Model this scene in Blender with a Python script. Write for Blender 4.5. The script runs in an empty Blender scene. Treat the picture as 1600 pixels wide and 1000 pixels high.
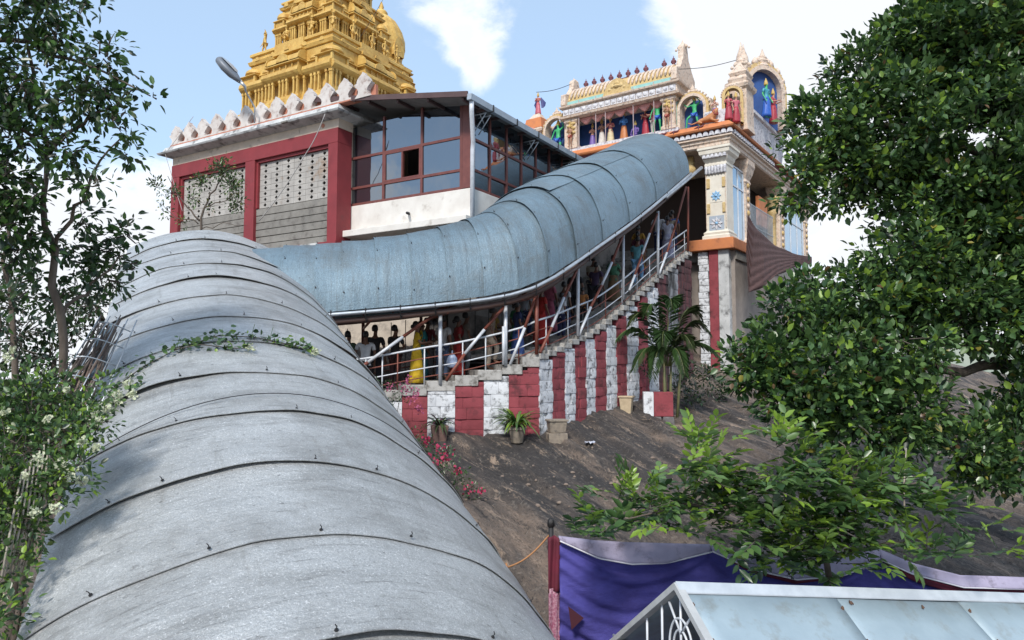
import bpy, bmesh, math, random
import numpy as np
from mathutils import Vector, Matrix

random.seed(7)
rng = np.random.default_rng(7)
SC = bpy.context.scene
COL = SC.collection
R_ = math.radians

# ------------------------------------------------------------------ camera
FPX = 1130.0                      # focal length in pixels of a 1600 px wide picture
PITCH = R_(4.0)
cam_d = bpy.data.cameras.new('camera')
cam_d.sensor_width = 36.0
cam_d.lens = FPX / 1600.0 * 36.0
cam_d.clip_start = 0.05
cam_d.clip_end = 6000.0
cam = bpy.data.objects.new('camera', cam_d)
COL.objects.link(cam)
cam.rotation_euler = (math.pi / 2 + PITCH, 0, 0)
SC.camera = cam

# ------------------------------------------------------------------ light
SUN_AZ, SUN_EL = R_(194), R_(43)            # azimuth clockwise from +Y (view direction): behind left
sd = Vector((math.sin(SUN_AZ) * math.cos(SUN_EL), math.cos(SUN_AZ) * math.cos(SUN_EL), math.sin(SUN_EL)))
sun_d = bpy.data.lights.new('sun', 'SUN')
sun_d.energy = 1.5
sun_d.angle = R_(10)
sun_d.color = (1.0, 0.95, 0.88)
sun = bpy.data.objects.new('sun', sun_d)
COL.objects.link(sun)
sun.rotation_euler = (-sd).to_track_quat('-Z', 'Y').to_euler()

SC.view_settings.view_transform = 'Standard'
SC.view_settings.look = 'None'
SC.view_settings.gamma = 1.0
SC.view_settings.use_curve_mapping = False
SC.view_settings.exposure = 1.42
SC.cycles.max_bounces = 5
SC.cycles.diffuse_bounces = 3
SC.cycles.glossy_bounces = 3
SC.cycles.transmission_bounces = 3
SC.cycles.transparent_max_bounces = 8
SC.cycles.use_denoising = True

cpi, spi = math.cos(PITCH), math.sin(PITCH)
def ray(px, py):
    a = (px - 800) / FPX; b = (500 - py) / FPX
    return np.array([a, cpi - b * spi, spi + b * cpi])
def at(px, py, Y):
    """the point at forward distance Y that the photograph shows at (px, py)"""
    r = ray(px, py); return r * (Y / r[1])

world = bpy.data.worlds.new('World')
SC.world = world
world.use_nodes = True
def build_world():
    nt = world.node_tree; N = nt.nodes; L = nt.links
    N.clear()
    out = N.new('ShaderNodeOutputWorld'); bg = N.new('ShaderNodeBackground')
    sky = N.new('ShaderNodeTexSky'); sky.sky_type = 'NISHITA'; sky.sun_disc = False
    sky.sun_elevation = SUN_EL; sky.sun_rotation = SUN_AZ
    sky.air_density = 1.0; sky.dust_density = 0.9; sky.ozone_density = 1.0; sky.altitude = 800
    tc = N.new('ShaderNodeTexCoord')
    nrm = N.new('ShaderNodeVectorMath'); nrm.operation = 'NORMALIZE'
    L.new(tc.outputs['Generated'], nrm.inputs[0])
    def noise(scale, detail, rough, dist=0.0, offs=(0, 0, 0)):
        mp = N.new('ShaderNodeMapping'); mp.inputs['Location'].default_value = offs
        mp.inputs['Scale'].default_value = (1, 1, 1.7)
        L.new(nrm.outputs[0], mp.inputs[0])
        n = N.new('ShaderNodeTexNoise'); n.inputs['Scale'].default_value = scale
        n.inputs['Detail'].default_value = detail; n.inputs['Roughness'].default_value = rough
        n.inputs['Distortion'].default_value = dist
        L.new(mp.outputs[0], n.inputs['Vector']); return n.outputs['Fac']
    def math_(op, a, b, clamp=False):
        m = N.new('ShaderNodeMath'); m.operation = op; m.use_clamp = clamp
        for i, v in enumerate((a, b)):
            if isinstance(v, (int, float)): m.inputs[i].default_value = v
            else: L.new(v, m.inputs[i])
        return m.outputs[0]
    big = noise(2.6, 7, 0.55, 0.15, (0.35, 0.1, 0.2))
    fine = noise(9.0, 8, 0.62, 0.3, (1.3, 2.2, 0.4))
    dens = math_('ADD', math_('MULTIPLY', big, 1.0), math_('MULTIPLY', fine, 0.55))
    sz = N.new('ShaderNodeSeparateXYZ'); L.new(nrm.outputs[0], sz.inputs[0])          # fair-weather clouds crowd towards the horizon
    hz = math_('SUBTRACT', 1.0, math_('DIVIDE', sz.outputs[2], 0.34), True)
    dens = math_('ADD', dens, math_('MULTIPLY', hz, 0.28))
    # the clouds one sees from here
    for px, py, rad, amp in ((672, 22, 0.10, 0.30), (715, 50, 0.07, 0.16), (1210, 30, 0.17, 0.34), (1420, 60, 0.24, 0.26), (1110, 95, 0.06, -0.10), (745, 105, 0.04, 0.14),
                             (250, 370, 0.10, 0.18), (60, 520, 0.2, 0.26), (30, 360, 0.12, 0.06), (330, 60, 0.28, -0.32), (860, 90, 0.12, -0.30), (560, 90, 0.1, -0.2),
                             (950, 30, 0.08, -0.2), (160, 250, 0.06, -0.12)):
        d = ray(px, py); d = d / np.linalg.norm(d)
        vm = N.new('ShaderNodeVectorMath'); vm.operation = 'DISTANCE'
        L.new(nrm.outputs[0], vm.inputs[0]); vm.inputs[1].default_value = tuple(d)
        q = math_('DIVIDE', vm.outputs['Value'], rad * 1.5)
        q = math_('SUBTRACT', 1.0, q, True)
        dens = math_('ADD', dens, math_('MULTIPLY', q, amp))
    rmp = N.new('ShaderNodeValToRGB')
    rmp.color_ramp.elements[0].position = 0.77; rmp.color_ramp.elements[0].color = (0, 0, 0, 1)
    rmp.color_ramp.elements[1].position = 1.02; rmp.color_ramp.elements[1].color = (1, 1, 1, 1)
    rmp.color_ramp.interpolation = 'EASE'
    L.new(dens, rmp.inputs[0])
    ccol = N.new('ShaderNodeValToRGB')
    ccol.color_ramp.elements[0].position = 0.9; ccol.color_ramp.elements[0].color = (6.4, 6.55, 6.8, 1)
    ccol.color_ramp.elements[1].position = 1.25; ccol.color_ramp.elements[1].color = (5.2, 5.35, 5.65, 1)
    L.new(dens, ccol.inputs[0])
    haze = N.new('ShaderNodeMix'); haze.data_type = 'RGBA'      # thin high veil over the blue
    haze.inputs[0].default_value = 0.48
    L.new(sky.outputs[0], haze.inputs[6]); haze.inputs[7].default_value = (4.2, 5.6, 7.2, 1)
    mx = N.new('ShaderNodeMix'); mx.data_type = 'RGBA'
    L.new(rmp.outputs[0], mx.inputs[0]); L.new(haze.outputs[2], mx.inputs[6]); L.new(ccol.outputs[0], mx.inputs[7])
    L.new(mx.outputs[2], bg.inputs[0]); bg.inputs[1].default_value = 0.07
    L.new(bg.outputs[0], out.inputs[0])
build_world()

# ------------------------------------------------------------------ helpers: materials
MATS = {}
def lin(c):
    """sRGB 0..255 -> linear"""
    return tuple((v / 255 / 12.92) if v / 255 <= 0.04045 else ((v / 255 + 0.055) / 1.055) ** 2.4 for v in c)
def mat(name, col, rough=0.7, metal=0.0, col2=None, scale=3.0, amt=0.5, stain=None, stain_scale=1.2, stain_at=(0.52, 0.68),
        bump=0.0, bump_scale=25.0, vary=0.0, stretch=(1, 1, 1), spec=0.5, trans=0.0, coords='world', fine=0.0, subsurf=0.0):
    if name in MATS: return MATS[name]
    m = bpy.data.materials.new(name); m.use_nodes = True; MATS[name] = m
    nt = m.node_tree; N = nt.nodes; L = nt.links
    b = N['Principled BSDF']
    b.inputs['Roughness'].default_value = rough; b.inputs['Metallic'].default_value = metal
    b.inputs['Specular IOR Level'].default_value = spec
    if coords == 'world':
        g = N.new('ShaderNodeNewGeometry'); src = g.outputs['Position']
    else:
        g = N.new('ShaderNodeTexCoord'); src = g.outputs['Object']
    mp = N.new('ShaderNodeMapping'); mp.inputs['Scale'].default_value = stretch; L.new(src, mp.inputs[0])
    def noise(s, det=6, ro=0.6):
        n = N.new('ShaderNodeTexNoise'); n.inputs['Scale'].default_value = s; n.inputs['Detail'].default_value = det
        n.inputs['Roughness'].default_value = ro; L.new(mp.outputs[0], n.inputs['Vector']); return n.outputs['Fac']
    def ramp(f, p0, p1):
        r = N.new('ShaderNodeValToRGB'); r.color_ramp.elements[0].position = p0; r.color_ramp.elements[1].position = p1
        L.new(f, r.inputs[0]); return r.outputs[0]
    def mix(f, a, c):
        x = N.new('ShaderNodeMix'); x.data_type = 'RGBA'
        if isinstance(f, float): x.inputs[0].default_value = f
        else: L.new(f, x.inputs[0])
        for i, v in ((6, a), (7, c)):
            if isinstance(v, tuple): x.inputs[i].default_value = (*v[:3], 1)
            else: L.new(v, x.inputs[i])
        return x.outputs[2]
    c = col
    if col2 is not None: c = mix(ramp(noise(scale), 0.5 - 0.5 * amt * 0.6, 0.5 + 0.5 * amt * 0.6), col, col2)
    if fine > 0:
        f = ramp(noise(scale * 14, 3, 0.5), 0.35, 0.65)
        d = tuple(v * (1 - fine) for v in col)
        c = mix(f, c, mix(0.5, c, d))
    if stain is not None: c = mix(ramp(noise(stain_scale, 9, 0.68), *stain_at), c, stain)
    if vary > 0:
        oi = N.new('ShaderNodeObjectInfo'); hs = N.new('ShaderNodeHueSaturation')
        mr = N.new('ShaderNodeMapRange'); mr.inputs[3].default_value = 1 - vary; mr.inputs[4].default_value = 1 + vary
        L.new(oi.outputs['Random'], mr.inputs[0]); L.new(mr.outputs[0], hs.inputs['Value'])
        if isinstance(c, tuple): hs.inputs['Color'].default_value = (*c[:3], 1)
        else: L.new(c, hs.inputs['Color'])
        c = hs.outputs[0]
    if isinstance(c, tuple): b.inputs['Base Color'].default_value = (*c[:3], 1)
    else: L.new(c, b.inputs['Base Color'])
    if bump > 0:
        bp = N.new('ShaderNodeBump'); bp.inputs['Strength'].default_value = bump; bp.inputs['Distance'].default_value = 0.02
        L.new(noise(bump_scale, 5, 0.65), bp.inputs['Height']); L.new(bp.outputs[0], b.inputs['Normal'])
    if trans > 0:
        tr = N.new('ShaderNodeBsdfTranslucent'); ms = N.new('ShaderNodeMixShader'); ms.inputs[0].default_value = trans
        if isinstance(c, tuple): tr.inputs[0].default_value = (*c[:3], 1)
        else: L.new(c, tr.inputs[0])
        L.new(b.outputs[0], ms.inputs[1]); L.new(tr.outputs[0], ms.inputs[2])
        L.new(ms.outputs[0], N['Material Output'].inputs[0])
    return m

# ------------------------------------------------------------------ helpers: numpy noise
def _hash(ix, iy, iz, seed):
    h = (ix * 374761393 + iy * 668265263 + iz * 2147483647 + seed * 974711) & 0xffffffff
    h = ((h ^ (h >> 13)) * 1274126177) & 0xffffffff
    return ((h ^ (h >> 16)) & 0xffff) / 65535.0
def vnoise(p, seed=0):
    p = np.asarray(p, float); i = np.floor(p).astype(np.int64); f = p - i; f = f * f * (3 - 2 * f)
    r = 0
    for dx in (0, 1):
        for dy in (0, 1):
            for dz in (0, 1):
                w = (f[..., 0] if dx else 1 - f[..., 0]) * (f[..., 1] if dy else 1 - f[..., 1]) * (f[..., 2] if dz else 1 - f[..., 2])
                r = r + w * _hash(i[..., 0] + dx, i[..., 1] + dy, i[..., 2] + dz, seed)
    return r * 2 - 1
def fbm(p, oct=4, seed=0, gain=0.5):
    p = np.asarray(p, float); a = 1.0; s = 0
    for k in range(oct):
        s = s + a * vnoise(p * 2 ** k + 17.3 * k, seed + k); a *= gain
    return s

# ------------------------------------------------------------------ helpers: meshes
class MB:
    def __init__(s): s.v = []; s.f = []; s.mi = []; s.cur = 0
    def add(s, vs, fs):
        b = len(s.v); s.v.extend([tuple(map(float, q)) for q in vs])
        for f in fs: s.f.append(tuple(i + b for i in f)); s.mi.append(s.cur)
        return s
    def box(s, x0, x1, y0, y1, z0, z1, M=None):
        vs = [(x, y, z) for z in (z0, z1) for y in (y0, y1) for x in (x0, x1)]
        if M is not None: vs = [M @ Vector(q) for q in vs]
        return s.add(vs, [(0, 2, 3, 1), (4, 5, 7, 6), (0, 1, 5, 4), (2, 6, 7, 3), (0, 4, 6, 2), (1, 3, 7, 5)])
    def frustum(s, x0, x1, y0, y1, z0, z1, inset):
        vs = [(x0, y0, z0), (x1, y0, z0), (x1, y1, z0), (x0, y1, z0), (x0 + inset, y0 + inset, z1), (x1 - inset, y0 + inset, z1), (x1 - inset, y1 - inset, z1), (x0 + inset, y1 - inset, z1)]
        return s.add(vs, [(3, 2, 1, 0), (4, 5, 6, 7), (0, 1, 5, 4), (1, 2, 6, 5), (2, 3, 7, 6), (3, 0, 4, 7)])
    def tube(s, pts, rad, n=8, cap=True):
        pts = [np.asarray(p, float) for p in pts]; k = len(pts)
        if isinstance(rad, (int, float)): rad = [rad] * k
        vs = []; prev = None
        for i, p in enumerate(pts):
            t = (pts[min(i + 1, k - 1)] - pts[max(i - 1, 0)]); t = t / (np.linalg.norm(t) + 1e-12)
            if prev is None:
                a = np.array([0, 0, 1.0]) if abs(t[2]) < 0.9 else np.array([1.0, 0, 0])
            else: a = prev
            a = a - t * (a @ t); a = a / (np.linalg.norm(a) + 1e-12); prev = a; c = np.cross(t, a)
            for j in range(n):
                w = 2 * math.pi * j / n
                vs.append(p + rad[i] * (math.cos(w) * a + math.sin(w) * c))
        fs = []
        for i in range(k - 1):
            for j in range(n):
                q = (j + 1) % n
                fs.append((i * n + j, i * n + q, (i + 1) * n + q, (i + 1) * n + j))
        if cap:
            fs.append(tuple(range(n - 1, -1, -1))); fs.append(tuple((k - 1) * n + j for j in range(n)))
        return s.add(vs, fs)
    def lathe(s, prof, n=12, c=(0, 0, 0), sx=1.0, sy=1.0):
        vs = []; k = len(prof)
        for r, z in prof:
            for j in range(n):
                w = 2 * math.pi * (j + 0.5) / n
                vs.append((c[0] + sx * r * math.cos(w), c[1] + sy * r * math.sin(w), c[2] + z))
        fs = []
        for i in range(k - 1):
            for j in range(n):
                q = (j + 1) % n
                fs.append((i * n + j, i * n + q, (i + 1) * n + q, (i + 1) * n + j))
        fs.append(tuple(range(n - 1, -1, -1))); fs.append(tuple((k - 1) * n + j for j in range(n)))
        return s.add(vs, fs)
    def sweep_rect(s, x0, x1, y0, y1, prof):
        """moulding round a rectangle: prof = [(outset, z), ...] bottom to top, closed with caps"""
        vs = []; k = len(prof)
        for o, z in prof: vs += [(x0 - o, y0 - o, z), (x1 + o, y0 - o, z), (x1 + o, y1 + o, z), (x0 - o, y1 + o, z)]
        fs = [(3, 2, 1, 0)]
        for i in range(k - 1):
            for j in range(4):
                q = (j + 1) % 4
                fs.append((i * 4 + j, i * 4 + q, (i + 1) * 4 + q, (i + 1) * 4 + j))
        b = (k - 1) * 4; fs.append((b, b + 1, b + 2, b + 3))
        return s.add(vs, fs)
    def prism_xz(s, outline, y0, y1):
        """extrude an outline in x-z from y0 to y1 (outline counter-clockwise seen from -y)"""
        n = len(outline); vs = [(x, y0, z) for x, z in outline] + [(x, y1, z) for x, z in outline]
        fs = [tuple(range(n)), tuple(range(2 * n - 1, n - 1, -1))]
        for i in range(n):
            j = (i + 1) % n; fs.append((i, i + n, j + n, j))
        return s.add(vs, fs)
    def mesh(s, name, smooth=False):
        me = bpy.data.meshes.new(name); me.from_pydata(s.v, [], s.f)
        if any(s.mi): me.polygons.foreach_set('material_index', s.mi)
        if smooth: me.polygons.foreach_set('use_smooth', [True] * len(s.f))
        me.update(); return me
    def build(s, name, m, parent=None, smooth=False, loc=None, bevel=0.0, sharp=None):
        me = s.mesh(name, smooth)
        return link(name, me, m, parent, loc, bevel, sharp)
def link(name, me, m=None, parent=None, loc=None, bevel=0.0, sharp=None):
    o = bpy.data.objects.new(name, me); COL.objects.link(o)
    if m is not None and len(me.materials) == 0:
        for q in (m if isinstance(m, (list, tuple)) else [m]): me.materials.append(q)
    if parent is not None: o.parent = parent
    if loc is not None: o.location = loc
    if bevel > 0:
        b = o.modifiers.new('bevel', 'BEVEL'); b.width = bevel; b.segments = 2; b.limit_method = 'ANGLE'; b.angle_limit = R_(40)
    if sharp is not None:
        me.set_sharp_from_angle(angle=R_(sharp))
    return o
def mesh_np(name, V, Fq, smooth=False):
    """fast mesh from numpy: V (n,3), Fq (m,k) of equal-sided faces"""
    me = bpy.data.meshes.new(name); V = np.asarray(V, np.float32); Fq = np.asarray(Fq, np.int32)
    m, k = Fq.shape
    me.vertices.add(len(V)); me.vertices.foreach_set('co', V.ravel())
    me.loops.add(m * k); me.loops.foreach_set('vertex_index', Fq.ravel())
    me.polygons.add(m); me.polygons.foreach_set('loop_start', np.arange(0, m * k, k, dtype=np.int32))
    if smooth: me.polygons.foreach_set('use_smooth', np.ones(m, bool))
    me.update(calc_edges=True); me.validate(); return me
def tag(o, label=None, cat=None, group=None, kind=None):
    if label: o['label'] = label
    if cat: o['category'] = cat
    if group: o['group'] = group
    if kind: o['kind'] = kind
    return o
def thing(name, label, cat, loc=(0, 0, 0), rotz=0.0, group=None):
    o = bpy.data.objects.new(name, None); COL.objects.link(o); o.empty_display_size = 0.2
    o.location = loc; o.rotation_euler = (0, 0, rotz)
    return tag(o, label, cat, group)
class Frame:
    """a building's own axes: x along the front to the right, y into the depth, z up (heights are kept as in the world)"""
    def __init__(s, px, py, Y, heading, z0=0.0):
        s.O = at(px, py, Y); s.O[2] = 0; h = R_(heading); s.h = h
        s.x = np.array([math.cos(h), -math.sin(h), 0]); s.y = np.array([math.sin(h), math.cos(h), 0])
    def front(s, px, py, y=0.0):
        O = s.O + s.y * y; r = ray(px, py); p = r * ((s.y @ O) / (s.y @ r)); return float((p - s.O) @ s.x), float(p[2])
    def side(s, px, py, x=0.0):
        O = s.O + s.x * x; r = ray(px, py); p = r * ((s.x @ O) / (s.x @ r)); return float((p - s.O) @ s.y), float(p[2])
    def w(s, x, y, z): return s.O + s.x * x + s.y * y + np.array([0, 0, z])
    def thing(s, name, label, cat, x=0, y=0, z=0, rot=0, group=None):
        p = s.w(x, y, z); return thing(name, label, cat, tuple(p), -s.h + rot, group)
def lerp(a, b, t): return np.asarray(a, float) * (1 - t) + np.asarray(b, float) * t
def polyline(pts, s):
    """point at arc-length-free parameter s (0..n-1)"""
    i = int(max(0, min(len(pts) - 2, math.floor(s)))); return lerp(pts[i], pts[i + 1], s - i)
# ================================================================== layout of the stair and of the two canopies
def plane_hit(px, py, P, d, off=0.0):
    """vertical plane through P along the plan direction d, moved off metres to its right-hand (outer) side: (distance along, z, point)"""
    d = np.array([d[0], d[1], 0.0]); n = np.array([d[1], -d[0], 0.0]); O = np.array([P[0], P[1], 0.0]) + n * off
    r = ray(px, py); p = r * ((n @ O) / (n @ r)); return float((p - O) @ d), float(p[2]), p
KP = at(843, 560, 19.2); KP[2] = 0
A0 = at(470, 600, 17.7); A0[2] = 0
dA = (KP - A0) / np.linalg.norm(KP - A0)
dB = np.array([math.sin(R_(34)), math.cos(R_(34)), 0.0])
nA = np.array([-dA[1], dA[0], 0]); nB = np.array([-dB[1], dB[0], 0])      # towards the inside of the stair
def wall_pt(s, off=0.0):
    """plan point on the outer face of the stair wall, s metres from the bend (negative = lower flight); off = inwards"""
    if s < 0: return KP + dA * s + nA * off
    return KP + dB * s + nB * off
def hitA(px, py, off=0.0): return plane_hit(px, py, KP, dA, off)
def hitB(px, py, off=0.0): return plane_hit(px, py, KP, dB, off)
_st = [hitA(*q)[:2] for q in ((560, 622), (667, 601), (711, 594), (747, 586), (784, 577), (816, 568), (838, 558))]
_st += [hitB(*q)[:2] for q in ((869, 547), (897, 533), (931, 517), (947, 506), (982, 478), (1027, 436), (1048, 419), (1080, 394))]
_ss = np.array([q[0] for q in _st]); _sz = np.array([q[1] for q in _st])
def stair_z(s): return float(np.interp(s, _ss, _sz))
S_TOP = float(_ss[-1])

# canopy over the lower stair
D1 = ray(264, 134); D1 = D1 / D1[1]
u1 = np.array([D1[0], 1, 0]); u1 = u1 / np.linalg.norm(u1); r1 = np.array([u1[1], -u1[0], 0.0])
S1 = D1 / np.linalg.norm(D1); n1 = np.cross(r1, S1)
C1 = at(468, 842, 6.34); HA1, HB1 = 2.75, 1.50
RA1 = (HA1 ** 2 + HB1 ** 2) / (2 * HB1); TH1 = math.asin(HA1 / RA1); THL = math.asin(1.98 / RA1)

# ================================================================== ground
def tps(P, Z):
    P = np.asarray(P, float); n = len(P)
    d = np.linalg.norm(P[:, None] - P[None], axis=2); K = np.where(d > 0, d * d * np.log(d + 1e-9), 0) + np.eye(n) * 2.0
    A = np.zeros((n + 3, n + 3)); A[:n, :n] = K; A[:n, n] = 1; A[:n, n + 1:] = P; A[n, :n] = 1; A[n + 1:, :n] = P.T
    w = np.linalg.solve(A, np.concatenate([Z, np.zeros(3)]))
    def f(X, Y):
        r = w[n] + w[n + 1] * X + w[n + 2] * Y
        for i in range(n):
            q = np.hypot(X - P[i, 0], Y - P[i, 1]); r = r + w[i] * np.where(q > 0, q * q * np.log(q + 1e-9), 0)
        return r
    return f
_an = [at(*q) for q in ((630, 695, 18.1), (700, 697, 18.2), (760, 694, 18.4), (845, 682, 18.9), (920, 655, 21.2), (1000, 628, 24.6), (1065, 602, 28), (1130, 578, 30),
                        (800, 760, 16), (900, 745, 16.8), (1000, 720, 18.5), (1100, 655, 24), (1200, 640, 25.5), (1250, 690, 21), (1100, 720, 19), (860, 815, 14),
                        (1000, 805, 15), (1300, 745, 19), (1450, 735, 20), (1580, 790, 17), (760, 840, 13.2), (1000, 880, 12.6))]
_an += [np.array(q, float) for q in ((0, 0, -7.2), (6, 4, -6.8), (-6, 4, -6.6), (0, 8, -5.9), (5, 9, -5.6), (10, 10, -5.4), (16, 14, -4.5), (-14, 8, -8), (-18, 20, -6.5),
                                     (-15, 28, -3.5), (-9, 30, 2.5), (-3, 27, 2.0), (3, 31, 2.2), (9, 36, 2.6), (16, 36, 0.5), (24, 28, -2), (-10, 42, 2.5), (8, 48, 2.0))]
for t in (0, 4, 8, 12): _an.append(C1 + t * D1 - np.array([0, 0, 4.1]))
_gz = tps([q[:2] for q in _an], np.array([q[2] for q in _an]))
def ground_base(X, Y):
    X = np.asarray(X, float); Y = np.asarray(Y, float)
    z = _gz(np.clip(X, -30, 34), np.clip(Y, -8, 52)); z = np.clip(z, -9, 5)
    d = np.hypot(np.maximum(np.abs(X - 2) - 28, 0), np.maximum(np.abs(Y - 22) - 28, 0))
    return z - 30 * (1 - np.exp(-d / 45.0))
def ground_z(X, Y, detail=True):
    X = np.asarray(X, float); Y = np.asarray(Y, float); z = ground_base(X, Y)
    if detail:
        ang = R_(57); U = X * math.cos(ang) - Y * math.sin(ang); V = X * math.sin(ang) + Y * math.cos(ang)
        P = np.stack([U * 0.28, V * 1.1, X * 0], -1)
        a = fbm(P, 5, 3, 0.55)
        b = fbm(np.stack([X * 0.5, Y * 0.5, X * 0 + 4], -1), 4, 11)
        led = np.abs(((V * 0.9 + 0.8 * fbm(np.stack([U * 0.2, V * 0.2, X * 0 + 9], -1), 3, 5)) % 1.0) - 0.5)
        near = np.exp(-(np.maximum(np.hypot(X - 4, Y - 16) - 16, 0) / 10) ** 2)
        led2 = np.abs(((V * 2.1 + 1.3 * fbm(np.stack([U * 0.35, V * 0.35, X * 0 + 2], -1), 3, 8)) % 1.0) - 0.5)
        q = V * 0.75 + 0.9 * fbm(np.stack([U * 0.16, V * 0.3, X * 0 + 6], -1), 3, 15); fr = q - np.floor(q)
        ter = np.clip(fr / 0.16, 0, 1); ter = ter * ter * (3 - 2 * ter) - fr
        cr = np.exp(-(fbm(np.stack([U * 0.22, V * 1.0, X * 0 + 1], -1), 4, 41) / 0.045) ** 2)
        z = z + near * (0.17 * ter - 0.09 * cr + 0.055 * a + 0.05 * b - 0.06 * np.exp(-(led / 0.05) ** 2) - 0.035 * np.exp(-(led2 / 0.07) ** 2) + 0.025 * fbm(np.stack([U * 1.2, V * 4.5, X * 0], -1), 3, 31)) + (1 - near) * 0.8 * b
    return z
def gz(x, y): return float(ground_z(np.array([x]), np.array([y]))[0])
def build_ground():
    def axis(lo, hi, step, far):
        a = list(np.arange(lo, hi + 1e-6, step)); g = step; x = hi; y = lo
        while x < far: g *= 1.25; x += g; a.append(x)
        g = step
        while y > -far: g *= 1.25; y -= g; a.insert(0, y)
        return np.array(a)
    xs = axis(-8, 16, 0.11, 2500); ys = axis(8, 31, 0.11, 2500)
    X, Y = np.meshgrid(xs, ys); Z = ground_z(X, Y)
    V = np.stack([X, Y, Z], -1).reshape(-1, 3); nx, ny = len(xs), len(ys)
    i = np.arange(nx - 1)[None] + nx * np.arange(ny - 1)[:, None]; i = i.ravel()
    Fq = np.stack([i, i + 1, i + 1 + nx, i + nx], 1)
    me = mesh_np('rocky_ground', V, Fq, True)
    m = bpy.data.materials.new('rock'); m.use_nodes = True; nt = m.node_tree; N = nt.nodes; L = nt.links; b = N['Principled BSDF']
    g = N.new('ShaderNodeNewGeometry'); rot = N.new('ShaderNodeMapping'); rot.inputs['Rotation'].default_value = (0, 0, R_(57)); L.new(g.outputs['Position'], rot.inputs[0])
    mp = N.new('ShaderNodeMapping'); mp.inputs['Scale'].default_value = (0.28, 1.9, 1.0); L.new(rot.outputs[0], mp.inputs[0])
    def noise(vec, s, d, r):
        n = N.new('ShaderNodeTexNoise'); n.inputs['Scale'].default_value = s; n.inputs['Detail'].default_value = d; n.inputs['Roughness'].default_value = r
        L.new(vec, n.inputs['Vector']); return n.outputs['Fac']
    def ramp(f, *st):
        r = N.new('ShaderNodeValToRGB'); e = r.color_ramp.elements
        while len(e) < len(st): e.new(0.5)
        for k, (p, c) in enumerate(st): e[k].position = p; e[k].color = (*c, 1)
        L.new(f, r.inputs[0]); return r.outputs[0]
    def mix(f, a, c):
        x = N.new('ShaderNodeMix'); x.data_type = 'RGBA'; L.new(f, x.inputs[0])
        for k, v in ((6, a), (7, c)):
            if isinstance(v, tuple): x.inputs[k].default_value = (*v, 1)
            else: L.new(v, x.inputs[k])
        return x.outputs[2]
    base = ramp(noise(mp.outputs[0], 0.9, 10, 0.68), (0.30, (0.030, 0.027, 0.026)), (0.43, (0.085, 0.070, 0.061)), (0.55, (0.15, 0.115, 0.092)), (0.66, (0.23, 0.17, 0.13)), (0.76, (0.36, 0.29, 0.23)))
    blk = ramp(noise(mp.outputs[0], 0.33, 9, 0.7), (0.47, (0, 0, 0)), (0.56, (.9, .9, .9)))
    c = mix(blk, base, (0.034, 0.031, 0.031))
    c = mix(ramp(noise(g.outputs['Position'], 9.0, 6, 0.7), (0.55, (0, 0, 0)), (0.72, (0.75, 0.75, 0.75))), c, (0.30, 0.26, 0.22))
    c = mix(ramp(noise(g.outputs['Position'], 22.0, 4, 0.7), (0.5, (0, 0, 0)), (0.68, (0.7, 0.7, 0.7))), c, (0.028, 0.024, 0.022))
    c = mix(ramp(noise(mp.outputs[0], 2.6, 8, 0.75), (0.56, (0, 0, 0)), (0.64, (.8, .8, .8))), c, (0.36, 0.27, 0.20))
    c = mix(ramp(noise(mp.outputs[0], 3.7, 10, 0.8), (0.55, (0, 0, 0)), (0.61, (.95, .95, .95))), c, (0.016, 0.014, 0.014))
    L.new(c, b.inputs['Base Color']); b.inputs['Roughness'].default_value = 0.8
    bp = N.new('ShaderNodeBump'); bp.inputs['Strength'].default_value = 1.0; bp.inputs['Distance'].default_value = 0.09
    L.new(noise(mp.outputs[0], 6.0, 9, 0.72), bp.inputs['Height']); L.new(bp.outputs[0], b.inputs['Normal'])
    o = link('rocky_ground', me, m); tag(o, kind='structure')
build_ground()

def build_hills():
    pts = []; n = 90
    V = []; Fq = []
    for j in range(8):
        for i in range(n):
            t = i / (n - 1); x = 120 + 620 * t; y = 620 + 90 * j / 7
            h = (90 * math.exp(-((t - 0.32) / 0.25) ** 2) + 60 * math.exp(-((t - 0.75) / 0.2) ** 2)) * math.sin(math.pi * (j + 0.5) / 8) * 1.05
            h += 9 * float(fbm(np.array([x * 0.02, y * 0.02, 0.5]), 4, 3)) * (h / 90)
            V.append((x, y, -35 + 1.15 * h))
    for j in range(7):
        for i in range(n - 1): Fq.append((j * n + i, j * n + i + 1, (j + 1) * n + i + 1, (j + 1) * n + i))
    me = mesh_np('hills', V, Fq, True)
    o = link('hills', me, mat('hill_scrub', (0.22, 0.27, 0.22), 0.95, col2=(0.32, 0.33, 0.28), scale=0.03)); tag(o, kind='structure')
build_hills()

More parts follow.
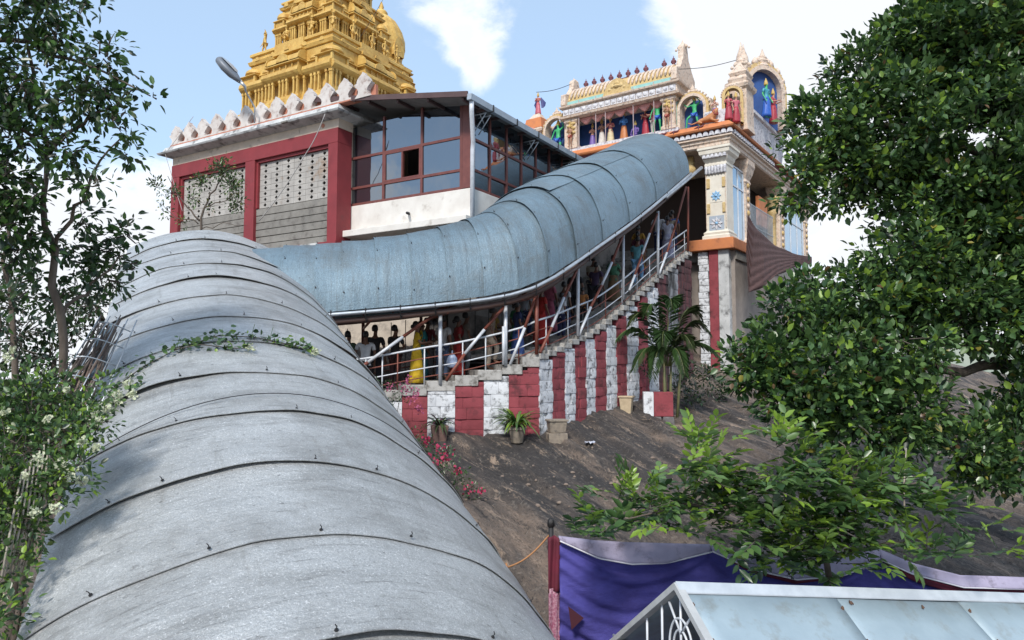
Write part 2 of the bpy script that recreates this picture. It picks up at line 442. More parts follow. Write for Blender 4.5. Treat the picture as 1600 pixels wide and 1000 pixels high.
# ================================================================== corrugation-free tin sheets of the two canopies
def tin_material(name, c1, c2, dirt, metal, rough, scale_axis=(1, 1, 1), seed=0.0, stain_pos=(0.50, 0.66)):
    m = bpy.data.materials.new(name); m.use_nodes = True; nt = m.node_tree; N = nt.nodes; L = nt.links; b = N['Principled BSDF']
    tc = N.new('ShaderNodeTexCoord'); uvm = N.new('ShaderNodeUVMap')
    g = N.new('ShaderNodeNewGeometry'); oi = N.new('ShaderNodeObjectInfo')
    def noise(vec, s, d, r, dist=0.0):
        n = N.new('ShaderNodeTexNoise'); n.inputs['Scale'].default_value = s; n.inputs['Detail'].default_value = d
        n.inputs['Roughness'].default_value = r; n.inputs['Distortion'].default_value = dist; L.new(vec, n.inputs['Vector']); return n.outputs['Fac']
    def ramp(f, p0, p1, hi=1.0):
        r = N.new('ShaderNodeValToRGB'); r.color_ramp.elements[0].position = p0; r.color_ramp.elements[1].position = p1
        r.color_ramp.elements[1].color = (hi, hi, hi, 1); L.new(f, r.inputs[0]); return r.outputs[0]
    def mix(f, a, c):
        x = N.new('ShaderNodeMix'); x.data_type = 'RGBA'; L.new(f, x.inputs[0])
        for k, v in ((6, a), (7, c)):
            if isinstance(v, tuple): x.inputs[k].default_value = (*v, 1)
            else: L.new(v, x.inputs[k])
        return x.outputs[2]
    # uv: x runs round the vault in metres, y runs along it
    cmb = N.new('ShaderNodeCombineXYZ'); sep = N.new('ShaderNodeSeparateXYZ'); L.new(uvm.outputs[0], sep.inputs[0])
    L.new(sep.outputs[0], cmb.inputs[0]); L.new(sep.outputs[1], cmb.inputs[1])
    mr = N.new('ShaderNodeMath'); mr.operation = 'MULTIPLY'; mr.inputs[1].default_value = 37.0; L.new(oi.outputs['Random'], mr.inputs[0]); L.new(mr.outputs[0], cmb.inputs[2])
    st = N.new('ShaderNodeMapping'); st.inputs['Scale'].default_value = (0.35, 1.6, 1.0); L.new(cmb.outputs[0], st.inputs[0])
    c = mix(ramp(noise(g.outputs['Position'], 1.1, 5, 0.6), 0.35, 0.65), c1, c2)
    spangle = N.new('ShaderNodeTexVoronoi'); spangle.inputs['Scale'].default_value = 34.0; L.new(g.outputs['Position'], spangle.inputs['Vector'])
    sg = N.new('ShaderNodeSeparateColor'); L.new(spangle.outputs['Color'], sg.inputs[0])
    c = mix(ramp(sg.outputs[0], 0.2, 1.0, 0.28), c, tuple(v * 0.72 for v in c1))
    c = mix(ramp(noise(st.outputs[0], 1.6, 9, 0.72), *stain_pos, 0.62), c, dirt)
    c = mix(ramp(noise(st.outputs[0], 9.0, 7, 0.7), 0.60, 0.74, 0.7), c, tuple(v * 0.55 for v in dirt))
    c = mix(ramp(noise(g.outputs['Position'], 14.0, 3, 0.5), 0.66, 0.75, 0.7), c, tuple(v * 0.4 for v in dirt))
    c = mix(ramp(noise(g.outputs['Position'], 75.0, 3, 0.75), 0.40, 0.62, 0.75), c, tuple(v * 0.52 for v in c1))
    c = mix(ramp(noise(g.outputs['Position'], 48.0, 4, 0.8), 0.56, 0.68, 0.75), c, tuple(min(1, v * 1.8) for v in c1))
    c = mix(ramp(noise(g.outputs['Position'], 0.75, 9, 0.75), 0.48, 0.68, 0.6), c, tuple(v * 1.15 for v in dirt))
    st3 = N.new('ShaderNodeMapping'); st3.inputs['Scale'].default_value = (2.6, 0.3, 1.0); L.new(cmb.outputs[0], st3.inputs[0])
    c = mix(ramp(noise(st3.outputs[0], 2.2, 8, 0.75), 0.56, 0.70, 0.4), c, (dirt[0] * 1.05, dirt[1] * 1.0, dirt[2] * .92))
    st2 = N.new('ShaderNodeMapping'); st2.inputs['Scale'].default_value = (0.22, 3.2, 1.0); st2.inputs['Rotation'].default_value = (0, 0, 0.12); L.new(cmb.outputs[0], st2.inputs[0])
    c = mix(ramp(noise(st2.outputs[0], 5.0, 8, 0.8), 0.55, 0.66, 0.6), c, tuple(v * 0.65 for v in dirt))
    # seams gather dirt along the sheet's two long edges
    wv = N.new('ShaderNodeMath'); wv.operation = 'PINGPONG'; wv.inputs[1].default_value = 0.5; L.new(sep.outputs[2], wv.inputs[0])
    hs = N.new('ShaderNodeHueSaturation'); mp2 = N.new('ShaderNodeMapRange'); mp2.inputs[3].default_value = 0.93; mp2.inputs[4].default_value = 1.06
    L.new(oi.outputs['Random'], mp2.inputs[0]); L.new(mp2.outputs[0], hs.inputs['Value']); L.new(c, hs.inputs['Color'])
    L.new(hs.outputs[0], b.inputs['Base Color'])
    b.inputs['Metallic'].default_value = metal
    rr = N.new('ShaderNodeMapRange'); rr.inputs[3].default_value = rough - 0.1; rr.inputs[4].default_value = rough + 0.2
    L.new(noise(g.outputs['Position'], 5.0, 5, 0.6), rr.inputs[0]); L.new(rr.outputs[0], b.inputs['Roughness'])
    bp = N.new('ShaderNodeBump'); bp.inputs['Strength'].default_value = 0.9; bp.inputs['Distance'].default_value = 0.02
    ad = N.new('ShaderNodeMath'); ad.operation = 'ADD'; L.new(noise(g.outputs['Position'], 19.0, 6, 0.75), ad.inputs[0]); L.new(noise(st.outputs[0], 3.0, 4, 0.6), ad.inputs[1])
    L.new(ad.outputs[0], bp.inputs['Height']); L.new(bp.outputs[0], b.inputs['Normal'])
    return m
TIN1 = tin_material('weathered_tin', (0.55, 0.57, 0.575), (0.45, 0.465, 0.47), (0.15, 0.148, 0.14), 0.35, 0.42)
TIN2 = tin_material('blue_weathered_tin', (0.20, 0.285, 0.345), (0.15, 0.225, 0.28), (0.10, 0.11, 0.11), 0.3, 0.45, stain_pos=(0.48, 0.66))
M_DARKSTEEL = mat('dark_steel', (0.03, 0.03, 0.032), 0.6, 0.4)
M_RED_OXIDE = mat('red_oxide_steel', (0.22, 0.065, 0.042), 0.6, 0.1, col2=(0.15, 0.045, 0.032), scale=4)
M_WHITE_STEEL = mat('white_painted_steel', (0.62, 0.65, 0.70), 0.45, 0.1, col2=(0.50, 0.53, 0.57), scale=5, stain=(0.25, 0.16, 0.11), stain_scale=6, stain_at=(0.62, 0.75))
M_GALV = mat('galvanised_pipe', (0.48, 0.52, 0.56), 0.4, 0.6, col2=(0.36, 0.39, 0.42), scale=5)

def sheet_mesh(name, row_fn, na, nb, thick=0.012):
    """sheet over (a,b) in 0..1: row_fn(a,b) -> (point, normal, (u,v)); two skins and a rim"""
    P = np.zeros((nb + 1, na + 1, 3)); Nn = np.zeros_like(P); UV = np.zeros((nb + 1, na + 1, 2))
    for j in range(nb + 1):
        for i in range(na + 1):
            p, n, uv = row_fn(i / na, j / nb); P[j, i] = p; Nn[j, i] = n; UV[j, i] = uv
    top = P.reshape(-1, 3); bot = (P - Nn * thick).reshape(-1, 3); W = na + 1; n0 = len(top)
    fs = []
    for j in range(nb):
        for i in range(na):
            q = (j * W + i, j * W + i + 1, (j + 1) * W + i + 1, (j + 1) * W + i); fs.append(q); fs.append(tuple(k + n0 for k in q[::-1]))
    rim = [(0, i) for i in range(W)] + [(j, na) for j in range(1, nb + 1)] + [(nb, i) for i in range(na - 1, -1, -1)] + [(j, 0) for j in range(nb - 1, 0, -1)]
    rim = [j * W + i for j, i in rim]
    for k in range(len(rim)):
        a, b = rim[k], rim[(k + 1) % len(rim)]; fs.append((b, a, a + n0, b + n0))
    me = mesh_np(name, np.concatenate([top, bot]), fs, True)
    uvl = me.uv_layers.new(name='UVMap'); li = np.zeros(len(me.loops), np.int32); me.loops.foreach_get('vertex_index', li)
    uu = np.concatenate([UV.reshape(-1, 2)] * 2)[li]; uvl.data.foreach_set('uv', uu.astype(np.float32).ravel())
    me.set_sharp_from_angle(angle=R_(50))
    return me

def hook_bolt(p, n, root, size=0.021):
    """hook bolt: a washer, a stem and a bent end"""
    p = np.asarray(p); n = np.asarray(n) / np.linalg.norm(n)
    t = np.cross(n, [0.3, 0.8, 0.1]); t /= np.linalg.norm(t)
    mb = MB(); mb.tube([p - n * 0.004, p + n * 0.006], size * 0.75, 7); mb.tube([p, p + n * size * 1.4, p + n * size * 2.0 + t * size * 0.8], size * 0.22, 5)
    o = mb.build('hook_bolt', M_DARKSTEEL, root); return o

def build_canopy_lower():
    base = C1 - np.array([0, 0, 4.1])
    root = thing('stair_canopy', 'long weathered grey barrel-vaulted tin canopy climbing away from the foreground', 'canopy')
    SP = 1.165
    ks = list(range(-3, 11))
    for k in ks:
        t0, t1 = k * SP, (k + 1) * SP + (0.26 if k < ks[-1] else 0.12)
        rr = np.random.default_rng(100 + k)
        dz = 0.018 * ((k * 7) % 3) + rr.uniform(0, 0.02)
        lift_c = rr.uniform(-0.7, 0.7); lift_w = rr.uniform(0.18, 0.38); lift_h = rr.uniform(0.0, 0.06)
        ext_l, ext_r = rr.uniform(-0.015, 0.02), rr.uniform(-0.02, 0.02)
        def f(a, b, t0=t0, t1=t1, dz=dz, k=k, lc=lift_c, lw=lift_w, lh=lift_h, el=ext_l, er=ext_r):
            th = -THL - el + (THL + TH1 + el + er) * a; t = t0 + (t1 - t0) * b
            if k == ks[0]: t = t0 + (t1 - t0) * b
            n = r1 * math.sin(th) + n1 * math.cos(th)
            s = th / TH1
            up = 0.004 + 0.026 * (1 - b) + (lh * math.exp(-((s - lc) / lw) ** 2)) * (1 - b) ** 3      # the lower edge laps over the sheet below and gapes in places
            wob = 0.020 * float(fbm(np.array([th * 3.1, t * 1.4, 2.0]), 2, 4)) + 0.011 * float(vnoise(np.array([th * 9, t * 3.5, 1.0]), 9))
            p = C1 + t * D1 - n1 * RA1 + n * (RA1 + up + wob)
            return p, n, (th * RA1, t)
        me = sheet_mesh('tin_sheet', f, 52, 9, 0.008)
        link('tin_sheet', me, TIN1, root)
        for q in (-0.55, -0.3, 0.02, 0.38, 0.74):
            if k < -1: continue
            th = TH1 * (q + rr.uniform(-0.1, 0.1)); n = r1 * math.sin(th) + n1 * math.cos(th); s = th / TH1
            up = 0.028 + lift_h * math.exp(-((s - lift_c) / lift_w) ** 2) * 0.8
            hook_bolt(C1 + (t0 + 0.05) * D1 - n1 * RA1 + n * (RA1 + up + 0.01), n, root)
    # the inner hoops, purlins and posts that carry the sheets
    tt = np.linspace(ks[0] * SP, (ks[-1] + 1) * SP, 6)
    for q in (-0.985 * THL / TH1, -0.35, 0.0, 0.5, 0.985):
        th = TH1 * q; n = r1 * math.sin(th) + n1 * math.cos(th)
        mb = MB(); mb.tube([C1 + t * D1 - n1 * RA1 + n * (RA1 - 0.11) for t in tt], 0.03, 6); mb.build('purlin', M_RED_OXIDE, root, True)
    for k in range(ks[0], ks[-1] + 2, 2):
        t = min(k * SP + 0.3, 12.9)
        mb = MB(); mb.tube([C1 + t * D1 - n1 * RA1 + (r1 * math.sin(a) + n1 * math.cos(a)) * (RA1 - 0.17) for a in np.linspace(-THL * 0.97, TH1 * 0.97, 15)], 0.028, 6)
        mb.build('hoop', M_RED_OXIDE, root, True)
        for sgn in (-1, 1):
            e = C1 + t * D1 - n1 * RA1 + (r1 * math.sin(TH1 * 0.97 if sgn > 0 else -THL * 0.97) + n1 * math.cos(TH1 * 0.97 if sgn > 0 else THL * 0.97)) * (RA1 - 0.11)
            mb = MB(); mb.tube([e + np.array([0, 0, 0.02]), [e[0], e[1], e[2] - 2.75]], 0.035, 7); mb.build('post', M_RED_OXIDE, root, True)
    # stair underneath
    st = thing('lower_stair', 'concrete stair running up under the long grey canopy', 'stair')
    mb_m = mat('stair_concrete', (0.36, 0.34, 0.31), 0.85, col2=(0.27, 0.25, 0.23), scale=4)
    nst = 60
    for i in range(nst):
        t = -3.2 + 16.6 * i / nst; c = C1 + t * D1 - np.array([0, 0, 4.0])
        M = Matrix(((r1[0], u1[0], 0, c[0]), (r1[1], u1[1], 0, c[1]), (0, 0, 1, c[2]), (0, 0, 0, 1)))
        mb = MB(); mb.box(-2.4, 2.4, 0, 0.36, -0.35, 0, M); mb.build('step', mb_m, st)
    return root
build_canopy_lower()

# stations of the upper canopy: the near eave as the photograph shows it
E2 = []
for q in ((330, 506), (405, 501), (482, 495.5), (520, 492), (560, 489), (600, 485.5), (640, 482), (680, 478), (720, 473.5), (760, 468.5), (800, 462), (836, 452), (866, 434), (896, 413), (926, 391.5), (956, 370.5), (986, 349), (1016, 325.5), (1046, 300), (1078, 272)):
    p = hitA(q[0], q[1], 0.4)[2] if q[0] < 840 else hitB(q[0], q[1], 0.4)[2]
    E2.append(p)
E2 = np.array(E2)
for _ in range(1):                      # ease the bend
    E2[10:14] = 0.25 * E2[9:13] + 0.5 * E2[10:14] + 0.25 * E2[11:15]
def canopy2_lat(i):
    w = min(1.0, max(0.0, (i - 6.0) / 10.0)); w = w * w * (3 - 2 * w)
    d = nA * (1 - w) + nB * w; return d / np.linalg.norm(d)
HB2 = [1.95, 2.0, 2.05, 2.05, 2.08, 2.12, 2.18, 2.25, 2.32, 2.4, 2.45, 2.45, 2.45, 2.42, 2.38, 2.32, 2.25, 2.15, 2.05, 1.95]
HA2 = 2.05
def c2(i, th):
    """station i (float), th 0 at the near eave .. pi at the far eave"""
    e = polyline(E2, i); l = canopy2_lat(i); b = float(np.interp(i, range(len(HB2)), HB2))
    ca, sa = math.cos(th), math.sin(th)
    x = HA2 * (1 - math.copysign(abs(ca) ** 0.92, ca)); z = b * sa ** 0.92
    return e + l * x + np.array([0, 0, z])
def build_canopy_upper():
    root = thing('stair_canopy', 'blue-grey barrel-vaulted tin canopy bending uphill to the carved temple entrance', 'canopy')
    cuts = [0, 0.7, 1.4, 2.2, 3.35, 4.7, 6.1, 7.5, 8.9, 10.3, 11.7, 13.1, 14.5, 15.9, 17.3, 18.98]
    nS = len(cuts) - 1
    for k in range(nS):
        rr = np.random.default_rng(300 + k)
        split = k in (11, 12, 13)                       # these three are pieced from two sheets, lapped along the slope
        ranges = [(0.03, math.pi - 0.03)] if not split else [(0.03, 1.10), (1.05, math.pi - 0.03)]
        for r_i, (a0, a1) in enumerate(ranges):
            i0, i1 = cuts[k] , cuts[k + 1] + 0.22 * (k < nS - 1)
            up0 = 0.004 + (0.018 if r_i == 1 else 0.0)
            lc = rr.uniform(0.4, 1.4); lh = rr.uniform(0.02, 0.055)
            def f(a, b, a0=a0, a1=a1, i0=i0, i1=i1, up0=up0, lc=lc, lh=lh):
                th = a0 + (a1 - a0) * (1 - a); i = min(18.999, i0 + (i1 - i0) * b)
                p = lerp(c2(i0, th), c2(min(18.999, i1), th), b); d1 = c2(i, min(math.pi, th + 0.02)) - c2(i, max(0.0, th - 0.02)); d2 = c2(min(19, i + 0.05), th) - c2(max(0, i - 0.05), th)
                n = np.cross(d2, d1); n /= np.linalg.norm(n) + 1e-9
                wob = 0.014 * float(fbm(np.array([th * 4.1, i * 1.4, 7.0]), 2, 14))
                up = up0 + wob + 0.032 * (1 - b) + lh * math.exp(-((th - lc) / 0.35) ** 2) * (1 - b) ** 3
                return p + n * up, n, (th * 2.2, i * 0.9)
            me = sheet_mesh('tin_sheet', f, 30 if not split else 18, 6, 0.008)
            link('tin_sheet', me, TIN2, root)
        for q in (0.25, 0.8, 1.3):
            th = q + rr.uniform(-0.1, 0.1); i = cuts[k] + 0.07; p = c2(i, th)
            d1 = c2(i, th + 0.02) - c2(i, th - 0.02); d2 = c2(i + 0.05, th) - c2(i, th); n = np.cross(d2, d1); n /= np.linalg.norm(n)
            hook_bolt(p + n * 0.05, n, root, 0.026)
    # pale eave pipe, dark beam, brackets
    idx = np.linspace(0, 19, 66)
    out = [c2(min(18.999, i), 0) for i in idx]
    mb = MB(); mb.tube([p + np.array([0, -0.06, 0.0]) - canopy2_lat(i) * 0.03 for p, i in zip(out, idx)], 0.05, 8); mb.build('eave_pipe', M_GALV, root, True)
    mb = MB(); mb.tube([p + np.array([0, 0.0, -0.17]) + canopy2_lat(i) * 0.06 for p, i in zip(out, idx)], 0.075, 6); mb.build('eave_beam', mat('brown_beam', (0.075, 0.042, 0.034), 0.6, 0.1), root, True)
    for i in np.arange(1.6, 18.9, 1.35):
        p = c2(i, 0) - canopy2_lat(i) * 0.04
        mb = MB(); mb.tube([p + np.array([0, -0.08, 0.1]), p + np.array([0, -0.09, -0.05]), p + np.array([0, 0.02, -0.22])], 0.018, 5); mb.build('eave_clamp', M_DARKSTEEL, root)
    mb = MB(); mb.tube([c2(i, math.pi - 0.03) + np.array([0, 0, -0.05]) for i in np.linspace(0, 18.9, 34)], 0.06, 6); mb.build('eave_beam', M_RED_OXIDE, root, True)
    for i in np.arange(0.3, 18.9, 1.4):
        mb = MB(); cc = c2(i, 0) * .5 + c2(i, math.pi) * .5; mb.tube([cc + (c2(i, th) - cc) * 0.955 for th in np.linspace(0.08, math.pi - 0.08, 15)], 0.026, 6); mb.build('hoop', M_RED_OXIDE, root, True)
    for q in (0.7, 1.57, 2.4):
        mb = MB(); mb.tube([lerp(c2(i, 0) * .5 + c2(i, math.pi) * .5, c2(i, q), .975) for i in np.linspace(0, 18.95, 38)], 0.02, 5); mb.build('purlin', M_RED_OXIDE, root, True)
    # short raised strip along the upper eave and the end bar that juts past the last hoop
    a, b = hitB(1040, 309, 0.45)[2], hitB(1096, 262, 0.45)[2]
    mb = MB(); mb.tube([a, b], 0.07, 6); mb.build('eave_end_bar', M_GALV, root, True)
    return root
build_canopy_upper()
# ================================================================== striped stair wall, steps, railings
M_RED_LIME = mat('red_limewash', (0.285, 0.058, 0.072), 0.9, col2=(0.215, 0.042, 0.052), scale=2.5, stain=(0.06, 0.022, 0.024), stain_scale=2.6, stain_at=(0.52, 0.70), bump=0.6, bump_scale=30, vary=0.10)
M_WHITE_LIME = mat('white_limewash', (0.70, 0.72, 0.75), 0.9, col2=(0.56, 0.58, 0.61), scale=2.5, stain=(0.12, 0.12, 0.125), stain_scale=5.5, stain_at=(0.50, 0.64), bump=0.7, bump_scale=30, vary=0.06)
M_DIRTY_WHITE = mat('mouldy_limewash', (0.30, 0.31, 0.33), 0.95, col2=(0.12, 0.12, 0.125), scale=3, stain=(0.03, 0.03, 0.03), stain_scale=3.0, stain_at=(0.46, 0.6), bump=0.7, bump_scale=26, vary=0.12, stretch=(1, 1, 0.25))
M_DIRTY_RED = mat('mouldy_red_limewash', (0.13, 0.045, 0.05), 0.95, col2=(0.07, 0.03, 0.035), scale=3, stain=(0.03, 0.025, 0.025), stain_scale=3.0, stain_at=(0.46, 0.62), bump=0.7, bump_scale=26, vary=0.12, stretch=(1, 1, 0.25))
M_MORTAR = mat('dark_mortar', (0.16, 0.15, 0.15), 0.95, col2=(0.09, 0.085, 0.085), scale=6, bump=0.4)
M_STEP = mat('step_stone', (0.42, 0.41, 0.39), 0.85, col2=(0.30, 0.29, 0.27), scale=5, stain=(0.12, 0.11, 0.10), stain_scale=5, stain_at=(0.5, 0.66), bump=0.4, bump_scale=30, vary=0.08)

def stone_mesh(seed):
    """unit dressed stone, x and z in 0..1, rough face at y = 0, back at y = 1"""
    r = np.random.default_rng(seed); n = 4; vs = []; fs = []
    for j in range(n):
        for i in range(n):
            x, z = i / (n - 1), j / (n - 1); e = (i in (0, n - 1)) or (j in (0, n - 1))
            corner = (i in (0, n - 1)) and (j in (0, n - 1))
            jx = r.uniform(-0.03, 0.03) if not e else (0.008 if i == 0 else -0.008 if i == n - 1 else 0)
            jz = 0.014 if j == 0 else -0.014 if j == n - 1 else r.uniform(-0.04, 0.04)
            y = (0.05 if corner else 0.03 if e else 0.0) + r.uniform(-0.022, 0.022)
            vs.append((x + jx, y, z + jz))
    for j in range(n - 1):
        for i in range(n - 1): fs.append((j * n + i, j * n + i + 1, (j + 1) * n + i + 1, (j + 1) * n + i))
    b = len(vs); vs += [(0.008, 1, 0.014), (0.992, 1, 0.014), (0.992, 1, 0.986), (0.008, 1, 0.986)]
    ed = [[i for i in range(n)], [j * n + n - 1 for j in range(n)], [n * (n - 1) + i for i in range(n - 1, -1, -1)], [j * n for j in range(n - 1, -1, -1)]]
    bk = [(b, b + 1), (b + 1, b + 2), (b + 2, b + 3), (b + 3, b)]
    for e, (p, q) in zip(ed, bk): fs.append(tuple(e[::-1]) + (p, q))
    fs.append((b + 3, b + 2, b + 1, b))
    mb = MB(); mb.add(vs, fs); return mb
STONES = {}
def stone(mt, k):
    key = (mt.name, k)
    if key not in STONES:
        me = stone_mesh(50 + k).mesh('stone', True); me.materials.append(mt); me.set_sharp_from_angle(angle=R_(35)); STONES[key] = me
    return STONES[key]
def place_stone(root, P, d, ninw, s0, s1, z0, z1, depth, mt, k, out=0.0):
    """stone between s0..s1 along plan direction d from P, outer face towards -ninw"""
    o = link('stone', stone(mt, k % 7), None, root)
    p = P + d * s0 - ninw * out
    o.matrix_local = Matrix(((d[0] * (s1 - s0), ninw[0] * depth, 0, p[0]), (d[1] * (s1 - s0), ninw[1] * depth, 0, p[1]), (0, 0, z1 - z0, z0), (0, 0, 0, 1)))
    return o

def stripe_bounds():
    b = [hitA(q, 640)[0] for q in (545, 588, 628, 668, 711, 756, 795)] + [-0.0]
    return b
def build_stair():
    root = thing('stone_stair', 'stone stair on a red and white striped retaining wall under the blue canopy', 'stair')
    W = 3.3
    # treads. lower flight: wide treads; upper flight: steep
    edges = [-7.2, -6.0] + [hitA(q, 580)[0] for q in (628, 667, 711, 747, 784, 816)]
    edges.append(0.0)
    s = 0.0; nB_steps = 27
    edges += [S_TOP * (i + 1) / nB_steps for i in range(nB_steps)]
    STEPS = []
    for i in range(len(edges) - 1):
        s0, s1 = edges[i], edges[i + 1]; z = stair_z(min(s1 - 0.02, S_TOP)) if s0 >= -0.01 else stair_z(s1 - 0.05)
        a, b = wall_pt(s0 + (1e-6 if abs(s0) < 1e-6 else 0), -0.035), wall_pt(s1 - 1e-6, -0.035)
        a2, b2 = wall_pt(s0 + (1e-6 if abs(s0) < 1e-6 else 0), W), wall_pt(s1 - 1e-6, W)
        STEPS.append((s0, s1, z))
        jz = random.uniform(-0.012, 0.012); mb = MB()
        lo = z - (0.16 if s0 > -0.01 else 0.27)
        vs = [(*a[:2], lo), (*b[:2], lo), (*b2[:2], lo), (*a2[:2], lo), (*a[:2], z + jz), (*b[:2], z + jz), (*b2[:2], z + jz), (*a2[:2], z + jz)]
        mb.add(vs, [(3, 2, 1, 0), (4, 5, 6, 7), (0, 1, 5, 4), (1, 2, 6, 5), (2, 3, 7, 6), (3, 0, 4, 7)])
        mb.build('step', M_STEP, root, bevel=0.015)
    # wedge landing at the bend
    k0, a, b = wall_pt(-1e-6, 0.0), wall_pt(-1e-6, W), wall_pt(1e-6, W)
    # core
    mb = MB()
    ss = np.concatenate([np.linspace(-7.2, -0.001, 12), np.linspace(0.001, S_TOP, 24)])
    vs = []; fs = []
    for q in ss:
        p0, p1 = wall_pt(q, 0.16), wall_pt(q, W); z = stair_z(q) - 0.17; zb = -3.6
        vs += [(*p0[:2], zb), (*p0[:2], z), (*p1[:2], z), (*p1[:2], zb)]
    for i in range(len(ss) - 1):
        for j in range(4): fs.append((i * 4 + j, i * 4 + (j + 1) % 4, (i + 1) * 4 + (j + 1) % 4, (i + 1) * 4 + j))
    mb.add(vs, fs); mb.build('wall_core', M_MORTAR, root)
    def step_z(q):
        for a, b, z in STEPS:
            if a <= q <= b: return z
        return stair_z(q)
    # stones, stripe by stripe
    A = stripe_bounds(); seq = []
    for i in range(len(A) - 1): seq.append((A[i], A[i + 1], i % 2 == 1))          # True = red
    px_b = [843, 864, 883, 899, 916, 931, 948, 964, 980, 998, 1014, 1030, 1046, 1062, 1083]
    B = [0.0] + [hitB(q, 560)[0] for q in px_b[1:]]
    red = False
    # the stripe at the bend goes on from the lower flight: red up to 795..843 is white there
    for i in range(len(B) - 1): seq.append((B[i], B[i + 1], i % 2 == 1))
    # lower flight colours as in the picture (from the right end): 795-843 red, 756-795 white, 711-756 red, 668-711 white, 628-668 red, 588-628 white
    k = 0
    nst = len(A) - 1
    for i in range(len(seq)):
        s0, s1, rd = seq[i]
        if i < nst: rd = (nst - 1 - i) % 2 == 0
        else: rd = (i - nst) % 2 == 1
        P, d, n = (KP, dA, nA) if s1 <= 0.001 else (KP, dB, nB)
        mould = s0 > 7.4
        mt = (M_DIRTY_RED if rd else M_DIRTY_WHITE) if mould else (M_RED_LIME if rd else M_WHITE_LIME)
        mid = wall_pt((s0 + s1) / 2); zb = gz(mid[0], mid[1]) - 0.45
        zt_max = max(stair_z(s0), stair_z(s1)) - 0.02
        z = zb; row = 0
        while z < zt_max:
            h = 0.27 + 0.05 * random.random(); width = s1 - s0
            cuts = [0, 1] if width < 0.5 else ([0, 0.5 + random.uniform(-.12, .12), 1] if row % 2 else [0, 0.3 + random.uniform(-.06, .06), 1.0])
            for a, b in zip(cuts[:-1], cuts[1:]):
                q0, q1 = s0 + width * a, s0 + width * b
                zt = min(z + h, min(step_z(q0 + 0.03), step_z(q1 - 0.03)) - 0.165)
                if zt - z < 0.05: continue
                place_stone(root, P, d, n, q0, q1, z, zt, 0.3, mt, k, random.uniform(-0.02, 0.025)); k += 1
            z += h; row += 1
    # railing of the outer edge
    def rail_pt(s, h): p = wall_pt(s, 0.10); return np.array([p[0], p[1], stair_z(s) + h])
    for h, rad, m in ((0.95, 0.028, M_WHITE_STEEL), (0.68, 0.017, M_RED_OXIDE), (0.43, 0.017, M_WHITE_STEEL), (0.2, 0.015, M_RED_OXIDE)):
        mb = MB(); mb.tube([rail_pt(s, h) for s in np.linspace(-6.6, S_TOP - 0.1, 60)], rad, 7)
        mb.build('hand_rail' if h > 0.9 else 'rail', m, root, True)
    posts = [hitA(q, 560)[0] for q in (572, 598, 622, 664, 724, 760, 812)] + [0.5, 1.7, 2.9, 4.1, 5.3, 6.5, 7.6, 8.8, 10.0, 11.1]
    for i, s in enumerate(posts):
        mb = MB(); mb.tube([rail_pt(s, -0.03), rail_pt(s, 0.96)], 0.019, 7); mb.build('rail_post', M_WHITE_STEEL if i % 4 != 2 else M_RED_OXIDE, root, True)
    # inner railing against the far side
    def rail_in(s, h): p = wall_pt(s, W - 0.2); return np.array([p[0], p[1], stair_z(s) + h])
    for h in (0.95, 0.5):
        mb = MB(); mb.tube([rail_in(s, h) for s in np.linspace(-7.0, -0.3, 14)], 0.02, 6); mb.build('rail', M_RED_OXIDE, root, True)
    for s in np.arange(-7.0, -0.2, 0.42):
        mb = MB(); mb.tube([rail_in(s, -0.05), rail_in(s, 1.9)], 0.012, 5); mb.build('grille_bar', M_DARKSTEEL, root, True)
    return root
build_stair()

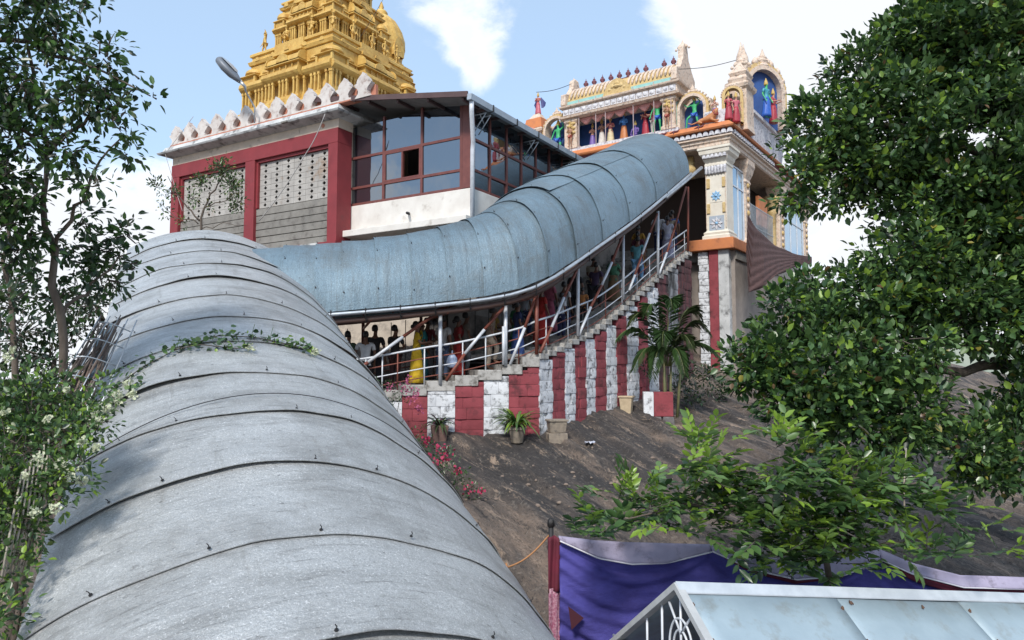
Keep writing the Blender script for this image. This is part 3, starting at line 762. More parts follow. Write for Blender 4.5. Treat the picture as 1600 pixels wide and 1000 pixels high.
def build_supports():
    """posts and two-tone braces that carry the upper canopy, each a mesh of its own"""
    root = thing('canopy_frame', 'white and rust-red steel posts and slanting braces carrying the blue canopy', 'steel frame')
    def P(px, py, off=-0.02):
        return hitA(px, py, off)[2] if px < 843 else hitB(px, py, off)[2]
    def seg(pts, cols, r=0.042, off=0.02):
        for (a, b), c in zip(zip(pts[:-1], pts[1:]), cols):
            mb = MB(); mb.tube([P(*a, off), P(*b, off)], r, 8)
            mb.build('brace', M_WHITE_STEEL if c == 'w' else M_RED_OXIDE, root, True)
    seg([(563, 575), (575, 566), (630, 526), (684, 488)], 'rwr')
    seg([(697, 595), (726, 553), (757, 515), (789, 478)], 'rwr')
    seg([(797, 570), (820, 512), (838, 462)], 'wr')
    seg([(844, 551), (862, 512), (881, 465), (902, 420)], 'rrwr'[1:])
    seg([(904, 525), (923, 480), (940, 446), (956, 410), (973, 368)], 'wrwr')
    seg([(983, 454), (992, 430), (1003, 398), (1015, 365), (1028, 332)], 'wrwr')
    seg([(1030, 428), (1042, 395), (1053, 360), (1072, 292)], 'wrr')
    for (px, y0, y1, c, r) in ((688, 601, 484, 'w', 0.05), (790, 572, 476, 'w', 0.05), (838.5, 554, 458, 'r', 0.05), (903, 525, 416, 'w', 0.05), (974, 468, 366, 'w', 0.045), (1028, 430, 330, 'w', 0.05), (1075, 392, 292, 'r', 0.045)):
        mb = MB(); mb.tube([P(px, y0, 0.03 if px < 843 else 0.03), P(px, y1, 0.03)], r, 10); mb.build('post', M_WHITE_STEEL if c == 'w' else M_RED_OXIDE, root, True)
    # short white doubling tube beside the second post, as in the picture
    mb = MB(); mb.tube([P(787, 570, 0.07), P(787, 510, 0.07)], 0.045, 8); mb.build('post', M_WHITE_STEEL, root, True)
    # red tie beam under the bend of the eave
    mb = MB(); mb.tube([P(800, 472, 0.25), P(838, 462, 0.25)], 0.05, 6); mb.build('tie_beam', M_RED_OXIDE, root, True)
    for i in (4.5, 7.5, 10.5, 13.5, 16.5):
        mb = MB(); mb.tube([c2(i, 0.0) - np.array([0, 0, 0.2]), c2(i, math.pi) - np.array([0, 0, 0.2])], 0.035, 6); mb.build('tie_beam', M_RED_OXIDE, root, True)
        e = c2(i, math.pi); mb = MB(); mb.tube([e, e - np.array([0, 0, 2.6])], 0.05, 7); mb.build('post', M_RED_OXIDE, root, True)
build_supports()

def build_back_wall():
    """retaining wall on the hill side of the upper flight"""
    root = thing('retaining_wall', 'tall plain dark retaining wall on the hill side of the upper stair', 'wall')
    mb = MB(); mt = mat('old_plaster', (0.36, 0.33, 0.30), 0.95, col2=(0.24, 0.22, 0.20), scale=2, stain=(0.10, 0.10, 0.10), bump=0.4)
    ss = np.linspace(-1.8, S_TOP + 0.6, 20); vs = []; fs = []
    for s in ss:
        p0, p1 = wall_pt(s, 3.45), wall_pt(s, 3.75); zt = stair_z(min(s, S_TOP)) + 1.35
        vs += [(*p0[:2], -3), (*p0[:2], zt), (*p1[:2], zt), (*p1[:2], -3)]
    for i in range(len(ss) - 1):
        for j in range(4): fs.append((i * 4 + j, i * 4 + (j + 1) % 4, (i + 1) * 4 + (j + 1) % 4, (i + 1) * 4 + j))
    n = len(ss) - 1; fs += [(3, 2, 1, 0), (n * 4, n * 4 + 1, n * 4 + 2, n * 4 + 3)]
    mb.add(vs, fs); mb.build('wall', mt, root); 
    mb = MB(); c = wall_pt(-1.8, 3.6); mb.box(c[0] - 0.22, c[0] + 0.22, c[1] - 0.2, c[1] + 0.24, -3, stair_z(-1.8) + 1.5); mb.build('end_pier', mt, root)
build_back_wall()

def build_cream_wall():
    root = thing('cream_wall', 'pale cream plaster wall glimpsed behind the queue at the stair foot', 'wall')
    mb = MB(); vs = []
    for q in (-9.5, -2.2):
        for inw in (5.4, 5.65):
            p = wall_pt(q, inw); vs += [(p[0], p[1], -2.5), (p[0], p[1], 2.3)]
    mb.add(vs, [(0, 1, 5, 4), (2, 6, 7, 3), (1, 3, 7, 5), (0, 2, 3, 1), (4, 5, 7, 6)]); mb.build('wall', mat('cream_plaster', (.62, .54, .45), .85, col2=(.52, .45, .37), scale=2, stain=(.3, .26, .22), stain_scale=2.4), root)
build_cream_wall()
# ================================================================== temple office: red framed block with pierced screens
FR = Frame(526, 300, 25.4, 31)
M_MAROON = mat('maroon_paint', (0.235, 0.030, 0.037), 0.65, col2=(0.19, 0.024, 0.03), scale=1.5, stain=(0.12, 0.03, 0.03), stain_scale=2.0, stain_at=(0.6, 0.8), bump=0.15)
M_CREAM = mat('cream_paint', (0.60, 0.50, 0.40), 0.8, col2=(0.50, 0.42, 0.34), scale=2, stain=(0.16, 0.14, 0.12), stain_scale=2.5, stain_at=(0.56, 0.72), bump=0.2)
M_CORNICE = mat('stained_white_cornice', (0.55, 0.56, 0.56), 0.85, col2=(0.42, 0.43, 0.43), scale=2.5, stain=(0.12, 0.12, 0.12), stain_scale=2.2, stain_at=(0.5, 0.66), bump=0.3)
M_MERLON = mat('white_merlon_paint', (0.60, 0.57, 0.54), 0.85, col2=(0.50, 0.45, 0.42), scale=4, stain=(0.26, 0.18, 0.15), stain_scale=4, stain_at=(0.55, 0.7), bump=0.3, vary=0.08)
M_TERRA = mat('terracotta_paint', (0.48, 0.20, 0.13), 0.85, col2=(0.38, 0.15, 0.10), scale=4, bump=0.2)
M_JALI = mat('cement_screen_block', (0.40, 0.385, 0.36), 0.9, col2=(0.32, 0.305, 0.285), scale=2.5, stain=(0.27, 0.17, 0.10), stain_scale=1.2, stain_at=(0.58, 0.75), bump=0.3, vary=0.07)
M_CONC = mat('grey_concrete_panel', (0.235, 0.225, 0.205), 0.92, col2=(0.18, 0.17, 0.155), scale=3, stain=(0.11, 0.10, 0.09), stain_scale=3, stain_at=(0.55, 0.7), bump=0.4, vary=0.08)
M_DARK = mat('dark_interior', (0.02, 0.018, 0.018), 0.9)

def build_red_block():
    zb = 2.6
    root = FR.thing('temple_block', 'maroon framed temple block with pierced cement screens and white merlons', 'building', 0, 0, zb)
    def Z(z): return z - zb
    zP0, zP1, zL, zC, zT = 4.9, 6.28, 8.18, 8.72, 9.05
    # main mass behind the screens
    mb = MB(); mb.box(-9.6, -0.1, 0.62, 9.0, Z(2.6), Z(9.02)); mb.build('wall', M_CREAM, root)
    mb = MB(); mb.box(-9.3, -0.3, 0.36, 0.58, Z(4.0), Z(8.6)); mb.build('screen_shade_sheet', M_DARK, root)  # dark sheet added so the screen holes look shaded
    for x0, x1 in ((-9.68, -9.16), (-4.95, -4.40), (-0.46, 0.0)):
        mb = MB(); mb.box(x0, x1, 0.0, 0.75 if x0 < -1 else 0.74, Z(4.0), Z(zL)); mb.build('pillar', M_MAROON, root, bevel=0.015)
    mb = MB(); mb.box(-9.68, 0.0, 0.0, 0.745, Z(zL), Z(zC)); mb.build('beam', M_MAROON, root, bevel=0.015)
    mb = MB(); mb.box(-9.64, 0.02, 0.02, 0.76, Z(zC), Z(zT)); mb.build('cream_band', M_CREAM, root)
    mb = MB(); mb.sweep_rect(-9.64, 0.0, 0.0, 9.2, [(0.02, Z(zT)), (0.42, Z(zT + 0.10)), (0.46, Z(zT + 0.17)), (0.30, Z(zT + 0.24)), (0.22, Z(zT + 0.42)), (0.05, Z(zT + 0.44))])
    mb.build('cornice', M_CORNICE, root, bevel=0.01)
    # broken lip of the cornice
    mb = MB(); mb.box(-2.4, -2.1, -0.5, -0.3, Z(zT + 0.09), Z(zT + 0.15)); mb.build('broken_lip', M_CONC, root)
    # screens: every block with its diamond hole
    def jali_mesh(w, h, t):
        mb = MB(); g = 0.005; x0, x1, z0, z1 = g, w - g, g, h - g; cx, cz = w / 2, h / 2; rx, rz = 0.092, 0.082
        out = [(x0, z0), (x1, z0), (x1, z1), (x0, z1)]; hole = [(cx, cz - rz), (cx + rx, cz), (cx, cz + rz), (cx - rx, cz)]
        vs = [(x, y, z) for y in (0, t) for x, z in out] + [(x, y, z) for y in (0, t) for x, z in hole]
        fs = []
        for i in range(4):
            j = (i + 1) % 4
            fs += [(i, j, 8 + i), (j, 8 + j, 8 + i), (4 + j, 4 + i, 12 + i), (4 + j, 12 + i, 12 + j), (i, 4 + i, 4 + j, j), (8 + i, 8 + j, 12 + j, 12 + i)]
        mb.add(vs, fs); me = mb.mesh('screen_block'); me.materials.append(M_JALI); return me
    for x0, x1 in ((-9.05, -5.03), (-4.30, -0.52)):
        cols, rows = 6, 8; w = (x1 - x0) / cols; h = (zL - 0.12 - zP1) / rows
        me = jali_mesh(w, h, 0.045)
        for i in range(cols):
            for j in range(rows):
                o = link('screen_block', me, None, root, (x0 + i * w, 0.20 + random.uniform(-0.004, 0.004), Z(zP1) + j * h))
        # moulded maroon rebate round the screen
        mb = MB(); mb.box(x0 - 0.10, x1 + 0.06, 0.1, 0.38, Z(zL - 0.11), Z(zL - 0.003)); mb.build('screen_frame', M_MAROON, root)
        mb = MB(); mb.box(x0 - 0.11, x0 - 0.004, 0.1, 0.38, Z(zP1 + 0.0), Z(zL - 0.115)); mb.build('screen_frame', M_MAROON, root)
        # five long concrete panels underneath
        hh = (zP1 - 0.01 - 4.6) / 6
        for j in range(6):
            mb = MB(); mb.box(x0 - 0.1, x1 + 0.05, 0.14 + random.uniform(-0.01, 0.01), 0.34, Z(4.6) + j * hh, Z(4.6) + (j + 1) * hh - 0.025); mb.build('concrete_panel', M_CONC, root, bevel=0.008)
    # striped base
    xs = np.linspace(-9.7, 0.1, 12)
    for i in range(11):
        mb = MB(); mb.box(xs[i], xs[i + 1], -0.12, 0.5, Z(2.6), Z(4.58)); mb.build('base_stripe', M_MAROON if (10 - i) % 2 == 0 else M_CORNICE, root)
    # merlons with leaf tops and terracotta openings between them
    outl = [(-0.36, 0), (0.36, 0), (0.30, 0.07), (0.22, 0.16), (0.20, 0.26), (0.24, 0.36), (0.38, 0.50), (0.40, 0.55), (0.31, 0.58), (0.27, 0.60), (0.28, 0.64), (0.24, 0.74), (0.13, 0.85), (0.05, 0.92), (0, 1.0), (-0.05, 0.92), (-0.13, 0.85), (-0.24, 0.74), (-0.28, 0.64), (-0.27, 0.60), (-0.31, 0.58), (-0.40, 0.55), (-0.38, 0.50), (-0.24, 0.36), (-0.20, 0.26), (-0.22, 0.16), (-0.30, 0.07)]
    mbm = MB(); mbm.prism_xz(outl, -0.10, 0.10); merl = mbm.mesh('merlon'); merl.materials.append(M_MERLON)
    prev = None
    n = 13
    for i in range(n):
        x = -9.28 + i * (9.28 + 0.42) / 11.0
        o = link('merlon', merl, None, root, (x, -0.06, Z(zT + 0.45))); o.scale = (1.0, 1, random.uniform(0.86, 0.92))
        mb = MB(); mb.box(x - 0.44, x + 0.439, 0.045, 0.16, Z(zT + 0.44), Z(zT + 0.90)); mb.build('merlon_backing', M_TERRA, root)
    for z0 in (0.03, 0.10):
        mb = MB(); mb.box(-9.6, 0.75, -0.17 + z0 * 0.3, 0.14, Z(zT + 0.415 + z0), Z(zT + 0.415 + z0 + 0.05)); mb.build('merlon_string_course', M_TERRA if z0 < 0.05 else M_MERLON, root)
    # small round medallion and the drain stain on the band
    mb = MB(); mb.tube([(-0.75, 0.0, Z(8.9)), (-0.75, 0.03, Z(8.9))], 0.08, 10); mb.build('medallion', M_TERRA, root)
    return root
build_red_block()

# ================================================================== glazed room
FG = Frame(735, 300, 23.5, 31)
def glass_material():
    m = bpy.data.materials.new('tinted_glass'); m.use_nodes = True; nt = m.node_tree; N = nt.nodes; L = nt.links
    b = N['Principled BSDF']; b.inputs['Base Color'].default_value = (0.012, 0.016, 0.022, 1); b.inputs['Roughness'].default_value = 0.03; b.inputs['Specular IOR Level'].default_value = 0.6
    gl = N.new('ShaderNodeBsdfGlossy'); gl.inputs['Color'].default_value = (0.56, 0.62, 0.68, 1); gl.inputs['Roughness'].default_value = 0.02
    lw = N.new('ShaderNodeLayerWeight'); lw.inputs['Blend'].default_value = 0.35
    mr = N.new('ShaderNodeMapRange'); mr.inputs[3].default_value = 0.30; mr.inputs[4].default_value = 0.95; L.new(lw.outputs['Fresnel'], mr.inputs[0])
    g = N.new('ShaderNodeNewGeometry'); nz = N.new('ShaderNodeTexNoise'); nz.inputs['Scale'].default_value = 1.3; nz.inputs['Detail'].default_value = 2; L.new(g.outputs['Position'], nz.inputs['Vector'])
    bp = N.new('ShaderNodeBump'); bp.inputs['Strength'].default_value = 0.12; bp.inputs['Distance'].default_value = 0.05; L.new(nz.outputs['Fac'], bp.inputs['Height']); L.new(bp.outputs[0], gl.inputs['Normal'])
    ms = N.new('ShaderNodeMixShader'); L.new(mr.outputs[0], ms.inputs[0]); L.new(b.outputs[0], ms.inputs[1]); L.new(gl.outputs[0], ms.inputs[2])
    L.new(ms.outputs[0], N['Material Output'].inputs[0]); return m
M_GLASS = glass_material()
M_MULL = mat('brown_mullion_paint', (0.17, 0.055, 0.045), 0.5, col2=(0.13, 0.04, 0.035), scale=5)
M_PLASTER = mat('white_plaster_grubby', (0.68, 0.66, 0.62), 0.85, col2=(0.58, 0.55, 0.51), scale=1.6, stain=(0.33, 0.29, 0.25), stain_scale=1.8, stain_at=(0.6, 0.78), bump=0.2)
M_ROOFBROWN = mat('brown_roof_sheet', (0.11, 0.066, 0.062), 0.55, 0.2, col2=(0.085, 0.05, 0.048), scale=3)
M_SOFFIT = mat('grey_roof_underside', (0.21, 0.20, 0.19), 0.8, col2=(0.16, 0.155, 0.15), scale=3)
M_GUTTER = mat('grey_blue_gutter', (0.40, 0.46, 0.52), 0.45, 0.3, col2=(0.32, 0.37, 0.42), scale=3)

def build_glass_room():
    zb = 3.0
    root = FG.thing('glazed_room', 'glazed room with brown mullions, white sill wall and sloping brown roof', 'building', 0, 0, zb)
    def Z(z): return z - zb
    zs, zt = 6.05, 9.1
    XL = -5.45; YB = 10.5
    # sill wall and floor slab
    mb = MB(); mb.box(XL - 0.35, 0.10, -0.10, YB, Z(5.02), Z(zs - 0.06)); mb.build('sill_wall', M_PLASTER, root, bevel=0.02)
    mb = MB(); mb.box(XL - 0.65, 0.2, -0.55, YB - .1, Z(4.78), Z(5.01)); mb.build('ledge_slab', M_PLASTER, root, bevel=0.02)
    mb = MB(); mb.box(XL - 0.3, -0.1, 0.6, YB - .2, Z(2.4), Z(4.77)); mb.build('base_wall', M_CONC, root)
    mb = MB(); mb.box(XL - 0.2, -0.22, 0.25, YB - .4, Z(zs - 0.05), Z(zt - 0.2)); 
    # dark room behind the glass: back wall and ceiling only
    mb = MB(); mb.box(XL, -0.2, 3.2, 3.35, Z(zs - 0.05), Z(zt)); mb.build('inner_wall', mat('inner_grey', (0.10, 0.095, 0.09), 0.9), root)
    # outlet spout
    mb = MB(); mb.tube([(-2.5, -0.1, Z(5.42)), (-2.32, -0.42, Z(5.36))], 0.05, 8); mb.build('drain_spout', M_DARKSTEEL, root, True)
    # front glazing grid
    vx = [XL + 0.02, -3.74, -2.02, -0.36, -0.02]
    hz = [zs, 6.66, 7.78, 8.95]
    t = 0.045
    for x in vx[:3] + [vx[3]]:
        mb = MB(); mb.box(x - t, x + t, -0.05, 0.06, Z(zs - 0.03), Z(zt)); mb.build('mullion', M_MULL, root, bevel=0.006)
    mb = MB(); mb.box(-0.30, 0.03, -0.06, 0.10, Z(zs - 0.03), Z(zt)); mb.build('corner_post', M_MULL, root, bevel=0.008)
    for z in hz[:3]:
        mb = MB(); mb.box(XL, -0.31, -0.045, 0.055, Z(z - t), Z(z + t)); mb.build('transom', M_MULL, root, bevel=0.006)
    rp = random.Random(3)
    def pane(x0, x1, z0, z1, y=0.0, parent=root):
        # each pane sits a little askew, so reflections break from pane to pane
        a, b = rp.uniform(-0.008, 0.008), rp.uniform(-0.012, 0.006)
        mb = MB(); vs = []
        for dy in (0.0, 0.006):
            vs += [(x0, y + dy, z0), (x1, y + dy + a, z0), (x1, y + dy + a + b, z1), (x0, y + dy + b, z1)]
        mb.add(vs, [(0, 1, 2, 3), (7, 6, 5, 4), (0, 4, 5, 1), (1, 5, 6, 2), (2, 6, 7, 3), (3, 7, 4, 0)]); mb.build('pane', M_GLASS, parent)
    for i in range(3):
        for j in range(3):
            x0, x1, z0, z1 = vx[i] + t, vx[i + 1] - t, hz[j] + t, hz[j + 1] - (t if j < 2 else 0)
            if i == 1 and j == 1:
                mb = MB(); xm = (x0 + x1) / 2
                for q in (x0 + 0.03, xm, x1 - 0.03): mb.box(q - 0.03, q + 0.03, -0.05, 0.045, Z(z0), Z(z1))
                mb.box(x0, x1, -0.048, 0.043, Z(z1 - 0.05), Z(z1)); mb.box(x0, x1, -0.048, 0.043, Z(z0), Z(z0 + 0.05))
                w = mb.build('sliding_window', M_MULL, root); pane(x0 + 0.06, xm - 0.03, Z(z0 + 0.05), Z(z1 - 0.05), -0.01, w)
            else: pane(x0, x1, Z(z0), Z(z1))
    mb = MB(); mb.box(vx[3] + t, -0.30, 0.0, 0.01, Z(zs), Z(zt)); mb.build('side_panel', M_PLASTER, root)
    # side glazing, running uphill
    ys = [0.15, 1.15, 2.25, 3.3, 4.4, 5.5, 6.6, 7.7, 8.8, 9.9]
    for y in ys:
        mb = MB(); mb.box(-0.06, 0.05, y - 0.045, y + 0.045, Z(zs - 0.03), Z(zt)); mb.build('mullion', M_MULL, root, bevel=0.006)
    for z in (zs, 6.66, 7.70):
        mb = MB(); mb.box(-0.055, 0.045, 0.2, ys[-1], Z(z - t), Z(z + t)); mb.build('transom', M_MULL, root, bevel=0.006)
    for i in range(len(ys) - 1):
        for z0, z1 in ((zs, 6.66), (6.66, 7.70), (7.70, 9.05)):
            a = rp.uniform(-0.01, 0.01); b = rp.uniform(-0.012, 0.012)
            y0, y1 = ys[i] + t, ys[i + 1] - t; mb = MB(); vs = []
            for dx in (0.0, -0.006): vs += [(dx, y0, Z(z0 + t)), (dx + a, y1, Z(z0 + t)), (dx + a + b, y1, Z(z1 - t)), (dx + b, y0, Z(z1 - t))]
            mb.add(vs, [(0, 1, 2, 3), (7, 6, 5, 4), (0, 4, 5, 1), (1, 5, 6, 2), (2, 6, 7, 3), (3, 7, 4, 0)]); mb.build('pane', M_GLASS, root)
    # roof: falls from the back left to the front right, wide eaves
    def RZ(x, y): return 9.84 + 0.17 * (-6.2 - x) - 0.0 * y
    x0, x1, y0, y1 = -6.35, 0.55, -0.95, 10.9
    th = 0.09
    mb = MB(); vs = [(x0, y0, Z(RZ(x0, y0))), (x1, y0, Z(RZ(x1, y0))), (x1, y1, Z(RZ(x1, y1))), (x0, y1, Z(RZ(x0, y1)))]
    vs = vs + [(a, b, c + th) for a, b, c in vs]
    mb.add(vs, [(3, 2, 1, 0), (4, 5, 6, 7), (0, 1, 5, 4), (1, 2, 6, 5), (2, 3, 7, 6), (3, 0, 4, 7)])
    rf = mb.build('roof', M_SOFFIT, root)
    # fascia with the brown trim along the front edge
    mb = MB(); vs = []
    for y, dz0, dz1 in ((y0 - 0.06, -0.03, 0.15), (y0 + 0.0, -0.03, 0.15)):
        vs += [(x0 - 0.05, y, Z(RZ(x0, 0) + dz0)), (x1 + 0.0, y, Z(RZ(x1, 0) + dz0)), (x1 + 0.0, y, Z(RZ(x1, 0) + dz1)), (x0 - 0.05, y, Z(RZ(x0, 0) + dz1))]
    mb.add(vs, [(0, 1, 2, 3), (7, 6, 5, 4), (0, 4, 5, 1), (1, 5, 6, 2), (2, 6, 7, 3), (3, 7, 4, 0)]); mb.build('fascia', M_ROOFBROWN, rf)
    mb = MB(); zz = [Z(RZ(x, 0) + th + 0.004) for x in (x0, x1)]
    for k in range(24):                                            # ribs of the roof sheet
        y = y0 + 0.2 + k * 0.49; vs = [(x0, y - 0.03, zz[0]), (x1, y - 0.03, zz[1]), (x1, y + 0.03, zz[1]), (x0, y + 0.03, zz[0]), (x0, y, zz[0] + 0.045), (x1, y, zz[1] + 0.045)]
        mb.add(vs, [(0, 1, 5, 4), (2, 3, 4, 5), (1, 2, 5), (3, 0, 4), (3, 2, 1, 0)])
    mb.build('roof_ribs', M_ROOFBROWN, rf)
    for x in (-5.0, -3.7, -2.4, -1.1, 0.3):
        mb = MB(); mb.box(x - 0.04, x + 0.04, y0 + 0.05, 0.0, Z(RZ(x, 0) - 0.12), Z(RZ(x, 0) - 0.015)); mb.build('rafter', M_ROOFBROWN, rf)
    for k in range(12):
        y = 0.2 + k * 0.9; zq = Z(RZ(0.45, 0)); mb = MB(); mb.box(0.1, 0.5, y - 0.03, y + 0.03, zq - 0.13, zq - 0.03); mb.build('rafter', M_ROOFBROWN, rf)
    # gutter along the right eave, downpipe, brackets
    zg = Z(RZ(x1, 0)); mb = MB(); mb.prism_xz([(x1 - 0.02, zg - 0.14), (x1 + 0.14, zg - 0.14), (x1 + 0.16, zg + 0.06), (x1 - 0.02, zg + 0.06)], y0 - 0.05, y1)
    g = mb.build('gutter', M_GUTTER, root, bevel=0.01)
    for k in range(7):
        y = 0.3 + k * 1.55; mb = MB(); mb.box(x1 - 0.03, x1 + 0.175, y - 0.02, y + 0.02, zg - 0.155, zg + 0.075); mb.build('gutter_strap', M_DARKSTEEL, g)
    for k in range(18):
        y = y0 + 0.4 + k * 0.62; mb = MB(); mb.lathe([(0.05, 0), (0.05, 0.03), (0.02, 0.04), (0.012, 0.08)], 6, (x1 - 0.06, y, zg + 0.06)); mb.build('roof_screw', M_ROOFBROWN, root)
    mb = MB(); mb.tube([(x1 + 0.05, y0 + 0.12, zg - 0.1), (x1 + 0.05, y0 + 0.12, zg - 0.45), (0.25, -0.22, zg - 1.25), (0.2, -0.18, Z(7.2)), (0.2, -0.18, Z(4.8))], 0.075, 10); mb.build('downpipe', M_WHITE_STEEL, root, True)
    for y in (0.1, 3.4, 6.6):
        mb = MB(); zq = Z(RZ(0.8, 0)) - 0.16
        for yy in (y, y + 0.28):
            mb.tube([(0.06, yy, zq - 0.02), (0.55, yy, zq - 0.02)], 0.022, 6); mb.tube([(0.06, yy, zq - 0.6), (0.52, yy, zq - 0.04)], 0.02, 6)
        mb.tube([(0.3, y, zq - 0.02), (0.3, y + 0.28, zq - 0.3)], 0.014, 5); mb.build('eave_bracket', M_GALV, root, True)
    # white side return beside the red block
    mb = MB(); mb.box(XL - 0.3, XL - 0.02, -0.04, 0.25, Z(zs - 0.05), Z(9.6)); mb.build('return_wall', M_SOFFIT, root)
    return root
build_glass_room()
# ================================================================== figures (people and painted statues): one skinned body, clothes and hair as children
def skin_mesh(name, nodes, edges, root=0, level=1):
    """nodes: {key:(x,y,z,rx,ry)}, edges: [(a,b)] -> mesh grown with the Skin modifier"""
    keys = list(nodes); me = bpy.data.meshes.new(name + '_cage')
    me.from_pydata([nodes[k][:3] for k in keys], [(keys.index(a), keys.index(b)) for a, b in edges], [])
    o = bpy.data.objects.new(name + '_cage', me); COL.objects.link(o)
    sk = o.modifiers.new('skin', 'SKIN'); sk.branch_smoothing = 0.3
    if not me.skin_vertices: 
        bm = bmesh.new(); bm.from_mesh(me); bm.verts.layers.skin.verify(); bm.to_mesh(me); bm.free()
    for i, k in enumerate(keys):
        sv = me.skin_vertices[0].data[i]; n = nodes[k]; sv.radius = (n[3], n[4] if len(n) > 4 else n[3]); sv.use_root = (i == root)
    if level: 
        ss = o.modifiers.new('sub', 'SUBSURF'); ss.levels = level; ss.render_levels = level
    dg = bpy.context.evaluated_depsgraph_get(); r = bpy.data.meshes.new_from_object(o.evaluated_get(dg))
    r.name = name; bpy.data.objects.remove(o); bpy.data.meshes.remove(me)
    r.polygons.foreach_set('use_smooth', [True] * len(r.polygons)); r.materials.clear()
    return r
STAND = dict(le=(-0.25, 0.02, 1.12), lw=(-0.24, -0.10, 0.90), re=(0.25, 0.02, 1.12), rw=(0.24, -0.10, 0.90), lk=(-0.10, -0.02, 0.50), la=(-0.10, 0.03, 0.08), rk=(0.10, -0.02, 0.50), ra=(0.10, 0.03, 0.08), lean=0.0, turn=0.0)
def pose(**k): d = dict(STAND); d.update(k); return d
POSES = {
    'stand': pose(),
    'rail': pose(re=(0.27, -0.12, 1.16), rw=(0.25, -0.36, 1.04), lk=(-0.1, -0.10, 0.52), la=(-0.10, -0.02, 0.10), lean=0.06),
    'climb': pose(lk=(-0.10, -0.22, 0.66), la=(-0.10, -0.13, 0.26), re=(0.24, -0.10, 1.14), rw=(0.20, -0.32, 1.05), lean=0.10),
    'carry': pose(le=(-0.25, -0.08, 1.13), lw=(-0.12, -0.28, 1.16), re=(0.25, -0.06, 1.13), rw=(0.12, -0.27, 1.12)),
    'pray': pose(le=(-0.24, -0.10, 1.15), lw=(-0.03, -0.22, 1.27), re=(0.24, -0.10, 1.15), rw=(0.03, -0.22, 1.27)),
    'raise': pose(re=(0.36, -0.05, 1.46), rw=(0.26, -0.08, 1.70), le=(-0.30, 0.0, 1.15), lw=(-0.34, -0.10, 0.92), lk=(-0.15, -0.10, 0.50), la=(-0.22, 0.02, 0.08), rk=(0.13, -0.02, 0.5), ra=(0.15, 0.04, 0.08)),
    'stride': pose(re=(0.34, -0.04, 1.50), rw=(0.20, -0.06, 1.66), le=(-0.36, -0.06, 1.30), lw=(-0.52, -0.14, 1.46), lk=(-0.36, -0.12, 0.66), la=(-0.42, -0.08, 0.18), rk=(0.16, -0.05, 0.50), ra=(0.30, 0.06, 0.10)),
    'sit': pose(lk=(-0.22, -0.34, 0.90), la=(-0.05, -0.34, 0.80), rk=(0.22, -0.34, 0.90), ra=(0.06, -0.36, 0.82), le=(-0.26, -0.1, 1.14), lw=(-0.18, -0.28, 0.98), re=(0.26, -0.1, 1.14), rw=(0.18, -0.28, 1.02)),
}
FIG = {}
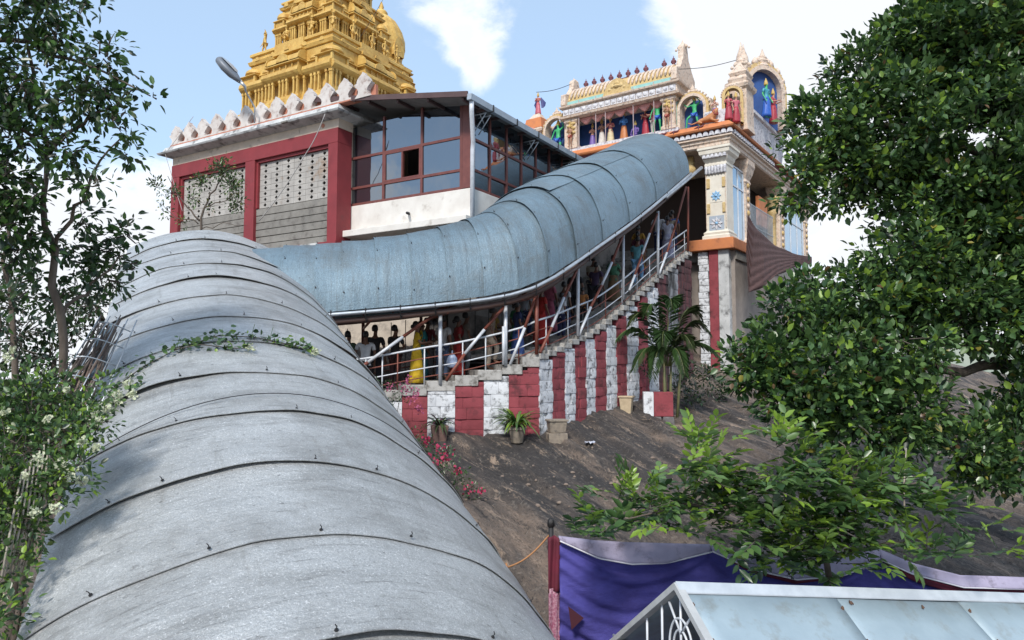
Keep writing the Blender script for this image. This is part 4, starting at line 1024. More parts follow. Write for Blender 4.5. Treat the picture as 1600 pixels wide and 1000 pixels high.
def figure_parts(ps, cloth, female=False):
    """meshes of one figure, about 1.68 m tall, facing -y: body, hair, upper, lower"""
    key = (ps, cloth, female)
    if key in FIG: return FIG[key]
    p = POSES[ps]; L = p['lean']; sw = 0.165 if female else 0.185
    def s(z): return -L * max(0, (z - 0.9)) / 0.6
    def arm(sx, e, w):
        e, w = np.array(e), np.array(w); d = (w - e) / np.linalg.norm(w - e); return e + np.array([0, s(1.2), 0]), w + np.array([0, s(1.1), 0]), w + d * 0.09 + np.array([0, s(1.1), 0])
    le, lw, lh = arm(-1, p['le'], p['lw']); re_, rw, rh = arm(1, p['re'], p['rw'])
    nd = {'pel': (0, 0, 0.93, 0.125, 0.10), 'bel': (0, s(1.08), 1.08, 0.115, 0.09), 'che': (0, s(1.27), 1.27, 0.14, 0.10), 'nkb': (0, s(1.42), 1.42, 0.065, 0.06), 'nk': (0, s(1.48) - 0.01, 1.48, 0.058, 0.06),
          'chin': (0, s(1.5) - 0.035, 1.535, 0.055, 0.062), 'hd': (0, s(1.58) - 0.015, 1.60, 0.072, 0.088), 'top': (0, s(1.64), 1.665, 0.055, 0.065), 'nose': (0, s(1.58) - 0.112, 1.575, 0.012),
          'lsh': (-sw, s(1.38), 1.385, 0.052), 'rsh': (sw, s(1.38), 1.385, 0.052), 'lel': (*le, 0.038), 'rel': (*re_, 0.038), 'lwr': (*lw, 0.026), 'rwr': (*rw, 0.026), 'lha': (*lh, 0.032, 0.018), 'rha': (*rh, 0.032, 0.018),
          'lhp': (-0.095, 0, 0.87, 0.085), 'rhp': (0.095, 0, 0.87, 0.085), 'lkn': (*p['lk'], 0.055), 'rkn': (*p['rk'], 0.055), 'lan': (*p['la'], 0.035), 'ran': (*p['ra'], 0.035),
          'lto': (p['la'][0] - 0.02, p['la'][1] - 0.16, p['la'][2] - 0.045, 0.035, 0.022), 'rto': (p['ra'][0] + 0.02, p['ra'][1] - 0.16, p['ra'][2] - 0.045, 0.035, 0.022)}
    ed = [('pel', 'bel'), ('bel', 'che'), ('che', 'nkb'), ('nkb', 'nk'), ('nk', 'chin'), ('chin', 'hd'), ('hd', 'top'), ('hd', 'nose'), ('che', 'lsh'), ('che', 'rsh'), ('lsh', 'lel'), ('rsh', 'rel'), ('lel', 'lwr'), ('rel', 'rwr'), ('lwr', 'lha'), ('rwr', 'rha'),
          ('pel', 'lhp'), ('pel', 'rhp'), ('lhp', 'lkn'), ('rhp', 'rkn'), ('lkn', 'lan'), ('rkn', 'ran'), ('lan', 'lto'), ('ran', 'rto')]
    for sd_, h, w in (('l', lh, lw), ('r', rh, rw)):            # four fingers and a thumb
        d = (h - w) / np.linalg.norm(h - w); sx = np.cross(d, [0, 1, 0.2]); sx /= np.linalg.norm(sx) + 1e-9
        for k, (o, ln) in enumerate(((-0.026, 0.055), (-0.009, 0.068), (0.009, 0.064), (0.026, 0.048))):
            a = h + sx * o + d * 0.03; b = a + d * ln * 0.6 + np.array([0, -0.004, -0.004]); c = b + d * ln * 0.4 + np.array([0, -0.012, -0.014])
            nd[f'{sd_}f{k}a'] = (*a, 0.009); nd[f'{sd_}f{k}b'] = (*b, 0.008); nd[f'{sd_}f{k}c'] = (*c, 0.007); ed += [(f'{sd_}ha', f'{sd_}f{k}a'), (f'{sd_}f{k}a', f'{sd_}f{k}b'), (f'{sd_}f{k}b', f'{sd_}f{k}c')]
        a = w + (h - w) * 0.45 + sx * 0.035; b = a + d * 0.045 + sx * 0.022; nd[sd_ + 'tha'] = (*a, 0.010); nd[sd_ + 'thb'] = (*b, 0.008); ed += [(sd_ + 'ha', sd_ + 'tha'), (sd_ + 'tha', sd_ + 'thb')]
    body = skin_mesh('body', nd, ed, 0)
    # ears and eyes-brow ridge are too small to see from here but cheap
    hz = s(1.6)
    mb = MB(); prof = [(0.005, 0.125), (0.055, 0.112), (0.088, 0.07), (0.099, 0.01), (0.092, -0.03), (0.072, -0.055)]
    mb.lathe(prof[::-1], 12, (0, hz + 0.034, 1.618), 0.84, 0.94)
    if female: mb.lathe([(0.02, -0.05), (0.045, -0.02), (0.05, 0.02), (0.03, 0.05), (0.01, 0.06)], 8, (0, hz + 0.125, 1.58))
    hair = mb.mesh('hair', True)
    # upper garment with sleeves
    g = 0.022
    un = {k: (*nd[k][:3], nd[k][3] + g, nd[k][4] + g) for k in ('pel', 'bel', 'che')}
    un['hem'] = (0, 0, 0.82 if cloth != 'dhoti' else 0.9, 0.15, 0.125); un['nkb'] = (0, s(1.42), 1.415, 0.075, 0.07)
    for q in 'lr':
        un[q + 'sh'] = (*nd[q + 'sh'][:3], 0.075); m_ = lerp(nd[q + 'sh'][:3], nd[q + 'el'][:3], 0.75); un[q + 'sl'] = (*m_, 0.062)
    upper = skin_mesh('shirt', un, [('hem', 'pel'), ('pel', 'bel'), ('bel', 'che'), ('che', 'nkb'), ('che', 'lsh'), ('che', 'rsh'), ('lsh', 'lsl'), ('rsh', 'rsl')], 0)
    if cloth == 'trousers':
        ln = {'pel': (0, 0, 0.92, 0.14, 0.115), 'lhp': (-0.095, 0, 0.85, 0.102), 'rhp': (0.095, 0, 0.85, 0.102), 'lkn': (*p['lk'], 0.078), 'rkn': (*p['rk'], 0.078), 'lan': (p['la'][0], p['la'][1], p['la'][2] + 0.02, 0.064), 'ran': (p['ra'][0], p['ra'][1], p['ra'][2] + 0.02, 0.064)}
        lower = skin_mesh('trousers', ln, [('pel', 'lhp'), ('pel', 'rhp'), ('lhp', 'lkn'), ('rhp', 'rkn'), ('lkn', 'lan'), ('rkn', 'ran')], 0)
    elif cloth == 'shorts':
        ln = {'pel': (0, 0, 0.92, 0.145, 0.118), 'lhp': (-0.095, 0, 0.85, 0.105), 'rhp': (0.095, 0, 0.85, 0.105), 'lkn': (*lerp((-0.095, 0, .85), p['lk'], .55), 0.09), 'rkn': (*lerp((0.095, 0, .85), p['rk'], .55), 0.09)}
        lower = skin_mesh('loincloth', ln, [('pel', 'lhp'), ('pel', 'rhp'), ('lhp', 'lkn'), ('rhp', 'rkn')], 0)
    else:                                                        # sari skirt / dhoti with folds, hem near the ankles
        n = 28; vs = []; rows = 9
        kx = (p['lk'][0] + p['rk'][0]) / 2; ky = min(p['lk'][1], p['rk'][1]); ax = (p['la'][0] + p['ra'][0]) / 2; ay = (p['la'][1] + p['ra'][1]) / 2
        for j in range(rows):
            t = j / (rows - 1); z = 1.0 - 0.93 * t
            rx = 0.135 + 0.10 * t ** 0.7 + abs(p['la'][0]) * 0.3 * t; ry = 0.112 + 0.10 * t ** 0.8; cy = ky * 0.6 * math.sin(math.pi * min(1, t * 1.05)) + ay * 0.5 * t
            for i in range(n):
                a = 2 * math.pi * i / n; f = 1 + 0.055 * t * math.sin(a * 9 + 1.3) + 0.02 * math.sin(a * 4 + j)
                vs.append((kx * t + rx * f * math.cos(a), cy + ry * f * math.sin(a), z))
        fs = [(j * n + i, (j + 1) * n + i, (j + 1) * n + (i + 1) % n, j * n + (i + 1) % n) for j in range(rows - 1) for i in range(n)]
        fs.append(tuple(range(n))); fs.append(tuple((rows - 1) * n + i for i in range(n - 1, -1, -1)))
        mb = MB(); mb.add(vs, fs); lower = mb.mesh('skirt', True)
    r = dict(body=body, hair=hair, upper=upper, lower=lower)
    if female:                                                   # the loose end of the sari over the shoulder
        mb = MB(); vs = []; n = 12; w = 6
        for i in range(n + 1):
            t = i / n; a = -2.2 + 4.4 * t
            c = np.array([0.16 * math.sin(a) * 1.05, s(1.2) + (-0.155) * math.cos(a), 1.02 + 0.44 * (1 - abs(t - 0.62) / 0.62)])
            for j in range(w): 
                q = j / (w - 1) - 0.5; vs.append(c + np.array([0.12 * q, 0.012 * math.sin(j * 2.4), 0.12 * q]))
        fs = [(i * w + j, i * w + j + 1, (i + 1) * w + j + 1, (i + 1) * w + j) for i in range(n) for j in range(w - 1)]
        b = len(vs); vs += [v * np.array([0.94, 0.94, 1.0]) for v in vs]; fs += [tuple(k + b for k in f[::-1]) for f in list(fs)]
        mb.add(vs, fs); r['shawl'] = mb.mesh('shawl', True)
    FIG[key] = r; return r
CLOTHS = {}
def cloth(c, r=0.85):
    k = 'cloth_%d_%d_%d' % tuple(int(v * 255) for v in c)
    return mat(k, c, r, col2=tuple(v * 0.75 for v in c), scale=9, bump=0.15, bump_scale=40)
M_SKIN = mat('brown_skin', (0.17, 0.082, 0.05), 0.55, col2=(0.14, 0.068, 0.042), scale=12)
M_HAIR = mat('black_hair', (0.012, 0.010, 0.010), 0.45, bump=0.4, bump_scale=120)
def put_figure(name, label, cat, parts, loc, rotz, scale, mats, group=None, parent=None):
    root = thing(name, label, cat, tuple(loc), rotz, group) if parent is None else None
    if root is not None: root.scale = (scale,) * 3
    for k, nm in (('body', 'body'), ('hair', 'hair'), ('upper', 'upper_garment'), ('lower', 'lower_garment'), ('shawl', 'shawl')):
        if k not in parts or mats.get(k) is None: continue
        me = parts[k]
        if len(me.materials) == 0: me.materials.append(M_SKIN)
        o = bpy.data.objects.new(nm, me); COL.objects.link(o); o.parent = root
        o.material_slots[0].link = 'OBJECT'; o.material_slots[0].material = mats[k]
    return root

def build_people():
    W = lambda s, inw, dz=0.0: tuple(wall_pt(s, inw)[:2]) + (stair_z(s) + dz,)
    def sx(px): return hitA(px, 560, -0.6)[0] if px < 850 else hitB(px, 480, -0.6)[0]
    ws, gy, dk, bl, nv, rd, yl, bg, tl = (0.62, 0.63, 0.65), (0.22, 0.22, 0.23), (0.02, 0.02, 0.025), (0.05, 0.10, 0.30), (0.02, 0.03, 0.09), (0.42, 0.025, 0.02), (0.55, 0.36, 0.015), (0.40, 0.33, 0.26), (0.12, 0.33, 0.38)
    grp = 'pilgrims queueing on the covered stair'
    # (label, px on the wall line, inset, facing degrees (0 = towards camera), pose, cloth, female, scale, upper, lower, shawl)
    L = [
        ('person in a dark green shirt behind the edge of the long grey canopy', 545, 1.3, 160, 'stand', 'trousers', False, 1.0, (0.05, 0.09, 0.05), dk, None),
        ('person in a white shirt, first from the left at the stair foot', 572, 0.9, 190, 'rail', 'trousers', False, 0.97, ws, dk, None),
        ('tall person in black with the head against the bright gap at left', 590, 1.7, 175, 'stand', 'trousers', False, 1.06, dk, dk, None),
        ('person in a black top under the red and white brace at left', 622, 1.5, 150, 'carry', 'trousers', False, 1.0, (0.03, 0.03, 0.03), (0.08, 0.03, 0.03), None),
        ('person in a yellow sari walking behind the lower railing', 652, 0.75, 100, 'carry', 'sari', True, 0.98, yl, yl, yl),
        ('person in a pale grey shirt beside the first white post', 694, 1.0, 150, 'rail', 'trousers', False, 1.02, (0.42, 0.42, 0.42), (0.06, 0.09, 0.16), None),
        ('person in a red sari just right of the first white post', 722, 1.25, 110, 'stand', 'sari', True, 0.97, (0.25, 0.02, 0.02), rd, (0.25, 0.02, 0.02)),
        ('person in grey with an arm on the rail, between the lower braces', 738, 1.8, 120, 'rail', 'trousers', False, 1.03, (0.20, 0.17, 0.15), gy, None),
        ('person in beige trousers and brown shirt beside the second white post', 767, 0.8, 95, 'climb', 'trousers', False, 1.0, (0.26, 0.20, 0.15), bg, None),
        ('person in a deep blue dress at the bend of the stair', 813, 0.9, 110, 'stand', 'sari', True, 0.97, nv, bl, nv),
        ('person in a bright red sari above the bend of the stair', 852, 0.75, 130, 'stand', 'sari', True, 1.0, rd, rd, rd),
        ('child in a white shirt on the upper flight', 876, 0.6, 120, 'rail', 'trousers', False, 0.8, ws, nv, None),
        ('person in a pale shirt close behind the child in white', 888, 0.8, 140, 'climb', 'trousers', False, 0.96, (0.5, 0.5, 0.52), nv, None),
        ('person in an orange top among dark figures on the upper flight', 915, 0.7, 160, 'stand', 'trousers', False, 0.72, (0.42, 0.17, 0.05), dk, None),
        ('person in black half way up the upper flight', 925, 1.2, 150, 'stand', 'trousers', False, 1.05, dk, dk, None),
        ('person in dark purple half way up the upper flight', 943, 0.9, 150, 'climb', 'trousers', False, 1.0, (0.05, 0.03, 0.07), dk, None),
        ('person in a green top below the teal figure', 963, 0.7, 160, 'carry', 'sari', True, 0.95, (0.05, 0.16, 0.09), (0.16, 0.10, 0.05), (0.07, 0.18, 0.10)),
        ('person in a teal top and pale blue trousers high on the stair', 992, 0.5, 150, 'climb', 'trousers', False, 1.05, tl, (0.20, 0.40, 0.62), None),
        ('person in a maroon dress behind the teal figure', 1010, 0.9, 150, 'stand', 'sari', True, 1.0, (0.10, 0.02, 0.04), (0.12, 0.03, 0.05), (0.10, 0.02, 0.04)),
        ('person in a pale patterned dress near the stair top', 1043, 0.55, 170, 'rail', 'sari', True, 1.04, (0.42, 0.42, 0.50), (0.34, 0.34, 0.46), (0.45, 0.45, 0.5)),
        ('person in a beige shirt near the stair top', 1054, 0.75, 150, 'climb', 'trousers', False, 1.04, (0.36, 0.31, 0.24), (0.05, 0.05, 0.06), None),
        ('person in a blue shirt at the stair top', 1071, 0.7, 170, 'stand', 'trousers', False, 1.06, (0.03, 0.08, 0.28), nv, None),
        ('person in turquoise standing behind the yellow sari', 668, 1.9, 120, 'stand', 'sari', True, 1.0, (0.04, 0.28, 0.30), (0.05, 0.25, 0.30), (0.06, 0.3, 0.32)),
        ('person in a maroon shirt behind the first white post', 680, 2.2, 150, 'carry', 'trousers', False, 1.05, (0.16, 0.03, 0.04), gy, None),
        ('person in a white sari behind the grey shirt', 706, 2.0, 130, 'stand', 'sari', True, 1.0, (0.5, 0.48, 0.45), (0.5, 0.46, 0.42), (0.55, 0.5, 0.45)),
        ('person in a mustard shirt behind the second white post', 785, 1.7, 110, 'carry', 'trousers', False, 1.03, (0.34, 0.22, 0.05), dk, None),
        ('person in a green sari behind the blue dress', 826, 1.9, 130, 'stand', 'sari', True, 1.0, (0.04, 0.20, 0.10), (0.05, 0.22, 0.10), (0.06, 0.24, 0.12)),
        ('person in a striped grey shirt behind the bright red sari', 862, 1.6, 140, 'climb', 'trousers', False, 1.06, (0.30, 0.31, 0.34), nv, None),
        ('person in pink high behind the child in white', 897, 1.5, 150, 'stand', 'sari', True, 1.05, (0.45, 0.12, 0.18), (0.42, 0.10, 0.16), (0.45, 0.12, 0.18)),
        ('person in a cream shirt behind the green top', 955, 1.3, 150, 'climb', 'trousers', False, 1.05, (0.46, 0.42, 0.34), dk, None),
        ('person in an ochre sari behind the maroon dress', 1022, 1.2, 150, 'stand', 'sari', True, 1.05, (0.36, 0.20, 0.03), (0.38, 0.2, 0.03), (0.36, 0.2, 0.03)),
        ('person in a white shirt last before the stair top', 1062, 1.3, 160, 'stand', 'trousers', False, 1.08, ws, nv, None),
    ]
    for lab, px, inw, ang, ps, cl, fem, sc, up, lo, sh in L:
        s = sx(px); s = min(s, S_TOP - 0.2)
        put_figure('person', lab, 'person', figure_parts(ps, cl, fem), W(s, inw, 0.0), R_(ang), sc,
                   dict(body=M_SKIN, hair=M_HAIR, upper=cloth(up), lower=cloth(lo), shawl=cloth(sh) if sh else None), grp)
    # the carrier bag in a hand
    s = sx(706); p = wall_pt(s, 0.55); mb = MB(); z = stair_z(s)
    mb.lathe([(0.05, 0.0), (0.13, 0.03), (0.155, 0.14), (0.13, 0.26), (0.07, 0.34), (0.02, 0.38), (0.015, 0.46)], 12, (0, 0, 0), 1.0, 0.6)
    o = mb.build('carrier_bag', mat('pale_blue_plastic', (0.42, 0.52, 0.72), 0.4, trans=0.2), None, True, loc=(p[0], p[1], z + 0.32)); tag(o, 'pale blue plastic carrier bag held low beside the first white post', 'bag')
build_people()
# ================================================================== golden towers
FT = Frame(518, 150, 33, 31)
M_GOLD = mat('gold_paint', (0.63, 0.425, 0.125), 0.55, 0.05, col2=(0.47, 0.285, 0.07), scale=2.0, stain=(0.36, 0.17, 0.035), stain_scale=3.0, stain_at=(0.55, 0.72), bump=0.9, bump_scale=11, vary=0.06, spec=0.4)
def kuta_mesh(w, h, round_=True):
    """miniature square shrine: body with pilasters, eave, bell dome, finial"""
    mb = MB(); a = w / 2
    mb.box(-a * .8, a * .8, -a * .8, a * .8, 0, h * .30)
    for sx in (-1, 1):
        for sy in (-1, 1): mb.box(sx * a * .86 - .05 * w, sx * a * .86 + .05 * w, sy * a * .86 - .05 * w, sy * a * .86 + .05 * w, 0, h * .30)
    mb.sweep_rect(-a * .85, a * .85, -a * .85, a * .85, [(0.0, h * .30), (a * .22, h * .33), (a * .22, h * .36), (a * .02, h * .42), (-a * .1, h * .44)])
    mb.lathe([(a * .80, h * .44), (a * .98, h * .52), (a * .95, h * .62), (a * .72, h * .74), (a * .36, h * .84), (a * .22, h * .86), (a * .26, h * .89), (a * .10, h * .92), (a * .03, h * 1.02)], 12)
    return mb
def shala_mesh(w, d, h):
    """miniature barrel-roofed shrine, long along x, front at -y"""
    mb = MB(); a = w / 2; b = d / 2
    mb.box(-a * .92, a * .92, -b * .8, b * .8, 0, h * .30)
    for q in np.linspace(-a * .9, a * .9, 6): mb.box(q - .035, q + .035, -b * .95, -b * .79, 0, h * .30)
    mb.sweep_rect(-a * .92, a * .92, -b * .85, b * .85, [(0.0, h * .30), (b * .3, h * .33), (b * .3, h * .37), (0, h * .44)])
    n = 10; out = []
    for i in range(n + 1):
        t = math.pi * i / n; out.append((-b * 1.05 * math.cos(t) * (1.0 + .12 * math.sin(2 * t) * 0), h * .44 + h * .42 * math.sin(t) ** .9))
    vs = []; 
    for x, e in ((-a * .95, 1.0), (a * .95, 1.0)): vs += [(x, y, z) for y, z in out]
    fs = [(i, i + 1, i + 1 + n + 1, i + n + 1) for i in range(n)] + [tuple(range(n, -1, -1)), tuple(range(n + 1, 2 * n + 2))]
    mb.add(vs, fs)
    for x in (-a * .96, a * .96):
        mb.add([(x + s * .03, y * 1.12, h * .42 + (z - h * .42) * 1.16) for s in (-1, 1) for y, z in out], [(i, i + n + 1, i + n + 2, i + 1) for i in range(n)] + [tuple(range(n + 1)), tuple(range(2 * n + 1, n, -1))])
    # horseshoe gable in the middle of the front
    mb.add([(0.36 * w * .5 * math.cos(t) , -b * 1.1 + q, h * .46 + 0.36 * h * math.sin(t)) for q in (0, .12) for t in np.linspace(0, math.pi, 9)], [tuple(range(9)), tuple(range(17, 8, -1))] + [(i + 9, i, i + 1, i + 10)[::-1] for i in range(8)])
    for q in np.linspace(-a * .7, a * .7, 4): mb.lathe([(.05, h * .84), (.075, h * .88), (.03, h * .93), (.045, h * .96), (.01, h * 1.04)], 7, (q, 0, 0))
    return mb
def gold_figure(root, ps, x, y, z, rot, sc):
    """small gilded figure standing on a ledge, joined to the tower"""
    parts = figure_parts(ps, 'shorts'); key = 'gold_' + ps
    if key not in FIG:
        bm = bmesh.new()
        for k in ('body', 'hair', 'lower'): bm.from_mesh(parts[k])
        g = bmesh.ops.create_cone(bm, segments=9, radius1=0.11, radius2=0.02, depth=0.26, cap_ends=True, matrix=Matrix.Translation((0, 0.01, 1.78)))
        me = bpy.data.meshes.new('figurine'); bm.to_mesh(me); bm.free(); me.polygons.foreach_set('use_smooth', [True] * len(me.polygons)); me.materials.clear(); me.materials.append(M_GOLD); FIG[key] = me
    o = link('figurine', FIG[key], None, root, (x, y, z)); o.rotation_euler = (0, 0, rot); o.scale = (sc * 1.15, sc * 1.15, sc); return o

def golden_tower(cx, cy, label, tiers, zb, dome, name='temple_tower'):
    root = FT.thing(name, label, 'temple tower', cx, cy, zb)
    def Z(z): return z - zb
    for ti, T in enumerate(tiers):
        H, z0, z1 = T['H'], T['z0'], T['z1']; hh = z1 - z0
        zA = z0 + hh * T.get('plinth', 0.10); zB = zA + hh * T.get('cols', 0.26); zC = zB + hh * 0.09; zD = z0 + hh * T.get('corn', 0.80)
        # plinth mouldings
        st = [(0.10, Z(z0)), (0.10, Z(z0 + (zA - z0) * .25)), (0.02, Z(z0 + (zA - z0) * .3)), (0.04, Z(z0 + (zA - z0) * .55)), (0.12, Z(z0 + (zA - z0) * .6)), (0.12, Z(z0 + (zA - z0) * .85)), (0.0, Z(z0 + (zA - z0) * .9)), (0.0, Z(zA))]
        mb = MB(); mb.sweep_rect(-H, H, -H, H, st)
        for s in range(4):                                     # projecting middle of each side
            M = Matrix.Rotation(s * math.pi / 2, 4, 'Z')
            for k in range(0, len(st) - 1, 1):
                if st[k + 1][1] - st[k][1] > 0.02: mb.box(-H * .38, H * .38, -H - st[k][0] - 0.22, -H, st[k][1] + 0.002, st[k + 1][1] - 0.002, M)
        mb.build('plinth', M_GOLD, root)
        mb = MB(); mb.box(-H + .32, H - .32, -H + .32, H - .32, Z(zA - 0.05), Z(zD + 0.05)); mb.build('wall', M_GOLD, root)
        # rows of little pillars, ledges
        for s in range(4):
            M = Matrix.Rotation(s * math.pi / 2, 4, 'Z'); mb = MB(); q = -H + 0.08; i = 0
            while q < H - 0.04:
                out = 0.20 if abs(q) < H * .36 else 0.0
                if i % 4 != 3:
                    r = 0.045; zz = [Z(zA), Z(zA + (zB - zA) * .12), Z(zA + (zB - zA) * .85), Z(zB)]
                    mb.box(q - r, q + r, -H - out + 0.02, -H - out + 0.13, zz[1], zz[2], M); mb.box(q - r * 1.6, q + r * 1.6, -H - out, -H - out + 0.16, zz[2] + .001, zz[3], M); mb.box(q - r * 1.5, q + r * 1.5, -H - out, -H - out + 0.16, zz[0], zz[1] - .001, M)
                q += H / 13.0; i += 1
            mb.build('pillar_row', M_GOLD, root)
            mb = MB(); prof = [(0.0, zB), (0.10, zB + (zC - zB) * .2), (0.17, zB + (zC - zB) * .45), (0.12, zB + (zC - zB) * .9), (0.0, zC)]
            def strip(x0, x1, o):
                n = len(prof); vs = [M @ Vector((x, -H - o - p, Z(z))) for x in (x0, x1) for p, z in prof] + [M @ Vector((x, -H + .5, Z(z))) for x in (x0, x1) for z in (zB, zC)]
                fs = [(i, i + n, i + n + 1, i + 1) for i in range(n - 1)] + [tuple(range(n - 1, -1, -1)) + (2 * n, 2 * n + 1), tuple(range(n, 2 * n)) + (2 * n + 3, 2 * n + 2), (0, 2 * n, 2 * n + 2, n), (n - 1, 2 * n - 1, 2 * n + 3, 2 * n + 1)]
                mb.add(vs, fs)
            strip(-H - .02, -H * .42, 0.0); strip(-H * .40, H * .40, 0.22); strip(H * .42, H - .02, 0.0)
            mb.build('ledge', M_GOLD, root)
        # miniature shrines
        hs = (zD - zC) * 1.12
        ku = kuta_mesh(H * .36, hs).mesh('corner_shrine', True); ku.materials.append(M_GOLD); ku.set_sharp_from_angle(angle=R_(30))
        nk = kuta_mesh(H * .20, hs * .78).mesh('small_shrine', True); nk.materials.append(M_GOLD); nk.set_sharp_from_angle(angle=R_(30))
        sh = shala_mesh(H * .74, H * .30, hs * 1.0).mesh('barrel_shrine', True); sh.materials.append(M_GOLD); sh.set_sharp_from_angle(angle=R_(30))
        for s in range(4):
            a = s * math.pi / 2; ca, sa = math.cos(a), math.sin(a)
            def put(me, nm, x, y):
                o = link(nm, me, None, root, (x * ca - y * sa, x * sa + y * ca, Z(zC) - 0.004)); o.rotation_euler = (0, 0, a)
            put(ku, 'corner_shrine', -H + H * .16, -H + H * .16)
            put(nk, 'small_shrine', -H * .53, -H + H * .14); put(nk, 'small_shrine', H * .53, -H + H * .14); put(sh, 'barrel_shrine', 0, -H + H * .10)
        # heavy cornice over the shrines
        Hc = T['Hc']; zc1 = z1 - zD
        mb = MB(); mb.sweep_rect(-Hc, Hc, -Hc, Hc, [(-0.25, Z(zD)), (0.10, Z(zD + zc1 * .12)), (0.16, Z(zD + zc1 * .34)), (0.04, Z(zD + zc1 * .48)), (0.0, Z(zD + zc1 * .52)), (0.0, Z(zD + zc1 * .70)), (0.09, Z(zD + zc1 * .74)), (0.09, Z(zD + zc1 * .9)), (0.0, Z(z1))])
        for s in range(4):
            M = Matrix.Rotation(s * math.pi / 2, 4, 'Z')
            mb.box(-Hc * .36, Hc * .36, -Hc - .26, -Hc + .1, Z(zD + zc1 * .14), Z(zD + zc1 * .36), M); mb.box(-Hc * .36, Hc * .36, -Hc - .14, -Hc + .1, Z(zD + zc1 * .37), Z(z1 - .02), M)
            for q in np.linspace(-Hc * .8, Hc * .8, 5):
                mb.add([M @ Vector((q + .16 * math.cos(t), -Hc - (.30 if abs(q) < Hc * .36 else .17) + d, Z(zD + zc1 * .30) + .2 * math.sin(t))) for d in (0, .05) for t in np.linspace(0, math.pi, 7)], [tuple(range(7)), tuple(range(13, 6, -1))] + [(i + 7, i, i + 1, i + 8)[::-1] for i in range(6)])
        mb.build('cornice', M_GOLD, root)
        for (ps, x, y, rot, sc) in T.get('figs', ()):
            gold_figure(root, ps, x, y, Z(z1) - 0.01, rot, sc)
    H, z0 = dome['H'], dome['z0']; hd = dome['h']
    ribs = 16; vs = []; prof = [(.80, 0), (.86, .04), (.80, .08), (.95, .14), (1.06, .26), (1.05, .40), (.92, .56), (.70, .70), (.42, .80), (.24, .84), (.30, .87), (.22, .91), (.08, .94), (.12, .97), (.03, 1.06)]
    n = ribs * 4
    for r, z in prof:
        for j in range(n):
            a = 2 * math.pi * j / n; f = 1 + (0.05 * abs(math.sin(ribs * a / 2)) if .1 < z < .8 else 0)
            vs.append((H * r * f * math.cos(a), H * r * f * math.sin(a), Z(z0) + hd * z))
    k = len(prof); fs = [(i * n + j, i * n + (j + 1) % n, (i + 1) * n + (j + 1) % n, (i + 1) * n + j) for i in range(k - 1) for j in range(n)]; fs.append(tuple(range(n - 1, -1, -1))); fs.append(tuple((k - 1) * n + j for j in range(n)))
    mb = MB(); mb.add(vs, fs); mb.build('dome', M_GOLD, root, True)
    for s in range(4):
        a = s * math.pi / 2; M = Matrix.Rotation(a, 4, 'Z'); mb = MB()
        mb.add([M @ Vector((.34 * H * math.cos(t), -H * 1.10 + d, Z(z0) + hd * .16 + hd * .24 * math.sin(t))) for d in (0, .25) for t in np.linspace(-.3, math.pi + .3, 11)], [tuple(range(11)), tuple(range(21, 10, -1))] + [(i + 11, i, i + 1, i + 12)[::-1] for i in range(10)])
        mb.build('dome_niche', M_GOLD, root)
    return root
golden_tower(-3.2, 3.2, 'large golden pyramidal temple tower above the maroon block', [
    dict(H=3.2, Hc=2.85, z0=11.6, z1=16.34, plinth=.36, cols=.19, corn=.84, figs=[('raise', -2.45, -2.4, R_(-20), .72), ('carry', 2.4, -2.4, R_(20), .62), ('sit', -.9, -2.35, 0, .7), ('carry', .9, -2.35, 0, .72), ('stand', 2.4, -1.0, R_(90), .7), ('raise', 2.42, .4, R_(90), .72), ('stand', 2.4, 1.4, R_(90), .7), ('raise', 2.42, 2.35, R_(90), .7), ('stand', -2.4, 1.2, R_(-90), .7)]),
    dict(H=2.1, Hc=1.8, z0=16.34, z1=19.3, plinth=.10, cols=.30, corn=.82, figs=[('raise', -1.45, -1.45, R_(-30), .6), ('carry', 1.45, -1.45, R_(30), .6)]),
    dict(H=1.45, Hc=1.2, z0=19.3, z1=21.3, plinth=.1, cols=.3, corn=.82)], 9.4, dict(H=1.15, z0=21.3, h=3.2))
golden_tower(-7.3, 11.6, 'smaller golden tower with ribbed dome behind the large one', [
    dict(H=2.35, Hc=2.1, z0=13.0, z1=17.6, plinth=.36, cols=.19, corn=.84, figs=[('raise', 1.6, -1.7, R_(30), .7), ('carry', 1.7, .4, R_(90), .7)]),
    dict(H=1.6, Hc=1.4, z0=17.6, z1=20.1, plinth=.10, cols=.30, corn=.82, figs=[('raise', 1.05, -1.05, R_(30), .7)])], 9.4, dict(H=1.45, z0=20.1, h=4.2))
# ================================================================== carved entrance pavilion
FA = Frame(1136, 300, 29.5, 35)
M_CARVE = mat('painted_stucco_cream', (0.66, 0.58, 0.49), 0.8, col2=(0.56, 0.40, 0.30), scale=9, amt=.7, stain=(0.20, 0.17, 0.15), stain_scale=8, stain_at=(0.53, 0.66), bump=1.0, bump_scale=14)
M_CARVE_W = mat('painted_stucco_white', (0.66, 0.66, 0.67), 0.8, col2=(0.48, 0.47, 0.52), scale=9, amt=.7, stain=(0.15, 0.15, 0.18), stain_scale=9, stain_at=(0.54, 0.66), bump=1.0, bump_scale=14)
M_CARVE_G = mat('painted_stucco_ochre', (0.48, 0.33, 0.13), 0.75, col2=(0.58, 0.44, 0.22), scale=7, stain=(0.20, 0.12, 0.06), stain_scale=6, stain_at=(0.55, 0.7), bump=0.6, bump_scale=22)
M_PINK = mat('pink_paint', (0.62, 0.30, 0.27), 0.8, col2=(0.52, 0.24, 0.22), scale=5, bump=0.3)
M_ORANGE = mat('orange_paint', (0.56, 0.20, 0.07), 0.75, col2=(0.48, 0.17, 0.07), scale=3, stain=(0.2, 0.09, 0.05), stain_scale=3, stain_at=(0.58, 0.76), bump=0.2)
